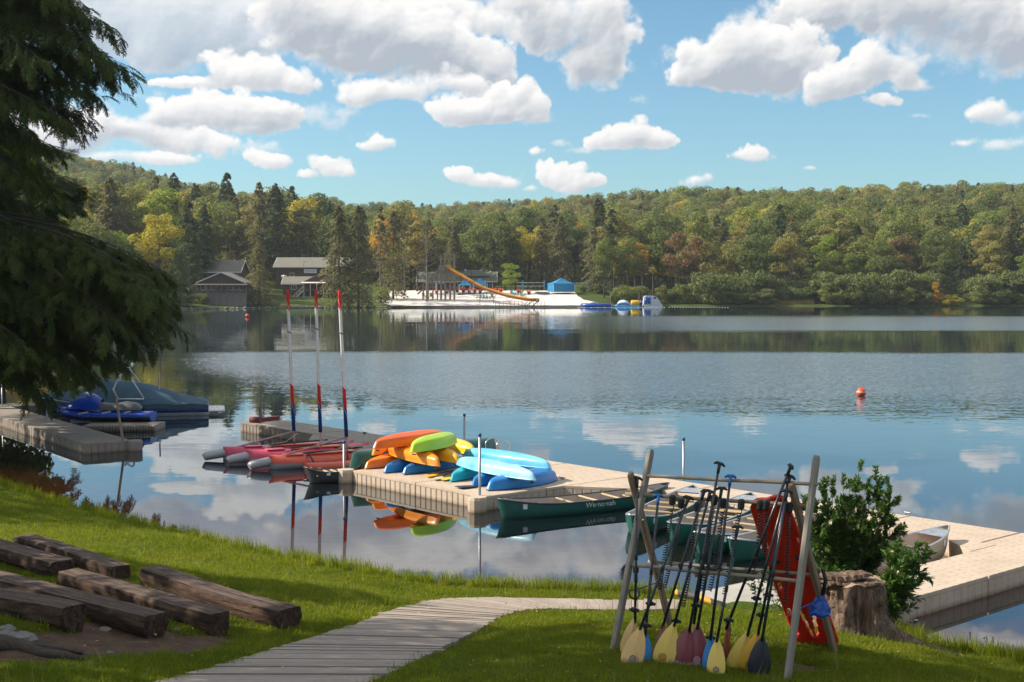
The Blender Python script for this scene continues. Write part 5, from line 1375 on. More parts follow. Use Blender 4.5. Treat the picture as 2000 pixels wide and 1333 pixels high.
# ------------------------------------------------------------------ hulls
def hull(L, W, H, n=25, seg=12, rake=.10, full=.55, rocker=.06, closed_top=False, tipw=.02, flare=.12, blunt=0.):
    """returns rows along x (length), open top at z=H (gunwale)"""
    rows = []
    for i in range(n):
        t = -1 + 2 * i / (n - 1); w = W / 2 * (1 - abs(t) ** (2 / (1 - full + .25))) ** .75 + tipw
        if blunt: w = max(w, W / 2 * blunt * (1 - abs(t) ** 14 * .5))
        x = t * L / 2; sheer = H * (1 + .45 * abs(t) ** 3.2); zb = rocker * abs(t) ** 3 * H * 3
        row = []
        for k in range(seg + 1):
            a = PI * k / seg; cx = -math.cos(a); sn = math.sin(a)
            yy = w * (abs(cx) ** .72 * (1 if cx > 0 else -1)); zz = sheer - (sheer - zb) * (sn ** .62)
            xx = x + (1 if t > 0 else -1) * rake * abs(t) ** 6 * ((zz / max(sheer, .01)) - .5)
            row.append((xx, yy, zz))
        rows.append(row)
    return rows
def plastic(name, c, c2=None, rough=.32):
    t = NT(name); co = t.co(); n = t.noise(co, 1.2, 5, .6); n2 = t.noise(co, 18, 6, .75)
    col = t.ramp(n, [(.35, c), (.65, c2 or tuple(min(1, x * 1.12) for x in c))])
    col = t.mix(t.ramp(n2, [(.58, 0.), (.8, .28)]), col, tuple(min(1, x * .6 + .10) for x in c))
    sc_ = t.noise(t.co('Object', (2, 30, 30)), 3, 4, .7)
    t.pbr(col, t.ramp(sc_, [(.3, rough - .06), (.7, rough + .16)]), t.bump(sc_, .12, .004), 0, .5, **{'Coat Weight': .15, 'Coat Roughness': .2}); return t.mat
PL = {'orange': plastic('orange_plastic', (.80, .20, .008), (.86, .28, .01)), 'redorange': plastic('red_orange_plastic', (.78, .10, .008), (.84, .17, .01)), 'amber': plastic('amber_plastic', (.86, .34, .012), (.88, .42, .02)),
      'yellow': plastic('yellow_plastic', (.82, .56, .02)), 'lime': plastic('lime_plastic', (.36, .62, .02), (.52, .74, .04)), 'blue': plastic('blue_plastic', (.008, .17, .50), (.01, .22, .58)),
      'sky': plastic('sky_blue_plastic', (.05, .42, .70), (.20, .58, .78)), 'teal': plastic('teal_plastic_hull', (.01, .42, .50), (.01, .48, .55)), 'green': plastic('dark_green_hull', (.005, .090, .075), (.008, .11, .09), .4),
      'palesky': plastic('faded_sky_blue_plastic', (.12, .48, .72), (.42, .70, .82)), 'coral': plastic('coral_red_plastic', (.72, .10, .06), (.78, .16, .08)), 'pink': plastic('faded_pink_red_plastic', (.60, .05, .12), (.66, .10, .16)),
      'hullgrey': plastic('grey_hull', (.33, .34, .35), (.42, .42, .42)), 'beige': plastic('beige_hull', (.42, .36, .27), (.50, .44, .34), .45), 'darkhull': plastic('black_green_hull', (.02, .028, .03), (.03, .035, .035), .4)}
def kayak(a, b, mat, label, w=.56, h=.27, z=None, roll=0., scupper=True):
    """upturned sit-on kayak between two points given at its rim level"""
    a = Vector(a); b = Vector(b); L = (b - a).length; c = (a + b) / 2
    r = empty('kayak', c, 0, label, 'kayak'); d = (b - a).normalized()
    r.rotation_euler = (Matrix((d, Vector((0, 0, 1)).cross(d).normalized(), d.cross(Vector((0, 0, 1)).cross(d).normalized()))).transposed().to_euler())
    n = 31; seg = 16; rows = []; deck = []
    for i in range(n):
        t = -1 + 2 * i / (n - 1); at = abs(t); w_ = w / 2 * max((1 - at ** 1.9) ** .85, .0) + .022
        top = h * (1 - .38 * at ** 2.6) * (1 if at < .985 else .9); x = t * L / 2
        row = []
        for k in range(seg + 1):
            al = PI * k / seg; cx = -math.cos(al); sn = math.sin(al)
            chine = 1 + .10 * math.sin(3 * al) * (1 - at)
            yy = w_ * (abs(cx) ** .62) * (1 if cx > 0 else -1) * chine; zz = top * sn ** .55
            keel = .022 * math.exp(-((cx) / .09) ** 2) * (1 - at ** 6) - .016 * math.exp(-((abs(cx) - .42) / .08) ** 2) * (1 - at ** 2)
            xx = x - (1 if t > 0 else -1) * .16 * at ** 8 * (zz / h)
            row.append((xx, yy, zz + keel))
        rows.append(row)
        deck.append([(x, -w_ * .98, .0), (x, -w_ * .6, .05 - .02 * at), (x, 0, .09 - .09 * at ** 2), (x, w_ * .6, .05 - .02 * at), (x, w_ * .98, .0)])
    mb = MB(); mb.grid(rows, flip=True); mb.grid(deck); mb.f.append(tuple(range(seg + 1))); mb.m.append(0); mb.s.append(False)
    o = len(mb.v); last = (n - 1) * (seg + 1); mb.f.append(tuple(last + k for k in range(seg + 1))[::-1]); mb.m.append(0); mb.s.append(False)
    mb.build('hull', PL[mat], r)
    rim = [( -1 + 2 * i / 24) for i in range(25)]
    for s_ in (-1, 1):
        mb = MB(); mb.tube([(t * L / 2 * .99, s_ * (w / 2 * max((1 - abs(t) ** 1.9) ** .85, 0) + .024), .012) for t in rim], .014, 6); mb.build('rim', PL[mat], r)
    for s_ in (-1, 1):
        mb = MB(); x_ = s_ * (L / 2 - .14); mb.tube([(x_ - .02, 0, .02), (x_ - .02, 0, -.05)], .006, 5); mb.tube([(x_, -.055, -.055), (x_, .055, -.055)], .014, 8); mb.build('carry_handle', M['black'], r)
    if roll: r.rotation_euler.rotate_axis('X', roll)
    return r
def KP(x1, y1, z1, x2, y2, z2, mat, label, stretch=1.0, **k):
    a, b = G(x1, y1, z1), G(x2, y2, z2); c = (a + b) / 2; a = c + (a - c) * stretch; b = c + (b - c) * stretch
    return kayak(a, b, mat, label, **k)
KP(713, 916, .32, 862, 888, .32, 'orange', 'orange upturned kayak at the bottom left of the kayak pile', w=0.53)
KP(750, 924, .32, 900, 893, .32, 'blue', 'blue upturned kayak second from left in the bottom row of the pile', w=0.53)
KP(787, 927, .32, 940, 898, .32, 'blue', 'blue upturned kayak third from left in the bottom row, right of the loose paddles', w=0.53)
KP(880, 941, .32, 1000, 908, .32, 'teal', 'teal upturned kayak between the loose paddles and the two blue kayaks', w=0.50)
KP(922, 951, .32, 1050, 914, .32, 'blue', 'blue upturned kayak directly behind the front right blue one', w=0.53)
KP(951, 958, .32, 1088, 936, .32, 'blue', 'large blue upturned kayak at the front right corner of the pile', w=0.60, h=0.30)
KP(727, 890, .58, 845, 862, .58, 'amber', 'amber kayak end with a black handle under the red orange one', w=0.53)
KP(752, 878, .58, 858, 912, .58, 'orange', 'long orange kayak lying across the pile with its end above the blue ones', w=0.57, h=0.28)
KP(800, 878, .58, 896, 905, .58, 'amber', 'amber kayak ending in the middle of the pile left of the sky blue ones', w=0.52)
KP(850, 868, .58, 926, 889, .58, 'yellow', 'yellow kayak mostly hidden behind the amber one', w=0.53)
KP(895, 908, .58, 1043, 939, .56, 'palesky', 'faded sky blue upturned kayak on the right half of the pile, nearest one', w=.46, h=.25, stretch=1.04)
KP(908, 891, .58, 1073, 916, .58, 'sky', 'brighter sky blue upturned kayak behind the faded one', w=.46, h=.25, stretch=1.04)
KP(729, 877, .86, 872, 857, .87, 'redorange', 'red orange upturned kayak on top of the pile at the left', w=0.57, h=0.28)
KP(806, 884, .86, 888, 864, .88, 'lime', 'lime green upturned kayak on top of the pile', w=0.53, h=0.30, stretch=1.08)
# loose yellow paddles on the deck
for i, (x1, y1, x2, y2, lab) in enumerate(((833, 931, 876, 922, 'yellow paddle blade lying on the deck, left one of the loose group'), (850, 937, 880, 924, 'pale wooden looking paddle blade lying in the middle of the loose group'), (865, 938, 884, 930, 'yellow paddle blade lying on the deck beside the teal kayak'))):
    a, b = G(x1, y1, .34), G(x2, y2, .34); r = empty('kayak_paddle', a, math.atan2(b.y - a.y, b.x - a.x), lab, 'paddle'); mb = MB()
    rows = [[(x, w, .012 * math.sin(6 * w) + .0), (x, 0, .016), (x, -w, .0)] for x, w in ((0, .02), (.06, .07), (.2, .1), (.36, .085), (.46, .03))]
    mb.grid(rows, flip=True); mb.grid([[(a_, b_, c_ - .008) for a_, b_, c_ in q] for q in rows]); mb.build('blade', PL['yellow'] if i != 1 else M['rope'], r)
    mb = MB(); mb.tube([(.44, 0, .01), (1.25, 0, .01)], .014, 8); mb.build('shaft', M['black'], r)
mb = MB(); mb.box((0, 0, 0), (.42, .28, .02), bev=.008); p = G(910, 951, .33); tag(mb.build('black_mat', M['black'], None, p), 'flat black foam pad lying on the deck before the blue kayaks', 'pad').rotation_euler = (0, .05, .6)

# canoes
M['canoe_in'] = simple('tan_canoe_interior', (.52, .43, .36), .7, var=.1, bump=.1); M['gunwale'] = simple('black_gunwale', (.05, .05, .052), .4); M['alu'] = simple('aluminium', (.62, .64, .66), .35, .8)
M['ash'] = wood('ash_seat_wood', (.55, .42, .24), (.68, .55, .34), along='Y')
M['letter'] = simple('white_lettering', (.75, .75, .72), .5)
def canoe(bow, stern, mat, label, W=.84, H=.34, name=True, flip=False, gun='gunwale', extras=True, zoff=-.10, sticker=True):
    a = Vector(bow); b = Vector(stern); L = (b - a).length; c = (a + b) / 2; ang = math.atan2(a.y - b.y, a.x - b.x)
    r = empty('canoe', (c.x, c.y, c.z + zoff), ang, label, 'canoe')
    rows = hull(L, W, H, 29, 14, rake=.16, full=.62, rocker=.03, tipw=.012)
    mb = MB(); mb.grid(rows, flip=True); mb.f += [tuple(range(15)), tuple(28 * 15 + k for k in range(15))[::-1]]; mb.m += [0, 0]; mb.s += [False, False]; mb.build('hull', PL[mat], r)
    inn = [[(x * .995, y * .965, z + .012 * math.sin(PI * k / 14)) for k, (x, y, z) in enumerate(q)] for q in rows[1:-1]]
    mb = MB(); mb.grid(inn); mb.build('lining', M['canoe_in'], r)
    for s_ in (0, -1): mb = MB(); mb.tube([(q[s_][0], q[s_][1], q[s_][2] + .008) for q in rows], .018, 6); mb.build('gunwale', M[gun], r)
    for s_ in (-1, 1):
        q = rows[1 if s_ < 0 else -2]; q2 = rows[3 if s_ < 0 else -4]; mb = MB(); mb.add([(q[0][0], q[0][1], q[0][2] + .015), (q[-1][0], q[-1][1], q[-1][2] + .015), (q2[-1][0], q2[-1][1], q2[-1][2] + .01), (q2[0][0], q2[0][1], q2[0][2] + .01)], [(0, 1, 2, 3) if s_ > 0 else (3, 2, 1, 0)]); mb.build('end_plate', M[gun], r)
    def half(x): return W / 2 * (1 - abs(x / (L / 2)) ** (2 / .63)) ** .75
    for x_ in (L * .12, -L * .02, -L * .16):
        mb = MB(); mb.box((x_, 0, H * 1.02 - .02), (.045, half(x_) * 1.96, .022)); mb.build('thwart', M['ash'], r)
    for x_ in (L * .27, -L * .31):
        f = empty('seat', (x_, 0, H * .80), 0); f.parent = r; ww = half(x_) * 1.85
        for k in (-.13, .13): mb = MB(); mb.box((k, 0, 0), (.03, ww, .02)); mb.build('seat_rail', M['ash'], f)
        mb = MB(); mb.box((0, 0, .005), (.24, ww * .62, .012)); mb.box((0, -ww * .2, .02), (.05, ww * .16, .05)); mb.build('seat_web', M['black'], f)
    if name:
        for s_, rz in ((-1, 0), (1, PI)):
            o = text_mesh('We·no·nah', .155, M['letter'], r, (-.02 * L, s_ * (W / 2 + .018), H * .80), (PI / 2 + .10, 0, rz), .002, sx=1.05)
    if sticker:
        for s_ in (-1, 1):
            mb = MB(); mb.box((0, 0, 0), (.09, .006, .1)); x_ = L / 2 - .42; o = mb.build('sticker', M['letter'], r, (x_, s_ * (half(x_) + .022), H * .98)); o.rotation_euler = (0, 0, -s_ * .32)
    mb = MB(); mb.tube([(L / 2 - .12, .0, H * 1.42), (L / 2 - .02, .03, H * 1.2), (L / 2 + .02, .0, H * .9)], .010, 5); mb.build('bow_rope', M['rope'], r)
    if flip: r.rotation_euler = (PI, 0, ang)
    return r
wl = lambda px, py: G(px, py, 0)
canoe(wl(977, 1012), wl(1300, 980), 'green', 'dark green canoe floating in front of the kayak dock with white name lettering', W=.86)
nd = -N_
def moored(px, py, L, ang_off, label, mat='green', **k):
    b = wl(px, py); d = (nd * math.cos(ang_off) + E_ * math.sin(ang_off)); canoe(b, b + d * L, mat, label, **k)
moored(1236, 1046, 3.75, -.42, 'green canoe moored behind the left posts of the paddle rack', name=False, gun='alu')
moored(1314, 1062, 3.75, -.30, 'green canoe moored behind the paddles, second from the left', name=False, gun='alu')
moored(1364, 1083, 3.85, -.20, 'green canoe moored behind the paddles, third from the left', name=False, gun='alu')
moored(1430, 1096, 3.95, -.12, 'green canoe moored behind the paddles, just left of the red board', name=False, gun='alu')
canoe(SN(25.2, 1.62), SN(24.95, 6.1), 'beige', 'beige canoe moored in the dock corner behind the bush and the stump', W=.84, H=.38, gun='alu', zoff=-.02)
canoe(wl(598, 944) + Vector((0, .1, 0)), wl(598, 944) + Vector((3.9, 1.5, 0)) * .95, 'darkhull', 'nearly black canoe with tan interior poking out left of the dock corner', W=.8, name=False) if False else None
b0 = wl(600, 944); canoe(b0, b0 + Vector((.80, .60, 0)).normalized() * 2.2 if False else b0 + Vector((1.9, 1.0, 0)) * .62, 'darkhull', 'nearly black canoe with tan interior poking out left of the dock corner', W=.62, H=.30, name=False, zoff=-.05)
# upturned canoe on the deck behind the kayaks
a, b = SN(11.05, 4.45, DZ + .40), SN(11.0, -.15, DZ + .40); canoe(a, b, 'green', 'dark green upturned canoe lying on the dock behind the kayak pile', flip=True, name=False, zoff=0, sticker=False)

# ------------------------------------------------------------------ three sailing kayaks with furled masts
def spiral_mat(name, stops):
    t = NT(name); s3 = t.n('ShaderNodeSeparateXYZ', {0: t.co('Object')}); ang = t.math('ARCTAN2', s3.outputs[1], s3.outputs[0])
    z = t.math('ADD', s3.outputs[2], t.math('MULTIPLY', ang, .045)); f = t.math('DIVIDE', z, 4.4)
    col = t.ramp(f, stops, 'CONSTANT')
    g_ = t.math('ABSOLUTE', t.math('SUBTRACT', t.math('FRACT', t.math('ADD', t.math('DIVIDE', s3.outputs[2], .92), t.math('DIVIDE', ang, 2 * PI))), .5))
    line = t.math('LESS_THAN', g_, .017)
    col = t.mix(line, col, (.70, .68, .66))
    t.pbr(col, .7, t.bump(t.noise(t.co('Object', (20, 20, 3)), 2, 4), .5, .01), 0, .2); return t.mat
red_, blu_, whi_ = (.62, .03, .025), (.012, .07, .30), (.72, .70, .70)
M['sail'] = spiral_mat('furled_sail_cloth', [(0, blu_), (.135, blu_), (.16, red_), (.275, whi_), (.74, red_), (.925, whi_)])
M['pinkpole'] = simple('pink_grey_pole', (.48, .30, .30), .4, .3)
def sail_kayak(px0, py0, px1, py1, mpx, mpy, tpx, tpy, label, main, zsail, boom):
    a = wl(px0, py0); b = wl(px1, py1); L = (b - a).length; c = (a + b) / 2; ang = math.atan2(b.y - a.y, b.x - a.x)
    r = empty('sailing_kayak', (c.x, c.y, 0), ang, label, 'sailboat')
    def body(L_, W_, H_, y_, x_, mat, mat2, name, z0=-.08):
        rows = []; n = 21
        for i in range(n):
            t = -1 + 2 * i / (n - 1); w = W_ / 2 * (1 - abs(t) ** 3) ** .7 + .03; hh = H_ * (1 + .12 * t * t)
            rows.append([(x_ + t * L_ / 2, y_ + w * math.cos(al), z0 + (hh * .5) * (1 + math.sin(al) * (1 if math.sin(al) > 0 else 1.0))) for al in np.linspace(0, 2 * PI, 17)[:-1]])
        up = MB(); up.grid(rows, closed=True); up.f += [tuple(range(16)), tuple(20 * 16 + k for k in range(16))[::-1]]; up.m += [0, 0]; up.s += [False, False]
        up.m = [1 if (np.mean([up.v[i][2] for i in f]) < z0 + H_ * .48) else 0 for f in up.f]
        return up.build(name, [PL[mat], PL[mat2]], r)
    body(L, .62, .40, 0, 0, main, 'hullgrey', 'main_hull')
    mb = MB(); mb.box((.2, 0, .335), (1.3, .34, .03), bev=.012); mb.build('cockpit', PL['redorange'], r)
    mb = MB(); mb.box((-L * .28, 0, .34), (.5, .3, .03), bev=.012); mb.build('hatch', PL[main], r)
    body(L * .62, .26, .26, -.75, .1, main, 'hullgrey', 'outrigger_hull')
    for x_ in (-.5, .7): mb = MB(); mb.tube([(x_, 0, .3), (x_ - .05, -.4, .34), (x_ - .05, -.75, .16)], .022, 8); mb.build('crossbar', M['black'], r)
    # grey end float with its bracket
    mb = MB(); xl = -L / 2 - .52; mb.tube([(xl, 0, .10), (xl + .06, 0, .13), (xl + .5, 0, .19), (xl + .56, 0, .2)], [.10, .125, .14, .11], 12, squash=.9); mb.build('end_float', PL['hullgrey'], r)
    mb = MB(); mb.tube([(xl + .55, 0, .12), (-L / 2 + .08, 0, .16)], .03, 8); mb.box((xl + .6, 0, .1), (.06, .1, .26)); mb.build('bracket', M['black'], r)
    # mast and furled sail
    mp = Y(mpx, mpy, c.y); tp = Y(tpx, tpy, c.y)
    inv = Matrix.Rotation(-ang, 3, 'Z'); m0 = inv @ (mp - r.location); m1 = inv @ (tp - r.location); dv = (m1 - m0); LM_ = dv.length
    s0 = m0 + dv * zsail
    mb = MB(); mb.tube([Vector((m0.x, m0.y, .25)) if False else m0 - dv.normalized() * .2, s0 + dv * .02], .026, 8); mb.build('mast_foot', M['pinkpole'], r)
    mb = MB(); ls = (m1 - s0).length; mb.tube([(0, 0, 0), (0, 0, ls * .3), (0, 0, ls * .7), (0, 0, ls * .96), (0, 0, ls)], [.050, .045, .042, .040, .03], 14)
    o = mb.build('furled_sail', M['sail'], r, s0); o.rotation_euler = dv.to_track_quat('Z', 'X').to_euler()
    for f_ in (.72, .71, .70):
        pass
    mb = MB(); q = s0 + dv * .66; mb.tube([q + Vector((.06 * math.cos(a_), .06 * math.sin(a_), -.05 * a_ / PI)) for a_ in np.linspace(0, 2 * PI, 12)], .012, 5); mb.build('black_strap', M['black'], r)
    if boom:
        e_ = inv @ (Y(boom[0], boom[1], a.y) - r.location); mb = MB(); mb.tube([e_, s0 + Vector((0, -.03, 0))], .024, 8); mb.build('boom', M['pinkpole'], r)
    mb = MB(); mb.tube([m0 + Vector((.1, 0, .3)), m0 + Vector((-.3, -.2, .1)), m0 + Vector((-.9, -.3, .05))], .01, 5); mb.build('rope', M['rope'], r)
    mb = MB(); mb.tube([(-.6, -.1, .36), (.3, -.16, .40), (1.0, -.1, .42)], .022, 6); mb.box((.95, -.1, .42), (.2, .08, .03)); mb.build('paddle', M['black'], r)
sail_kayak(436, 899, 690, 885, 575, 868, 561.5, 567, 'red and pink sailing kayak with the leftmost striped mast, farthest of three', 'pink', .085, (425, 884))
sail_kayak(482, 906, 720, 890, 627, 880, 616.5, 567, 'red sailing kayak with the middle striped mast', 'pink', .115, None)
sail_kayak(525, 917, 735, 901, 678, 882, 662.5, 567, 'coral sailing kayak with the right striped mast, nearest of three', 'coral', .09, (518, 900))

# ------------------------------------------------------------------ jet ski and covered motorboat
M['jetblue'] = plastic('glossy_blue_paint', (.010, .055, .42), (.012, .075, .50), .2); M['seatgrey'] = simple('grey_seat', (.16, .17, .18), .6)
p = G(196, 826, .2)
js = empty('jet_ski', (p.x, p.y + .55, .12), 0, 'blue and black jet ski with grey seat on a float by the left dock', 'jet ski')
rows = []
for t in np.linspace(-1, 1, 17):
    w = .56 * (1 - max(-t, 0) ** 3 * .85) * (1 - max(t, 0) ** 8 * .2); h0 = .08 + .25 * max(-t, 0) ** 3; h1 = .36 + .16 * max(-t, 0) ** 1.5
    rows.append([(t * 1.6, -w * .45, h0), (t * 1.6, -w * .9, h0 + .12), (t * 1.6, -w, h1 - .1), (t * 1.6, -w * .82, h1), (t * 1.6, 0, h1 + .05), (t * 1.6, w * .82, h1), (t * 1.6, w, h1 - .1), (t * 1.6, w * .9, h0 + .12), (t * 1.6, w * .45, h0)])
mb = MB(); mb.grid(rows, closed=True, flip=True); mb.f += [tuple(range(9)), tuple(16 * 9 + k for k in range(9))[::-1]]; mb.m += [0, 0]; mb.s += [False, False]
mb.m = [1 if np.mean([mb.v[i][2] for i in f]) < .24 else 0 for f in mb.f]; mb.build('hull', [M['jetblue'], M['black']], js)
mb = MB(); mb.grid([[(x, -w, z0), (x, -w * .7, z1 * .85 + z0 * .15), (x, 0, z1), (x, w * .7, z1 * .85 + z0 * .15), (x, w, z0)] for x, w, z0, z1 in ((-1.35, .1, .55, .6), (-1.1, .32, .5, .74), (-.7, .38, .5, .92), (-.35, .32, .5, 1.0), (-.1, .2, .5, .82))], flip=True); mb.build('hood', M['jetblue'], js)
mb = MB(); mb.grid([[(x, -w, .46), (x, -w * .9, z1 - .06), (x, 0, z1), (x, w * .9, z1 - .06), (x, w, .46)] for x, w, z1 in ((-.25, .2, .74), (.0, .24, .70), (.35, .25, .66), (.7, .27, .74), (1.05, .25, .70), (1.25, .2, .55))], flip=True); mb.build('seat', M['seatgrey'], js)
mb = MB(); mb.tube([(-.38, -.38, 1.02), (-.45, -.15, .98), (-.45, .15, .98), (-.38, .38, 1.02)], .022, 8); mb.build('handlebar', M['black'], js)
mb = MB(); mb.box((-.62, 0, 1.0), (.12, .3, .08), Euler((0, .6, 0)), bev=.03); mb.build('dash', M['alu'], js)
for x_, z_, l_ in ((-.55, .40, .34), (.2, .42, .3), (.9, .43, .22)): mb = MB(); mb.box((x_, -.575, z_), (l_, .01, .045), Euler((0, -.2, 0))); mb.build('decal', M['letter'], js)
# covered motorboat
p = G(285, 812, 0); bt = empty('motorboat', (p.x - .9, p.y + .4, 0), R(13), 'blue motorboat under a grey blue cover with a white wake tower, behind the jet ski', 'boat')
M['boatblue'] = plastic('dark_blue_gelcoat', (.010, .045, .20), (.012, .055, .24), .18); M['cover'] = simple('grey_blue_canvas', (.060, .125, .175), .85, var=.15, scale=3, bump=.2); M['gel'] = simple('white_gelcoat', (.68, .68, .66), .25)
LB = 6.0; rows = []
for t in np.linspace(-1, 1, 21):       # bow at the left
    w = 1.1 * (1 - max(-t, 0) ** 2.6) ** .8 + .02; hs = .46 + .28 * max(-t, 0) ** 1.5 - .06 * max(t, 0); zb = -.25 + .5 * max(-t, 0) ** 3
    rows.append([(t * LB / 2, 0, zb), (t * LB / 2, -w * .8, zb + .15), (t * LB / 2, -w * .96, .12 + .2 * max(-t, 0) ** 2), (t * LB / 2, -w, hs), (t * LB / 2, w, hs), (t * LB / 2, w * .96, .12 + .2 * max(-t, 0) ** 2), (t * LB / 2, w * .8, zb + .15)])
mb = MB(); mb.grid(rows, closed=True, flip=False); mb.f += [tuple(20 * 7 + k for k in range(7)), tuple(range(7))[::-1]]; mb.m += [0, 0]; mb.s += [False, False]
mb.m = [1 if np.mean([mb.v[i][2] for i in f]) < .1 else 0 for f in mb.f]; mb.build('hull', [M['boatblue'], M['gel']], bt)
mb = MB(); mb.tube([(r_[3][0], r_[3][1] - .01, r_[3][2] - .02) for r_ in rows], .03, 6); mb.build('rub_rail', M['gel'], bt)
cov = []
for t in np.linspace(-1, 1, 21):
    w = 1.13 * (1 - max(-t, 0) ** 2.6) ** .8 + .02; hs = .48 + .28 * max(-t, 0) ** 1.5 - .06 * max(t, 0); pk = np.interp(t, [-1, -.45, -.2, .0, .3, .36, .75, 1.0], [.02, .42, .82, .72, .66, .58, .22, .02])
    cov.append([(t * LB / 2, w * c_, hs + pk * (1 - abs(c_) ** 1.8) + .02 * math.sin(t * 17 + c_ * 6)) for c_ in np.linspace(-1, 1, 13)])
mb = MB(); mb.grid(cov, flip=True); mb.grid([[(r_[0][0], r_[0][1] - .01, r_[0][2]), (r_[0][0], r_[0][1] - .02, r_[0][2] - .16)] for r_ in cov], flip=True); mb.build('cover', M['cover'], bt)
for s_ in (-1, 1):
    mb = MB(); mb.tube([(-.15, s_ * 1.08, .66), (-.3, s_ * 1.05, 1.0), (-.1, s_ * .98, 1.45), (.3, s_ * .9, 1.78)], .035, 8); mb.tube([(.75, s_ * 1.08, .66), (.35, s_ * .98, 1.3), (.05, s_ * .9, 1.72)], .035, 8); mb.tube([(-.15, s_ * 1.1, .66), (.75, s_ * 1.1, .64)], .03, 8); mb.build('tower_leg', M['gel'], bt)
mb = MB(); mb.tube([(.3, -.9, 1.78), (.3, 0, 1.86), (.3, .9, 1.78)], .035, 8); mb.build('tower_top', M['gel'], bt)
mb = MB(); mb.box((LB / 2 + .28, 0, .14), (.6, 1.9, .07), bev=.03); mb.box((LB / 2 + .2, -.5, .02), (.3, .3, .16)); mb.build('swim_platform', M['gel'], bt)
text_mesh('SUPRA', .16, M['letter'], bt, (.6, -1.115, .45), ext=.003) if False else None
pole(311, 762, 727, 'thin steel pole rising behind the covered motorboat', cap=False, zb=.9)
# ------------------------------------------------------------------ board path
M['path'] = wood('weathered_boards', (.29, .235, .195), (.47, .395, .335), along='X', bump=.7, vary=.22)
def resample(pts, n):
    P = np.array([p[:] for p in pts]); d = np.r_[0, np.cumsum(np.linalg.norm(np.diff(P, axis=0), axis=1))]
    t = np.linspace(0, d[-1], n); return np.stack([np.interp(t, d, P[:, i]) for i in range(3)], 1)
Lp = [GT(*q) for q in ((200, 1378), (340, 1333), (500, 1288), (620, 1252), (700, 1224), (770, 1199), (820, 1184), (868, 1176.5), (940, 1174), (1060, 1176), (1200, 1179), (1330, 1178))]
Rp = [GT(*q) for q in ((640, 1378), (745, 1333), (835, 1290), (900, 1258), (945, 1232), (980, 1212), (1008, 1202), (1030, 1199), (1062, 1197), (1120, 1198), (1200, 1199), (1330, 1198))]
par = [0, .09, .21, .32, .42, .52, .6, .66, .73, .81, .89, 1]
path_root = empty('boardwalk', (float(Lp[3].x), float(Lp[3].y), 0), 0); path_root['kind'] = 'structure'
NPL = 98; path_quads = []
prg = np.random.default_rng(17)
def inter(P, t): return Vector([float(np.interp(t, par, [p[i] for p in P])) for i in range(3)])
for k in range(NPL):
    t0, t1 = k / NPL, (k + .93) / NPL
    a, b, c, d = inter(Lp, t0), inter(Rp, t0), inter(Rp, t1), inter(Lp, t1)
    e = prg.normal() * .018; f = prg.normal() * .018; ux = (b - a).normalized(); zz = .055 + prg.normal() * .004
    a -= ux * e; d -= ux * e; b += ux * f; c += ux * f
    path_quads.append((a, b, c, d))
    vs = []
    o = (a + b + c + d) / 4; ang = math.atan2(ux.y, ux.x); R_ = Matrix.Rotation(-ang, 3, 'Z')
    for dz in (0, .04):
        for p in (a, b, c, d):
            q = Vector((p.x, p.y, max(p.z, .05) + zz - .04 + dz)); vs.append(R_ @ (q - o))
    mb = MB(); mb.add(vs, [(3, 2, 1, 0), (4, 5, 6, 7), (0, 1, 5, 4), (1, 2, 6, 5), (2, 3, 7, 6), (3, 0, 4, 7)])
    ob = mb.build('board', M['path'], path_root, o - path_root.location); ob.rotation_euler = (0, 0, ang)
def in_path(x, y):
    ins = np.zeros(x.shape, bool)
    poly = [(p.x, p.y) for p in Lp] + [(p.x, p.y) for p in Rp[::-1]]
    n = len(poly)
    for i in range(n):
        x1, y1 = poly[i]; x2, y2 = poly[(i + 1) % n]
        c = ((y1 > y) != (y2 > y)) & (x < (x2 - x1) * (y - y1) / ((y2 - y1) + 1e-9) + x1); ins ^= c
    return ins

# launch ramp and striped rope at the water's edge
M['ramp'] = simple('pale_concrete', (.36, .34, .31), .9, var=.12, scale=3, bump=.2)
q = [GT(1325, 1176), GT(1545, 1186), GT(1545, 1203), GT(1325, 1199)]
mb = MB(); rws = []
for i in range(10):
    f = i / 9; a = q[0] * (1 - f) + q[1] * f; b = q[3] * (1 - f) + q[2] * f
    rws.append([(b.x, b.y, .095 + .0 * f), (a.x, a.y, .085), (a.x + .15, a.y + 1.2, .02), (a.x + .4, a.y + 3.0, -.16)])
mb.grid(rws, flip=False); rp = mb.build('launch_ramp', M['ramp']); rp['kind'] = 'structure'
t = NT('striped_rope'); s3 = t.n('ShaderNodeSeparateXYZ', {0: t.co('Object')}); st = t.math('GREATER_THAN', t.math('FRACT', t.math('MULTIPLY', s3.outputs[0], 2.6)), .68)
t.pbr(t.mix(st, (.05, .05, .045), (.62, .30, .03)), .7); M['striped'] = t.mat
a, b = GT(1322, 1172), GT(1412, 1192); a.z += .06; b.z += .05
mb = MB(); mb.tube([(0, 0, .05), ((b - a).x * .5, (b - a).y * .5 + .05, .06), tuple((b - a))], .045, 10); tag(mb.build('striped_bumper', M['striped'], None, a), 'black and orange banded rubber edging lying by the launch ramp behind the paddles', 'bumper')

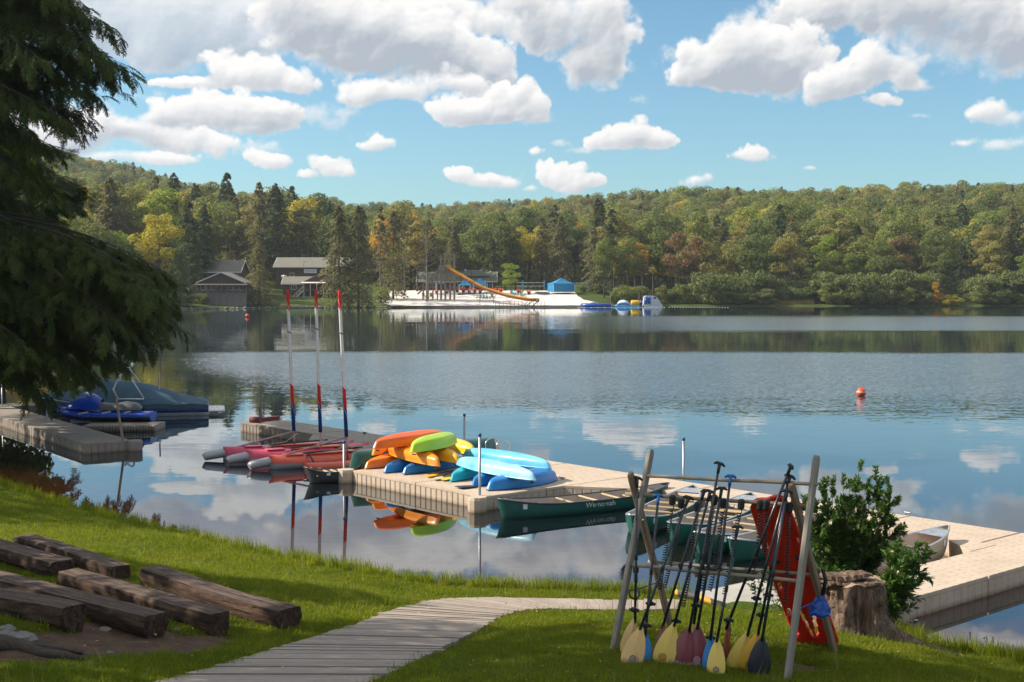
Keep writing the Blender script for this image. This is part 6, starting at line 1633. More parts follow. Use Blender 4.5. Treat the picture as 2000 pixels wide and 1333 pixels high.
# ------------------------------------------------------------------ log benches
def log_mat():
    t = NT('hewn_log'); co = t.co('Object', (.7, 8, 8)); info = t.n('ShaderNodeObjectInfo').outputs['Random']
    v = t.n('ShaderNodeVectorMath', {0: co, 1: t.math('MULTIPLY', info, 50.)}, operation='ADD').outputs[0]
    g = t.noise(v, 2.2, 7, .7, .6); g2 = t.noise(t.co('Object', (1.5, 4, 4)), 3, 5, .7)
    col = t.ramp(g, [(.28, (.020, .012, .009)), (.5, (.068, .040, .027)), (.72, (.15, .095, .065))])
    nz = t.n('ShaderNodeSeparateXYZ', {0: t.n('ShaderNodeNewGeometry').outputs['Normal']}).outputs[2]
    top = t.math('GREATER_THAN', nz, .9)
    gray = t.ramp(g, [(.3, (.07, .048, .038)), (.7, (.19, .14, .115))]); col = t.mix(t.math('MULTIPLY', top, .75), col, gray)
    col = t.mix(t.ramp(g2, [(.5, 0.), (.72, .6)]), col, (.04, .025, .018))
    crack = t.noise(t.co('Object', (.35, 14, 14)), 2.0, 3, .5); ck = t.ramp(crack, [(.34, 1.), (.39, 0.)])
    col = t.mix(t.math('MULTIPLY', ck, .8), col, (.015, .01, .008))
    h = t.math('SUBTRACT', t.math('ADD', g, t.math('MULTIPLY', g2, .7)), t.math('MULTIPLY', ck, .8))
    t.pbr(col, .9, t.bump(h, .9, .02), 0, .2); return t.mat
M['log'] = log_mat()
def log(x1, y1, x2, y2, label, w=.30, h=.29, seed=0):
    a, b = GT(x1, y1), GT(x2, y2); d = b - a; L = d.length; g = np.random.default_rng(seed); n = 34
    prof = [(-.5, 1.0), (-.2, 1.015), (.0, 1.0), (.22, 1.01), (.5, .99), (.56, .84), (.60, .60), (.52, .32), (.34, .08), (.05, -.02), (-.25, .0), (-.48, .24), (-.6, .52), (-.58, .82)]
    rows = []; ph = g.uniform(0, 6, 6)
    for i in range(n):
        x = L * i / (n - 1); f = i / (n - 1)
        ww = w * (1 + .06 * math.sin(f * 5 + ph[0])) * (1.04 - .1 * f); hh = h * (1 + .05 * math.sin(f * 4 + ph[1]))
        dy = .03 * math.sin(f * 4 + ph[2]); taper = 1 - .06 * (i in (0, n - 1))
        rows.append([(x + (g.uniform(-.012, .012) if i in (0, n - 1) else 0), dy + y * ww * taper * (1 + (0 if z > .95 else .10 * math.sin(f * 14 + z * 5 + ph[3]) + g.normal() * .018)), z * hh * (1 + (g.normal() * .006 if z > .95 else 0)) - .03) for y, z in prof])
    mb = MB(); mb.grid(rows, closed=True, flip=False, smooth=False)
    mb.f.append(tuple(range(14))[::-1]); mb.m.append(0); mb.s.append(False); mb.f.append(tuple((n - 1) * 14 + k for k in range(14))); mb.m.append(0); mb.s.append(False)
    mb.s = [False if k % 14 in (0, 1, 2, 3, 4, 13) else True for k in range(len(mb.s) - 2)] + [False, False]
    o = mb.build('log_bench', M['log'], None, a); o.rotation_euler = (0, -math.atan2(d.z, math.hypot(d.x, d.y)), math.atan2(d.y, d.x))
    tag(o, label, 'bench')
log(42, 1074, 240, 1137, 'hewn log bench farthest back on the left, nearest the water', .27, .25, 1)
log(-90, 1068, 120, 1131, 'wide hewn log bench entering from the left edge in the back row', .34, .27, 2)
log(-120, 1136, 303, 1247, 'longest hewn log bench, running from the left edge into the middle', .30, .29, 3)
log(135, 1152, 432, 1243, 'hewn log bench second from the right, behind the longest one', .28, .28, 4)
log(-140, 1176, 143, 1237, 'hewn log bench at the lower left edge, nearest the bare dirt', .30, .30, 5)
log(292, 1150, 566, 1234, 'rightmost hewn log bench standing alone on the sunny grass', .31, .30, 6)

# roots and stones in the bare soil
M['root'] = wood('grey_root', (.05, .038, .03), (.14, .11, .09), along='X', rough=.95)
def root_run(pts, r, label):
    P = [GT(*q) for q in pts]; o = P[0]; mb = MB(); mb.tube([(p - o) + Vector((0, 0, r * (.25 + .2 * math.sin(i * 2)))) for i, p in enumerate(P)], [r * (1 - .75 * i / (len(P) - 1)) for i in range(len(P))], 8)
    tag(mb.build('tree_root', M['root'], None, o), label, 'root')
root_run([(-60, 1272), (0, 1268), (40, 1266), (80, 1280), (130, 1290), (165, 1292)], .10, 'thick grey tree root crossing the bare soil at the lower left')
root_run([(-60, 1250), (10, 1254), (60, 1262), (110, 1268), (160, 1280)], .06, 'thinner grey root above the thick one at the lower left')
root_run([(90, 1268), (130, 1272), (175, 1282), (215, 1288)], .035, 'small root reaching right across the bare soil')
g = np.random.default_rng(12)
for i, (px, py, s_) in enumerate(((5, 1246, .13), (38, 1252, .16), (12, 1232, .10), (175, 1298, .05), (215, 1276, .04), (140, 1300, .05), (205, 1232, .07), (345, 1233, .06))):
    p = GT(px, py); o = rock_mb(g, (s_, s_ * .8, s_ * .5)).build('stone', M['stone'], None, (p.x, p.y, p.z + s_ * .1)); tag(o, 'grey stone half sunk in the soil by the log benches', 'rock', 'stones in the bare soil')

# ------------------------------------------------------------------ grass
def tuft_mesh(name, mat, n, hgt, spread, wid, g, lean=.5):
    V = []; Fq = []
    for i in range(n):
        bx, by = g.normal(size=2) * spread; a = g.uniform(0, 2 * PI); h = hgt * g.uniform(.55, 1.25); l = lean * g.uniform(.1, 1) * h; w = wid * g.uniform(.7, 1.3)
        dx, dy = math.cos(a), math.sin(a); sx, sy = -dy * w / 2, dx * w / 2; o = len(V)
        V += [(bx - sx, by - sy, -.01), (bx + sx, by + sy, -.01), (bx + sx * .8 + dx * l * .35, by + sy * .8 + dy * l * .35, h * .55), (bx - sx * .8 + dx * l * .35, by - sy * .8 + dy * l * .35, h * .55), (bx + dx * l + sx * .15, by + dy * l + sy * .15, h), (bx + dx * l - sx * .15, by + dy * l - sy * .15, h)]
        Fq += [(o, o + 1, o + 2, o + 3), (o + 3, o + 2, o + 4, o + 5)]
    return np_mesh(name, np.array(V), np.array(Fq), mat)
LM['grass'] = leaf_mat('grass_blades', [(.095, .140, .006), (.155, .205, .010), (.215, .245, .014), (.26, .25, .03)], trans=.55, patch=1.1, rough=.5, rnd=.5, bright=1.0)
LM['straw'] = leaf_mat('dry_grass', [(.12, .13, .04), (.22, .19, .07)], trans=.4)
gg = np.random.default_rng(31)
tufts = [tuft_mesh('grass_tuft', LM['grass'], 26, .055, .055, .0065, gg, .8) for _ in range(4)] + [tuft_mesh('long_grass_tuft', LM['grass'], 16, .17, .05, .007, gg, .6), tuft_mesh('dry_tuft', LM['straw'], 8, .22, .03, .004, gg, .5)]
def lawn_points():
    g = np.random.default_rng(2); n = 240000
    # density falls with distance; sample in polar strip
    px = g.uniform(-120, 2120, n); dd = 10.3 + (31 - 10.3) * g.uniform(0, 1, n) ** 1.25
    x = (px - 1000) / 2500 * dd; y = dd
    s = shore_y(x) - y; z = ground_z(x, y)
    keep = (s > -.05) & (x > -14.0) & (y < 32) & (g.random(n) < np.clip(14.5 / dd, .3, 1.2) ** 1.1)
    keep &= ~in_path(x, y)
    dm = dirt_mask(x, y); keep &= g.random(n) > dm * 1.02
    keep &= ~((x > 2.55) & (x < 4.25) & (s < 1.0))
    x, y, z, s, dm = x[keep], y[keep], z[keep], s[keep], dm[keep]; m = len(x)
    which = g.integers(0, 4, m); r_ = g.random(m)
    edge = (s < .28); which = np.where(edge & (r_ < .55), 4, which); which = np.where(edge & (r_ < .05), 5, which)
    which = np.where(~edge & (r_ < .012), 4, which); which = np.where(~edge & (r_ > .9985), 5, which)
    pn = .75 + .45 * np.sin(x * 1.7 + np.sin(y * 1.1) * 2) * np.sin(y * 1.9 + x * .6) * .5 + g.normal(size=m) * .12
    sc_ = np.clip(pn, .45, 1.5) * (1 - .45 * dm)
    sc_ = np.where(which == 4, np.where(edge, g.uniform(.5, 1.3, m), g.uniform(.35, .7, m)), sc_)
    return x, y, z, which, sc_, g
x, y, z, which, sc_, g = lawn_points(); m = len(x); print('grass', m)
me = bpy.data.meshes.new('grass'); me.vertices.add(m); me.vertices.foreach_set('co', np.stack([x, y, z], 1).astype(np.float32).ravel())
a = me.attributes.new('size', 'FLOAT_VECTOR', 'POINT'); a.data.foreach_set('vector', np.stack([np.ones(m) * 1.05, np.ones(m) * 1.05, sc_], 1).astype(np.float32).ravel())
a = me.attributes.new('turn', 'FLOAT_VECTOR', 'POINT'); a.data.foreach_set('vector', np.stack([g.normal(size=m) * .12, g.normal(size=m) * .12, g.uniform(0, 6.28, m)], 1).astype(np.float32).ravel())
a = me.attributes.new('which', 'INT', 'POINT'); a.data.foreach_set('value', which.astype(np.int32))
go_ = put('grass', me); scatter(go_, tufts); tag(go_, 'short green lawn grass covering the near bank', 'grass', kind='stuff')

# ------------------------------------------------------------------ paddle rack
M['rackwood'] = wood('weathered_post_wood', (.22, .19, .16), (.38, .34, .29), along='Y', bump=.6)
M['newwood'] = wood('brown_post_wood', (.20, .135, .085), (.36, .26, .175), along='Y', bump=.5)
M['dowel'] = wood('round_bar_wood', (.24, .19, .14), (.42, .35, .27), along='Y', bump=.4)
fl_a, fl_b, fr_a, fr_b = GT(1197, 1276), GT(1304, 1240), GT(1537, 1333), GT(1631, 1279)
across = Vector((.61, .79, 0))
def lean_top(foot, sgn, px, py):
    lo, hi = 0, 1.6
    f = lambda a: 1000 + FPX * ((foot.x + across.x * a * sgn) / (foot.y + across.y * a * sgn)) - px
    A = np.linspace(0, 1.4, 200); v = [abs(f(a)) for a in A]; a = A[int(np.argmin(v))]
    return Y(px, py, foot.y + across.y * a * sgn)
tl_a, tl_b, tr_a, tr_b = lean_top(fl_a, 1, 1270, 888), lean_top(fl_b, -1, 1233, 933), lean_top(fr_a, 1, 1594, 901), lean_top(fr_b, -1, 1547, 953)
rk_ = empty('paddle_rack', ((fl_a.x + fr_b.x) / 2, (fl_a.y + fr_b.y) / 2, fl_a.z), 0, 'wooden rack of crossed posts and round bars with paddles leaning on it', 'rack')
RL = rk_.location.copy()
def post(a, b, w, h, mat, name='post'):
    a = Vector(a); b = Vector(b); d = (b - a); L = d.length + .08; mb = MB(); e = .012
    prof = [(-w / 2 + e, -h / 2), (w / 2 - e, -h / 2), (w / 2, -h / 2 + e), (w / 2, h / 2 - e), (w / 2 - e, h / 2), (-w / 2 + e, h / 2), (-w / 2, h / 2 - e), (-w / 2, -h / 2 + e)]
    rows = [[(x * k, yy, z * k) for x, z in prof] for yy, k in ((-.08, 1), (0, 1), (L * .3, 1), (L * .6, 1), (L - .1, 1), (L - .05, .93), (L - .025, .75))]
    mb.grid(rows, closed=True, smooth=False, flip=True); n = len(rows); mb.f += [tuple(range(8)), tuple((n - 1) * 8 + k for k in range(8))[::-1]]; mb.m += [0, 0]; mb.s += [False, False]
    o = mb.build(name, mat, rk_, a - RL); yv = d.normalized(); xv = yv.cross(Vector((.79, -.61, 0)) * -1).normalized(); xv = Vector((.86, -.5, 0)); xv = (xv - yv * xv.dot(yv)).normalized(); zv = xv.cross(yv)
    o.rotation_euler = Matrix((xv, yv, zv)).transposed().to_euler(); return o
post(fl_a, tl_a, .055, .10, M['rackwood']); post(fl_b + Vector((.06, 0, 0)), tl_b + Vector((.0, 0, 0)), .055, .095, M['newwood'])
post(fr_a, tr_a, .058, .10, M['rackwood']); post(fr_b, tr_b, .055, .10, M['newwood'])
def on(a, b, py):   # the point of the post seen at height py in the picture
    best = None
    for k in range(201):
        p = a + (b - a) * k / 200; q = cam_px(p)
        if best is None or abs(q[1] - py) < best[0]: best = (abs(q[1] - py), p)
    return best[1]
def cam_px(p):
    d = Vector(p) - Vector((0, 0, CAM_H)); f = d.y * math.cos(TILT) - d.z * math.sin(TILT); u = d.y * math.sin(TILT) + d.z * math.cos(TILT)
    return 1000 + FPX * d.x / f, 666.5 - FPX * u / f
def bar(a, b, r, ext=.04):
    d = (b - a).normalized(); a = a - d * ext; b = b + d * ext; mb = MB(); g_ = 6
    mb.tube([(0, (b - a).length * k / g_, .004 * math.sin(k * 1.7)) for k in range(g_ + 1)], r, 12); o = mb.build('bar', M['dowel'], rk_, a - RL); o.rotation_euler = (b - a).to_track_quat('Y', 'Z').to_euler(); return o
off = Vector((.0, -.055, 0))
b1a, b1b = on(fl_a, tl_a, 930), on(fr_a, tr_a, 946); b2a, b2b = on(fl_b, tl_b, 966), on(fr_b, tr_b, 988)
b3a, b3b = on(fl_a, tl_a, 1103), on(fr_a, tr_a, 1135); b4a, b4b = on(fl_b, tl_b, 1098), on(fr_b, tr_b, 1123)
bar(b1a + Vector((0, -.03, 0)), b1b + Vector((0, -.03, 0)), .019); bar(b2a - off * .3, b2b - off * .3, .020, .12); bar(b3a, b3b, .020, .03); bar(b4a, b4b, .020, .03)
mb = MB(); mb.tube([(0, -.06, 0), (0, .05, 0)], .012, 8); mb.build('bolt', M['steel'], rk_, on(fl_b, tl_b, 1014) + Vector((.02, -.03, 0)) - RL)

M['blade_tan'] = simple('tan_blade', (.66, .42, .15), .4, var=.08, scale=3); M['blade_yel'] = simple('yellow_blade', (.74, .52, .10), .4, var=.06, scale=3); M['blade_gold'] = simple('golden_blade', (.74, .40, .03), .4, var=.06, scale=3)
M['blade_blue'] = simple('blue_blade', (.02, .20, .52), .4, var=.06); M['blade_mar'] = simple('maroon_blade', (.22, .045, .060), .4, var=.12, scale=3); M['blade_blk'] = simple('black_blade', (.018, .022, .032), .4, var=.2); M['blade_rust'] = simple('rust_red_blade', (.34, .07, .045), .45)
M['shaft'] = simple('dark_blue_black_shaft', (.016, .024, .034), .28, spec=.6); M['bluegrip'] = simple('blue_grip', (.01, .12, .42), .4)
M['ink_dark'] = simple('dark_print', (.06, .09, .14), .5); M['ink_red'] = simple('red_print', (.40, .05, .02), .5); M['ink_pale'] = simple('pale_print', (.50, .34, .38), .5)
barA, barB = b2a.copy(), b2b.copy()
def pdl(T, J, B, mat, label, grip='black', w=.20, face=1.0, logo=None, text=None, asym=0., twist=0., dz=0., dyT=-.05):
    f = (T[0] - cam_px(barA)[0]) / (cam_px(barB)[0] - cam_px(barA)[0]); dT = barA.y + (barB.y - barA.y) * f + dyT + dz
    gb = GT(*B); gb.z += .03; t_ = Y(T[0], T[1], dT); fj = (J[1] - T[1]) / (B[1] - T[1]); j = Y(J[0], J[1], t_.y + (gb.y - t_.y) * fj)
    r = empty('paddle', gb, 0, label, 'paddle'); L0 = Vector(gb)
    tt, jj = t_ - L0, j - L0
    mb = MB(); d = (tt - jj).normalized(); mb.tube([jj - d * .07, jj + (tt - jj) * .5, tt - d * .02], [.0150, .0145, .0135], 10); mb.build('shaft', M['shaft'], r)
    # blade
    ax = (-jj).normalized(); L = jj.length; view = (Vector((0, 0, CAM_H)) - (j + L0) * .5).normalized(); view.z *= .3
    sd = ax.cross(view).normalized(); nrm = sd.cross(ax).normalized()
    if twist: q_ = Matrix.Rotation(twist, 3, ax); sd = q_ @ sd; nrm = q_ @ nrm
    if nrm.dot(view) < 0: nrm = -nrm
    w *= 1.14; prof = [(0, .03), (.10, .22), (.28, .60), (.48, .85), (.66, .98), (.80, 1.0), (.92, .90), (.985, .66), (1.0, .40)]
    rows = []; rows2 = []
    for f_, wf in prof:
        c = jj + ax * L * f_ + nrm * (-.035 * f_ * f_ + .0); row = []; row2 = []
        for k in range(9):
            u_ = -1 + k / 4; rid = .012 * math.exp(-(u_ / .16) ** 2) * (1 - f_ * .8); cv = -.012 * u_ * u_
            p = c + sd * (u_ * wf * w / 2 + asym * wf * w * .12 * f_) + nrm * (rid + cv); row.append(p); row2.append(p - nrm * (.007 + rid * 1.6))
        rows.append(row); rows2.append(row2)
    mb = MB(); mb.grid(rows, flip=False); mb.grid(rows2, flip=True)
    for kk in (0, 8): mb.grid([[q[kk] for q in rows], [q[kk] for q in rows2]], flip=(kk == 8))
    mb.grid([rows[-1], rows2[-1]]); mb.build('blade', M[mat], r)
    # grip
    gm = M['bluegrip'] if grip == 'blue' else M['black']; mb = MB(); gd = sd
    mb.tube([tt - d * .10, tt], [.016, .019], 10); mb.tube([tt - gd * .06 - d * .012, tt - gd * .03 + d * .006, tt + gd * .03 + d * .006, tt + gd * .06 - d * .012], [.011, .017, .017, .011], 8); mb.build('grip', gm, r)
    mb = MB(); q_ = jj + (tt - jj) * .42; mb.tube([q_ - d * .03, q_ + d * .03], .019, 10); mb.box(q_ + nrm * .022, (.02, .015, .04)); mb.build('clamp', M['black'], r)
    # round emblem
    if logo:
        c = jj + ax * L * .84 + nrm * (-.035 * .7 + .016); rr = w * .16; col = M[logo]
        def ring(r0, r1, n=20, a0=0, a1=2 * PI):
            m_ = MB(); R0 = [c + (sd * math.cos(a) + ax * math.sin(a)) * r0 for a in np.linspace(a0, a1, n)]; R1 = [c + (sd * math.cos(a) + ax * math.sin(a)) * r1 for a in np.linspace(a0, a1, n)]
            m_.grid([R0, R1], smooth=False); return m_
        m_ = ring(rr * .78, rr)
        for k in range(6):
            a = k * PI / 3 + .3; p0 = c + (sd * math.cos(a) + ax * math.sin(a)) * rr * .12; p1 = c + (sd * math.cos(a) + ax * math.sin(a)) * rr * .8; s_ = (sd * -math.sin(a) + ax * math.cos(a)) * rr * .13
            m_.add([p0 - s_ * .5, p0 + s_ * .5, p1 + s_, p1 - s_], [(0, 1, 2, 3)])
        m_.build('emblem', col, r)
    if text:
        c = jj + ax * L * .94 + nrm * .006; M3 = Matrix((sd, -ax, sd.cross(-ax))).transposed()
        if M3.col[2].dot(nrm) < 0: M3 = Matrix((-sd, -ax, (-sd).cross(-ax))).transposed()
        text_mesh(text, w * .22, M[logo or 'ink_pale'], r, c, M3.to_euler(), .0005)
    return r
pdl((1244.6, 934.4), (1240.5, 1204), (1224, 1284), 'blade_tan', 'tan bladed paddle at the far left of the rack, partly hidden', w=.17, asym=-.6)
pdl((1286, 969), (1261, 1232), (1257, 1298), 'blade_blue', 'blue bladed paddle second from left with a blue grip', 'blue', w=.15, dz=.02)
pdl((1345, 972.5), (1254, 1219), (1233, 1305), 'blade_tan', 'tan bladed paddle with a dark round print, front left of the rack', w=.20, logo='ink_dark', text='WERNER', asym=.4, dz=-.06)
pdl((1375.6, 959), (1297, 1215), (1270, 1294), 'blade_mar', 'maroon paddle seen edge on, right of the blue blade', w=.18, twist=1.25)
pdl((1387, 961), (1319.5, 1211.6), (1290, 1303), 'blade_yel', 'yellow paddle with a red round print left of the middle', w=.20, logo='ink_red', asym=-.4, dz=-.03)
pdl((1394, 972), (1357, 1206), (1350, 1290), 'blade_yel', 'yellow paddle hidden behind the two maroon blades', w=.12, dz=.06)
pdl((1405.5, 906.5), (1348, 1223), (1324, 1306), 'blade_mar', 'left and longer one of the two broad maroon paddles', w=.21, asym=-.4, dz=-.02, text='WERNER', logo=None)
pdl((1409.6, 955), (1364, 1217), (1361, 1309), 'blade_mar', 'right one of the two broad maroon paddles with pale round print', w=.19, logo='ink_pale', text='WERNER', dz=-.07)
pdl((1427, 931), (1389, 1238), (1385, 1316), 'blade_blue', 'blue bladed paddle in the middle of the rack with a blue grip', 'blue', w=.13)
pdl((1441, 1030), (1402, 1242), (1397.7, 1326), 'blade_yel', 'narrow yellow paddle in front of the middle blue blade', w=.16, logo='ink_dark', dz=-.12)
pdl((1544.6, 911), (1422, 1218), (1411, 1292), 'blade_rust', 'rust red paddle seen edge on, its long shaft slanting to the right post', w=.16, twist=1.2, dz=-.1)
pdl((1543, 931), (1463, 1230), (1430, 1314), 'blade_yel', 'pale yellow paddle third from the right', w=.17, asym=-.5, dz=-.08)
pdl((1540.5, 944.6), (1483, 1228), (1457, 1317), 'blade_gold', 'golden yellow paddle second from the right', w=.16, logo='ink_dark', asym=-.5, dz=-.04)
pdl((1537, 960), (1490, 1240), (1480, 1326), 'blade_blk', 'black bladed paddle at the right end of the row', w=.20, dz=-.12)

# coiled leashes with cuffs
def coil(pts, label, turns=30, r=.021, cuff=True, dd=-.12, cuffsz=(.07, .05, .11)):
    # pts in picture units of the rack zone
    P = []
    for x_, y_ in pts:
        px, py = 1180 + x_ / 2.942, 880 + y_ / 2.942; f = (px - 1246) / 325; depth = barA.y + (barB.y - barA.y) * f + dd; P.append(Y(px, py, depth))
    P = np.array([p[:] for p in P]); d = np.r_[0, np.cumsum(np.linalg.norm(np.diff(P, axis=0), axis=1))]; n = turns * 8
    ts = np.linspace(.06 * d[-1], d[-1], n); C = np.stack([np.interp(ts, d, P[:, i]) for i in range(3)], 1)
    o = Vector(P[0]); e = empty('coiled_leash', o, 0, label, 'leash')
    T = np.gradient(C, axis=0); T /= np.linalg.norm(T, axis=1, keepdims=True); A = np.cross(T, [0, 1, 0]); A /= np.linalg.norm(A, axis=1, keepdims=True); B = np.cross(T, A)
    ang = np.linspace(0, turns * 2 * PI, n)[:, None]; H = C + (A * np.cos(ang) + B * np.sin(ang)) * r - np.array(o)
    mb = MB(); mb.tube([Vector(h) for h in H], .0062, 4, caps=False); mb.build('coil', M['black'], e)
    mb = MB(); mb.tube([(0, 0, 0), Vector(H[0])], .005, 5); mb.build('cord', M['black'], e)
    if cuff:
        mb = MB(); mb.box((0, -.01, .03), cuffsz, Euler((0, .08, .2)), bev=.015); mb.build('cuff', M['black'], e)
        mb = MB(); mb.box((.0, -.045, .05), (cuffsz[0] * .5, .012, .03)); mb.build('buckle', M['blade_blk'], e)
    return e
coil([(392, 300), (372, 460), (345, 610), (318, 800)], 'coiled black leash hanging from the left end of the bar', 34)
coil([(442, 320), (405, 540), (372, 680), (345, 790)], 'coiled black leash second from left on the bar', 34)
coil([(536, 340), (510, 540), (480, 760), (452, 900)], 'coiled black leash hanging between the yellow and maroon paddles', 34)
coil([(632, 300), (605, 440), (590, 640), (560, 800)], 'coiled black leash above the maroon paddles, left one', 30)
coil([(684, 320), (655, 520), (635, 680), (605, 810)], 'coiled black leash above the maroon paddles, right one', 30)
coil([(786, 325), (750, 480), (722, 640), (690, 830)], 'coiled black leash right of the middle blue paddle', 34)
coil([(895, 330), (885, 560), (852, 700), (862, 830)], 'coiled black leash beside the upper left corner of the red board', 26)
coil([(930, 330), (925, 500), (918, 640), (912, 760)], 'coiled black leash second in front of the red board', 26)
coil([(1062, 345), (1052, 560), (1046, 760), (1036, 880)], 'coiled black leash in front of the right half of the red board', 30)
coil([(150, 650), (118, 668), (100, 700), (104, 745)], 'short black coil hanging outside the left post', 12, cuff=False)
coil([(716, 960), (712, 1000), (716, 1030), (714, 1060)], 'short black coil dangling low between yellow paddle blades', 12, cuff=False)
coil([(182, 700), (180, 720), (182, 740), (180, 760)], 'black leash cuff hanging low on the leftmost paddle', 5, cuffsz=(.06, .05, .08))
for i, (x_, y_, lab) in enumerate(((265, 880, 'black strap wrapped round the two left paddle shafts'), (525, 890, 'black strap wrapped round the maroon paddle shafts'), (412, 980, 'black strap at the neck of the yellow paddle'), (240, 1005, 'black strap at the neck of the left blue paddle'), (170, 915, 'black strap low on the leftmost paddle shaft'), (608, 1075, 'black strap at the neck of the middle blue paddle'), (872, 850, 'black strap round the shaft of the pale yellow paddle'), (900, 945, 'black strap round the shaft of the golden paddle'), (940, 830, 'black strap round the shaft of the black paddle'), (712, 975, 'black strap at the neck of the rust red paddle'))):
    px, py = 1180 + x_ / 2.942, 880 + y_ / 2.942; f = (px - 1246) / 325; fall = (py - 965) / 340; gy_ = GT(px, 1305).y
    dp_ = (barA.y + (barB.y - barA.y) * f - .07) * (1 - fall) + gy_ * fall - .03; c = Y(px, py, dp_); mb = MB(); mb.lathe([(.026, -.022), (.032, -.012), (.032, .012), (.026, .022)], 10); mb.box((.03, -.02, 0), (.045, .02, .03), Euler((0, .4, 0))); mb.box((-.03, -.01, .004), (.04, .015, .022)); tag(mb.build('strap', M['black'], None, c), lab, 'strap')

# red rescue board
M['redboard'] = plastic('red_board_plastic', (.66, .022, .008), (.72, .035, .012), .35)
def rescue_board():
    bl, br = GT(1560, 1262), GT(1640, 1266); dT = barA.y + (barB.y - barA.y) * .82 + .10
    tl, tr = Y(1461, 974, dT + .02), Y(1536, 976, dT - .04); c0 = (bl + br) / 2; c1 = (tl + tr) / 2
    ax = (c1 - c0); L = ax.length; ax.normalize(); sd = (br - bl).normalized(); sd = (sd - ax * sd.dot(ax)).normalized(); nr = sd.cross(ax)
    if nr.y > 0: nr = -nr
    r = empty('rescue_board', c0, 0, 'red plastic rescue board with hand slots leaning behind the rack', 'rescue board')
    W = .47
    r.matrix_world = Matrix.Translation(c0) @ Matrix((sd, ax, nr)).transposed().to_4x4() if sd.cross(ax).dot(nr) > 0 else Matrix.Translation(c0) @ Matrix((-sd, ax, nr)).transposed().to_4x4()
    bm = bmesh.new(); nx_, ny_ = 37, 121; grid = {}
    def half(f): return W / 2 * (1 - .16 * max(0, f - .55) / .45) * (1 - max(0, (.04 - f) / .04) ** 2 * .18) * (1 - max(0, (f - .965) / .035) ** 2 * .18)
    for j in range(ny_):
        f = j / (ny_ - 1); h = half(f)
        for i in range(nx_):
            u_ = -1 + 2 * i / (nx_ - 1); z = .035 * math.exp(-((abs(u_) - .86) / .16) ** 2) + .012 * math.cos(u_ * 7) * (1 - abs(u_)); grid[i, j] = bm.verts.new((u_ * h, f * L, z))
    def slot(u_, f):
        x_ = u_ * W / 2; y_ = f * L
        for (cx, cy, rx, ry, an) in ((-.80, .28, .035, .055, 0), (.80, .28, .035, .055, 0), (-.80, .46, .035, .055, 0), (.80, .46, .035, .055, 0), (-.8, .72, .035, .055, 0), (.8, .72, .035, .055, 0), (.0, .955, .12, .018, 0), (.82, .12, .03, .045, 0), (-.82, .12, .03, .045, 0), (-.30, .965, .05, .012, 0)):
            if ((x_ - cx * W / 2) / rx) ** 4 + ((y_ - cy * L) / ry) ** 4 < 1: return True
        yy = (f - .075) / .20          # two long slanted leg slots that meet at the foot
        if 0 < yy < 1 and abs(abs(u_) - (.10 + .22 * yy)) < .085: return True
        return False
    for j in range(ny_ - 1):
        for i in range(nx_ - 1):
            u_ = -1 + 2 * (i + .5) / (nx_ - 1); f = (j + .5) / (ny_ - 1)
            if not slot(u_, f): fc = bm.faces.new((grid[i, j], grid[i + 1, j], grid[i + 1, j + 1], grid[i, j + 1])); fc.smooth = True
    bmesh.ops.delete(bm, geom=[v for v in bm.verts if not v.link_faces], context='VERTS')
    me = bpy.data.meshes.new('board'); bm.to_mesh(me); bm.free(); me.materials.append(M['redboard'])
    o = put('board_shell', me, r); m = o.modifiers.new('thick', 'SOLIDIFY'); m.thickness = .04; m.offset = -1
    for x_, y_ in ((.12, .62), (-.12, .62), (.12, .3)): mb = MB(); mb.box((x_, y_ * L, .035), (.07, .05, .03), bev=.01); mb.build('strap_clip', M['black'], r)
rescue_board()
# blue cloth holder with strap on the right post
c = on(fr_b, tr_b, 1180) + Vector((-.02, -.06, 0)); r = empty('leash_pouch', c, 0, 'crumpled blue fabric pouch strapped to the lower right post of the rack', 'pouch')
rows = []
for j, (z_, w_) in enumerate(((.11, .04), (.08, .06), (.03, .10), (-.03, .13), (-.08, .15), (-.11, .12))):
    rows.append([(w_ * math.cos(a) * .8 - .02 + .02 * math.sin(j * 3 + a * 3), -.02 + w_ * .4 * math.sin(a), z_ + .018 * math.sin(a * 4 + j)) for a in np.linspace(0, 2 * PI, 13)[:-1]])
mb = MB(); mb.grid(rows, closed=True, smooth=False); mb.f.append(tuple(5 * 12 + k for k in range(12))); mb.m.append(0); mb.s.append(False); mb.build('cloth', M['infl_blue'], r)
mb = MB(); mb.tube([(-.0, -.03, .40), (.03, -.05, .28), (.0, -.04, .12)], .022, 6); mb.tube([(-.04, -.02, .38), (-.06, -.03, .25), (-.03, -.03, .1)], .016, 6); mb.build('strap', M['black'], r)
mb = MB(); mb.tube([(-.42, -.25, -.03), (-.2, -.12, .02), (-.02, -.03, .07)], .008, 6); mb.build('cord', M['bluegrip'], r)
c = on(fl_a, tl_a, 1150) + Vector((.03, -.08, 0)); mb = MB(); mb.tube([(0, 0, 0), (.02, -.02, -.06), (.08, -.02, -.10), (.12, 0, -.05), (.10, .02, .02)], .012, 7); mb.tube([(0, 0, 0), (.15, .05, .02), (.32, .12, .06)], .006, 5)
tag(mb.build('dark_hook', M['shaft'], None, c), 'dark green rubber hook hanging on the left post of the rack', 'hook')

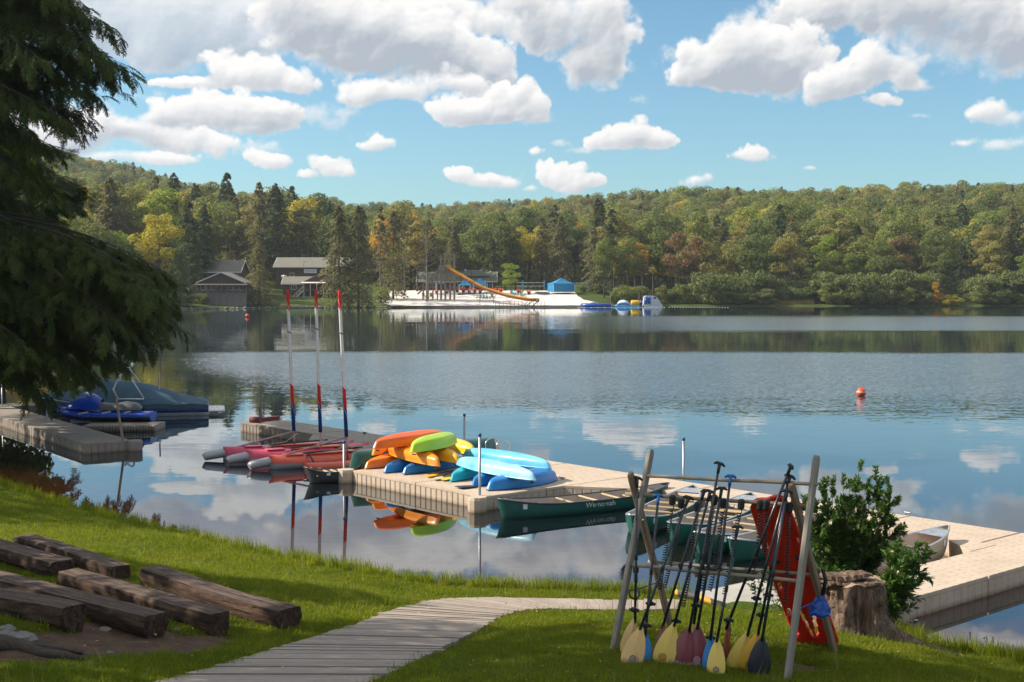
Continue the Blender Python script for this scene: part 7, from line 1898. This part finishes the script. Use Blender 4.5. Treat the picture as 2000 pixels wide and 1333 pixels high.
# ------------------------------------------------------------------ stump
def stump_mat():
    t = NT('old_stump'); co = t.co('Object'); cs = t.co('Object', (8, 8, 1.0))
    g = t.noise(cs, 2.0, 8, .75, .8); g2 = t.noise(co, 9, 7, .75); v = t.n('ShaderNodeTexVoronoi', {'Vector': t.co('Object', (7, 7, 2.2)), 'Scale': 1.6}, feature='DISTANCE_TO_EDGE').outputs[0]
    col = t.ramp(g, [(.25, (.05, .034, .025)), (.45, (.15, .10, .072)), (.62, (.31, .225, .165)), (.8, (.46, .38, .30))])
    col = t.mix(t.ramp(g2, [(.5, 0.), (.75, .55)]), col, (.07, .05, .038)); ck = t.math('MULTIPLY', t.ramp(v, [(.0, 1.), (.06, 0.)]), t.ramp(g2, [(.4, 0.), (.6, 1.)])); col = t.mix(t.math('MULTIPLY', ck, .6), col, (.02, .014, .01))
    col = t.mix(t.ramp(t.noise(co, 3, 4), [(.62, 0.), (.75, .35)]), col, (.10, .12, .05))
    h = t.math('ADD', t.math('MULTIPLY', g, 1.2), t.math('SUBTRACT', t.math('MULTIPLY', g2, .6), t.math('MULTIPLY', ck, .6)))
    t.pbr(col, .95, t.bump(h, 1.0, .03), 0, .15); return t.mat
M['stump'] = stump_mat(); M['cutwood'] = wood('cut_wood', (.24, .16, .10), (.46, .34, .23), along='Y', bump=.4)
sp_ = GT(1658, 1240); st_ = empty('tree_stump', sp_, 0, 'large weathered tree stump with spreading roots beside the red board', 'stump')
def stump():
    H = .62; n = 72; rows = []; flares = [(3.3, 1.25, .36), (4.2, .5, .34), (5.15, .30, .3), (5.98, 1.22, .26), (.4, .3, .3), (1.6, .3, .4), (2.6, .4, .35)]
    for j in range(27):
        f = j / 26; z = -.12 + (H + .12) * f; row = []
        for i in range(n):
            a = 2 * PI * i / n; base = .345 + .02 * math.sin(a * 5 + 1) + .014 * math.sin(a * 11 + f * 3) + .03 * (1 - f) ** 2
            for fa, amt, wd in flares:
                dlt = (a - fa + PI) % (2 * PI) - PI; base += amt * math.exp(-(dlt / wd / (1 + .3 * (1 - f))) ** 2) * (max(0, 1 - f * 1.25)) ** 3.0
            nz = mnoise.fractal(Vector((math.cos(a) * 2.2, math.sin(a) * 2.2, z * 1.3)), .8, 2, 5) * .13 + mnoise.noise(Vector((math.cos(a) * 9, math.sin(a) * 9, z * 1.5))) * .045
            rr_ = base + nz; dropz = 0
            row.append((rr_ * math.cos(a), rr_ * math.sin(a) * .92, z - max(0, rr_ - .5) * .10 + (.05 * math.sin(a * 3) * f ** 8)))
        rows.append(row)
    mb = MB(); mb.grid(rows, closed=True, smooth=True); mb.build('bark', M['stump'], st_)
    top = rows[-1]; mb = MB(); rings = [[(x * k, y * k, z + .004 - .02 * (1 - k) + .006 * math.sin(i * .9 + k * 9)) for i, (x, y, z) in enumerate(top)] for k in (1.0, .8, .55, .3, .05)]
    mb.grid(rings, closed=True, smooth=False); mb.build('cut_top', M['cutwood'], st_)
stump()
M['slab'] = M['stump']
def slab(x0, x1, y_, z0, th, w, seed, label, rz):
    g = np.random.default_rng(seed); rows = []; n = 22
    for i in range(n):
        f = i / (n - 1); x_ = x0 + (x1 - x0) * f; t_ = th * (math.sin(PI * min(max(f, .04), .96)) ** .45) * g.uniform(.8, 1.15); ww = w * math.sin(PI * min(max(f, .05), .95)) ** .4 * g.uniform(.9, 1.1); zz = z0 + .02 * math.sin(f * 6 + seed) + g.normal() * .004
        rows.append([(x_, y_ - ww / 2, zz), (x_, y_ - ww * .45, zz + t_ * .7), (x_, y_ - ww * .1, zz + t_), (x_, y_ + ww * .3, zz + t_ * .85), (x_, y_ + ww / 2, zz + t_ * .2), (x_, y_, zz - .01)])
    mb = MB(); mb.grid(rows, closed=True, smooth=False, flip=True); o = mb.build('bark_slab', M['slab'], None, sp_ + Vector((0, 0, 0))); o.rotation_euler = (0, 0, rz); tag(o, label, 'bark slab')
slab(-.50, .40, -.02, .645, .045, .34, 1, 'long lower slab of rough bark lying across the top of the stump', -.1)
slab(-.42, .28, .03, .695, .08, .30, 2, 'thick upper slab of reddish bark lying on the other slab on the stump', .08)
slab(-.42, -.18, -.10, .635, .03, .10, 3, 'short wooden block under the left end of the bark slabs', .1)

# ------------------------------------------------------------------ bushes and weeds on the bank
LM['bush'] = leaf_mat('bush_leaves', [(.022, .050, .012), (.040, .078, .017), (.070, .115, .025)], trans=.3, patch=2, rough=.35, rnd=0)
def leaf_np(c, d, n, L, w, g):
    """folded pointed leaves: c base, d direction, n up"""
    N = len(c); d = d / np.linalg.norm(d, axis=1, keepdims=True); s = np.cross(d, n); s /= np.maximum(np.linalg.norm(s, axis=1, keepdims=True), 1e-6); u_ = np.cross(s, d)
    L = (L * g.uniform(.7, 1.2, N))[:, None]; W = L * w
    V = np.stack([c, c + d * L * .45 + s * W * .5 + u_ * L * .03, c + d * L - u_ * L * .12, c + d * L * .45 - s * W * .5 + u_ * L * .03, c + d * L * .5 - u_ * L * .02], 1)
    b = (np.arange(N) * 5)[:, None]; F = np.concatenate([b + np.array([[0, 1, 4, 0]]), b + np.array([[0, 1, 2, 4]]), b + np.array([[0, 4, 2, 3]])]); F = np.concatenate([b + np.array([[0, 1, 2, 4]]), b + np.array([[0, 4, 2, 3]])])
    return V.reshape(-1, 3), F
def bush(origin, stems, label, name='bush', mat='bush', L=.072, per=92, seed=0, cat='bush'):
    g = np.random.default_rng(seed); r = empty(name, origin, 0, label, cat); cs, ds, ns = [], [], []; mb = MB()
    for tip, thick in stems:
        tip = Vector(tip); base = Vector((g.normal() * .07, g.normal() * .07, 0)); mid = base * .4 + tip * .45 + Vector((tip.x * -.12, 0, tip.z * .10)); pts = [base, base * .6 + mid * .5, mid, mid * .45 + tip * .55, tip]
        P = resample(pts, 14); mb.tube([Vector(p) for p in P], [thick * (1 - .8 * k / 13) for k in range(14)], 5, caps=False)
        L_ = (tip - base).length; nb = int(6 + L_ * 6)
        for q in range(nb):
            f = g.uniform(.18, 1.0); p0 = np.array([np.interp(f * 13, range(14), P[:, i]) for i in range(3)]); ax = np.array((tip - base).normalized()); dr = ax * .8 + g.normal(size=3) * .55; dr[2] += .25; dr /= np.linalg.norm(dr); l = g.uniform(.14, .38) * (1.1 - f * .4)
            p1 = p0 + dr * l; mb.tube([Vector(p0), Vector((p0 + p1) / 2 + np.array([0, 0, .01])), Vector(p1)], [thick * .3, thick * .2, .002], 4, caps=False)
            m = int(per * l / .3)
            t_ = g.uniform(.1, 1.05, m); c = p0 + (p1 - p0) * t_[:, None]; an = g.uniform(0, 2 * PI, m); e1 = np.cross(dr, [0, 0, 1.]); e1 /= np.linalg.norm(e1) + 1e-6; e2_ = np.cross(dr, e1)
            d = dr * g.uniform(.5, 1.1, m)[:, None] + (e1 * np.cos(an)[:, None] + e2_ * np.sin(an)[:, None]) * .75
            cs.append(c); ds.append(d); nn = np.tile([0, 0, 1.], (m, 1)) + g.normal(size=(m, 3)) * .5; ns.append(nn)
    V, F = leaf_np(np.concatenate(cs), np.concatenate(ds), np.concatenate(ns), L, .36, g)
    o = put('leaves', np_mesh('leaves', V, F, LM[mat]), r); tag(o, kind='stuff'); mb.build('stems', BARK, r); return r
g = np.random.default_rng(40)
bo = GT(1675, 1215); bo = Vector((bo.x + .02, bo.y + .75, float(ground_z(bo.x, bo.y + .75))))
def tipat(px, py, dy=0.): return Y(px, py, bo.y + dy) - bo
tips = [(1580, 985), (1600, 950), (1622, 935), (1645, 925), (1660, 945), (1678, 918), (1695, 940), (1705, 970), (1720, 930), (1735, 955), (1750, 985), (1752, 1010), (1738, 1040), (1590, 1030), (1565, 1000), (1610, 1010), (1640, 980), (1665, 1000), (1690, 1020), (1715, 1005), (1580, 1070), (1625, 1060), (1660, 1050), (1700, 1060), (1730, 1080), (1570, 1110), (1610, 1100), (1750, 1060), (1720, 1110), (1585, 965), (1572, 1040), (1600, 1000), (1730, 1000), (1742, 970), (1755, 1035), (1600, 1085), (1640, 1020), (1700, 1100), (1650, 1085), (1590, 1125)]
bush(bo, [(tipat(a, b, g.normal() * .28), .012) for a, b in tips], 'tall dark green leafy bush growing behind the stump', seed=1)
tips2 = [(1790, 1078), (1812, 1092), (1770, 1062), (1800, 1125), (1760, 1100), (1775, 1150), (1740, 1160), (1750, 1190), (1725, 1175), (1735, 1130), (1780, 1110)]
b2 = GT(1735, 1236); b2 = Vector((b2.x, b2.y + .35, float(ground_z(b2.x, b2.y + .3))))
bush(b2, [(Y(a, b, b2.y + g.normal() * .12) - b2, .008) for a, b in tips2], 'lower leafy shoots spreading right of the stump over the dock edge', L=.095, per=60, seed=2)
b3 = GT(1530, 1200); bush(b3, [((g.normal() * .16, g.normal() * .08, g.uniform(.2, .45)), .006) for _ in range(7)], 'small green shrub at the water edge left of the stump', L=.05, per=34, seed=3)
M['petal'] = simple('white_petals', (.75, .76, .66), .6)
def weed(px, py, h, label, flower):
    b = GT(px, py); r = empty('wildflower' if flower else 'weed_stalk', b, 0, label, 'wildflower' if flower else 'weed'); mb = MB(); mb.tube([(0, 0, 0), (.01, 0, h * .5), (.02, .01, h)], .004, 4); mb.build('stem', LM['grass'], r)
    if flower: mb = MB(); mb.lathe([(.002, -.005), (.03, .01), (.034, .016), (.002, .02)], 8, c=(.02, .01, h)); mb.build('flower_head', M['petal'], r)
    else:
        mb = MB()
        for k in range(5): mb.lathe([(.001, -.012), (.007, 0), (.001, .014)], 5, c=(.02 * k / 5 + g.normal() * .012, .01, h * (.7 + .07 * k)))
        mb.build('seed_head', BARK, r)
for i, (px, py, h) in enumerate(((1762, 1228, .16), (1777, 1240, .22), (1786, 1242, .24), (1792, 1246, .14))): weed(px, py, h, 'small white wildflower at the water edge right of the stump', True) if False else tag_group(px, py, h, True) if False else weed(px, py, h, ('lowest', 'tall', 'tallest', 'short right')[i] + ' white wildflower in the clump right of the stump', True)
for i, (px, py, h) in enumerate(((1893, 1272, .26), (1918, 1276, .22), (1924, 1279, .25), (1938, 1280, .24), (1955, 1284, .20), (1963, 1286, .18))):
    weed(px, py, h, 'thin dark seed stalk standing at the water edge on the right', False)
    [o for o in COL.objects if o.name.startswith('weed_stalk') and o.parent is None][-1]['group'] = 'seed stalks on the right bank'
# ------------------------------------------------------------------ evergreens on the near left bank
def spray_mesh(name, mat, g, L=.46, n=13, needle=.040, wd=.024, droop=.30):
    V = []; Fq = []
    def ribbon(p, d, nrm, l, w):
        d = d / np.linalg.norm(d); s = np.cross(d, nrm); s = s / (np.linalg.norm(s) + 1e-6); o = len(V)
        V.extend([p, p + d * l * .5 + s * w * .5, p + d * l, p + d * l * .5 - s * w * .5]); Fq.append((o, o + 1, o + 2, o + 3))
    def twig(p0, d0, l, up):
        m = max(3, int(l / .0135)); s = np.cross(d0, up); s /= np.linalg.norm(s)
        for k in range(m):
            f = k / m; p = p0 + d0 * l * f + np.array([0, 0, -droop * l * f * f])
            for sg in (-1, 1):
                dd = d0 * .7 + s * sg * (.75 + g.normal() * .15) + up * g.normal() * .25; ribbon(p, dd, up + g.normal(size=3) * .35, needle * g.uniform(.7, 1.1) * (1 - .35 * f), wd)
        ribbon(p0 + d0 * l * .0, d0, up, l * .98, .004)
    up = np.array([0, 0, 1.]); ax = np.array([1., 0, 0])
    for k in range(n):
        f = .06 + .9 * k / n; p = np.array([L * f, 0, -droop * L * f * f]); sg = 1 if k % 2 else -1; a = .85 + g.normal() * .12
        d = np.array([math.cos(a), sg * math.sin(a), -.12 + g.normal() * .12]); d /= np.linalg.norm(d); twig(p, d, (.19 * (1 - f * .62)) * g.uniform(.7, 1.2), up)
    twig(np.array([L * .55, 0, -droop * L * .3]), np.array([.95, 0, -.3]), L * .5, up)
    return np_mesh(name, np.array(V), np.array(Fq), mat)
LM['near'] = leaf_mat('near_hemlock_needles', [(.030, .058, .016), (.052, .090, .020), (.095, .125, .025), (.17, .16, .035)], trans=.3, patch=.7, rough=.5, rnd=.45, bright=1.0)
LM['nearpine'] = leaf_mat('near_pine_needles', [(.012, .038, .010), (.022, .060, .012), (.05, .09, .02)], trans=.3, patch=.8, rough=.5, rnd=.4, bright=1.0)
gg = np.random.default_rng(77)
SPR = [spray_mesh('hemlock_spray', LM['near'], gg) for _ in range(4)]
SPRP = [spray_mesh('pine_spray', LM['nearpine'], gg, L=.34, n=9, needle=.075, wd=.008, droop=-.1) for _ in range(2)]
def big_conifer(base, H, label, branch_list, sprays, r0=.22, seed=0, dens=1.0, name='hemlock_tree', spr_scale=1.0, droop=.35, fill=.085):
    """branch_list: (height, azimuth, length, rise)"""
    g = np.random.default_rng(seed); r = empty(name, base, 0, label, 'tree'); mb = MB()
    mb.tube([(0, 0, -.3), (.02, 0, H * .3), (.05, .03, H * .6), (.05, 0, H)], [r0 * 1.15, r0 * .85, r0 * .5, .03], 12); mb.build('trunk', BARK, r)
    pts = []; rot = []; scl = []; wh = []; bm_ = MB()
    def put_spray(p, dx, dy, dz, s):
        az = math.atan2(dy, dx); pitch = -math.atan2(dz, math.hypot(dx, dy)); pts.append(p); rot.append((g.normal() * .35, pitch + g.normal() * .2, az + g.normal() * .3)); scl.append((s, s, s)); wh.append(int(g.integers(0, len(sprays))))
    for z, az, L, rise in branch_list:
        n = 12; P = []
        for k in range(n + 1):
            f = k / n; rr_ = L * f; zz = z + L * (rise * f - droop * f * f * 1.1); a = az + .12 * math.sin(f * 3 + z); P.append(np.array([math.cos(a) * rr_, math.sin(a) * rr_, zz]))
        bm_.tube([Vector(p) for p in P], [max(.004, .038 * (L / 4) * (1 - f / n) + .004) for f in range(n + 1)], 6, caps=False)
        step = fill / dens; m = int(L / step)
        for k in range(m):
            f = .10 + .9 * k / m; i = min(n - 1, int(f * n)); q = f * n - i; p = P[i] * (1 - q) + P[i + 1] * q; d = P[i + 1] - P[i]; d /= np.linalg.norm(d)
            sg = 1 if k % 2 else -1; side = np.array([-d[1], d[0], 0]) * sg; tl = L * .34 * (1 - f * .72) * g.uniform(.5, 1.15) + .15
            dr = d * .75 + side * .7 + np.array([0, 0, -.10 + g.normal() * .12]); dr /= np.linalg.norm(dr)
            if tl > .3: bm_.tube([Vector(p), Vector(p + dr * tl * .5), Vector(p + dr * tl + np.array([0, 0, -.22 * tl - .12 * tl * tl]))], [.009, .006, .002], 4, caps=False)
            w = max(1, int(tl / .11))
            for j in range(w):
                t_ = (j + .4) / w; pp = p + dr * tl * t_ + np.array([0, 0, -.22 * tl * t_ - .12 * tl * tl * t_ * t_]); a2 = g.normal() * .7; dx, dy = dr[0] * math.cos(a2) - dr[1] * math.sin(a2), dr[0] * math.sin(a2) + dr[1] * math.cos(a2)
                put_spray(pp, dx, dy, -.35 - g.random() * .9, spr_scale * g.uniform(.55, 1.0))
        put_spray(P[-1], P[-1][0] - P[-2][0], P[-1][1] - P[-2][1], P[-1][2] - P[-2][2], spr_scale)
    bm_.build('branches', BARK, r)
    me = bpy.data.meshes.new('foliage'); me.from_pydata([tuple(p) for p in pts], [], [])
    a = me.attributes.new('size', 'FLOAT_VECTOR', 'POINT'); a.data.foreach_set('vector', np.array(scl, np.float32).ravel()); a = me.attributes.new('turn', 'FLOAT_VECTOR', 'POINT'); a.data.foreach_set('vector', np.array(rot, np.float32).ravel()); a = me.attributes.new('which', 'INT', 'POINT'); a.data.foreach_set('value', np.array(wh, np.int32))
    o = put('foliage', me, r); scatter(o, sprays); o['kind'] = 'stuff'; print(name, 'sprays', len(pts)); return r
def aim(base, px, py, dy, z0, rise, droop=.35):
    """branch whose tip is seen at px, py and dy metres nearer or farther than the trunk"""
    tip = Y(px, py - (26 if py > 500 else 8), base.y + dy * 1.6); v = tip - base; L = math.hypot(v.x, v.y); return (v.z - L * (rise - droop * 1.1), math.atan2(v.y, v.x) - .12 * math.sin(3 + z0), L, rise)
HB = Vector((-17.4, 37.5, 0.)); HB.z = float(ground_z(HB.x, HB.y))
g = np.random.default_rng(5); BL = []
for px, py, dy, rise in ((225, 68, .2, .10), (205, 110, -.8, .05), (150, 60, .9, .1), (232, 128, -.3, .35), (215, 150, .3, .3), (180, 190, -.6, .15), (165, 230, .4, .1), (140, 250, -.2, .05), (170, 20, -.5, .1), (120, -20, .5, .1), (195, -60, 0, .1), (100, 20, 1.2, .1), (110, 175, 1.1, .1), (60, 260, 1.3, .05), (90, 290, -1.0, .05), (40, 330, .9, 0), (70, 360, -1.2, 0), (30, 420, 1.2, 0), (50, 470, -.8, 0), (105, 240, -1.6, .1), (60, 120, -1.4, .1), (40, 60, 1.5, .1),
    (330, 615, .0, .10), (325, 560, .6, .16), (310, 650, -.6, .08), (290, 680, .5, .05), (300, 590, -1.2, .12), (270, 540, 1.0, .14), (255, 700, -.3, .02), (235, 725, .8, .0), (205, 650, -1.5, .05), (170, 600, 1.6, .05), (180, 715, .9, .0), (150, 740, -.5, -.02), (120, 770, .3, -.05), (100, 800, -.2, -.1), (165, 760, -.9, -.05), (215, 600, -.2, .1), (245, 640, 1.3, .05), (130, 690, 1.4, 0), (100, 640, -1.3, .0), (60, 720, -.9, -.05), (60, 600, 1.6, .0), (90, 560, -.6, .05), (130, 540, .5, .08), (195, 545, .0, .12), (60, 680, .6, 0), (20, 640, -1.4, 0), (30, 530, -1.5, .05), (285, 630, .2, .1), (20, 705, -1.8, 0), (-10, 660, 1.5, 0)):
    BL.append(aim(HB, px, py, dy, 0, rise))
for k in range(56):   # the sides and the back of the crown, outside the picture
    z = g.uniform(3.5, 23); L = (23.5 - z) * .28 + .8 + g.uniform(-.4, .4); az = g.uniform(.9, 5.4); BL.append((z, az, min(L, 6), .12))
big_conifer(HB, 24., 'large dark hemlock with long drooping branches filling the left edge of the picture', BL, SPR, .38, 3, 1.0, 'hemlock_tree', 1.4, .35, .205)
PB = Vector((-20.6, 46.0, 0.)); PB.z = float(ground_z(PB.x, PB.y)); BP = [aim(PB, a, b, c_, 0, .05, .12) for a, b, c_ in ((175, 385, 0, ), (150, 410, .6), (165, 360, -.6), (120, 430, .4), (100, 330, 0), (130, 300, .8), (80, 380, -.8), (110, 455, -.5), (60, 430, .9), (50, 340, -.5), (90, 400, .9), (40, 390, 0), (140, 395, -1.2), (60, 300, .5), (20, 420, -1), (70, 460, .2))]
for k in range(30): z = g.uniform(3, 17.5); BP.append((z, g.uniform(.8, 5.2), (18.5 - z) * .3 + .8, .1))
big_conifer(PB, 18.5, 'dark green pine behind the large hemlock at the left edge', BP, SPRP, .2, 4, 1.0, 'pine_tree', 1.7, .12, .17)
# left bank trees; those outside the frame shade the lawn, rear ones darken reflections
def shade_tree(x, y, h, r, label, seed, n=15000, z0=.28):
    g = np.random.default_rng(seed); z = float(ground_z(x, y)); V, F = broad_crown(g, h, r, n, 30, .24, z0, .4); e = empty('broadleaf_tree', (x, y, z), 0, label, 'tree')
    put('crown', np_mesh('shade_crown', V, F, LM['green']), e); trunk_np(h * .85, .24, .01, 14, g).build('trunk', BARK, e)
shade_tree(-11.6, 13.4, 12.0, 2.9, 'broadleaf tree on the lawn left of the log benches, shading them', 5, 9000, .2)
shade_tree(-14.8, 13.9, 20.5, 3.3, 'tall broadleaf tree left of the lawn that shades the paddle rack', 15, 13000, .42)
shade_tree(-13.0, 17.2, 7.8, 2.3, 'small broadleaf tree beside the log benches on the left', 12, 3200, .22)
shade_tree(-20.3, 50.5, 7.0, 2.7, 'low leafy tree behind the left dock, added to darken the reflection in the water', 14, 9000, .02)  # added so the left shallows mirror dark leaves and the bed shows through
shade_tree(-23, 27, 15, 3.4, 'broadleaf tree farther left on the lawn, towards the left dock', 6, 5000)
shade_tree(-25.5, 60, 13, 4.6, 'dark broadleaf tree on the left bank behind the left dock', 9, 12000, .1)
shade_tree(-30.5, 72, 14, 5.0, 'broadleaf tree farthest along the left bank behind the hemlock', 10, 12000, .1)
shade_tree(-22.8, 50, 11, 3.8, 'broadleaf tree on the left bank between the hemlock and the far one', 11, 9000, .15)

# fallen leaves on the boards and the grass
def fallen():
    g = np.random.default_rng(55); n = 420; px = g.uniform(-50, 2050, n); dd = g.uniform(11.5, 17.5, n); x = (px - 1000) / 2500 * dd; y = dd; s = shore_y(x) - y; k = s > .3; x, y = x[k], y[k]
    z = ground_z(x, y) + np.where(in_path(x, y), .062, .05); c = np.stack([x, y, z], 1); m = len(c); nn = np.stack([g.normal(size=m) * .25, g.normal(size=m) * .25, np.ones(m)], 1)
    V, F = cards(c, nn, .042, g, .6); tag(put('fallen_leaves', np_mesh('fallen_leaves', V, F, leaf_mat('dry_leaves', [(.16, .08, .03), (.28, .17, .05), (.12, .06, .03)], trans=.2, rnd=0))), 'scattered small dry leaves on the lawn and the boardwalk', 'leaves', kind='stuff')
fallen()
# ------------------------------------------------------------------ thin summer haze over the lake
mb = MB(); mb.box((0, 520, 55), (3000, 1300, 122)); t = NT('haze'); vol = t.n('ShaderNodeVolumePrincipled', {'Color': (.80, .88, 1.0, 1), 'Density': .00014, 'Anisotropy': .2}); t.l(vol.outputs[0], t.out.inputs['Volume'])
hz = mb.build('haze', t.mat); hz['kind'] = 'stuff'
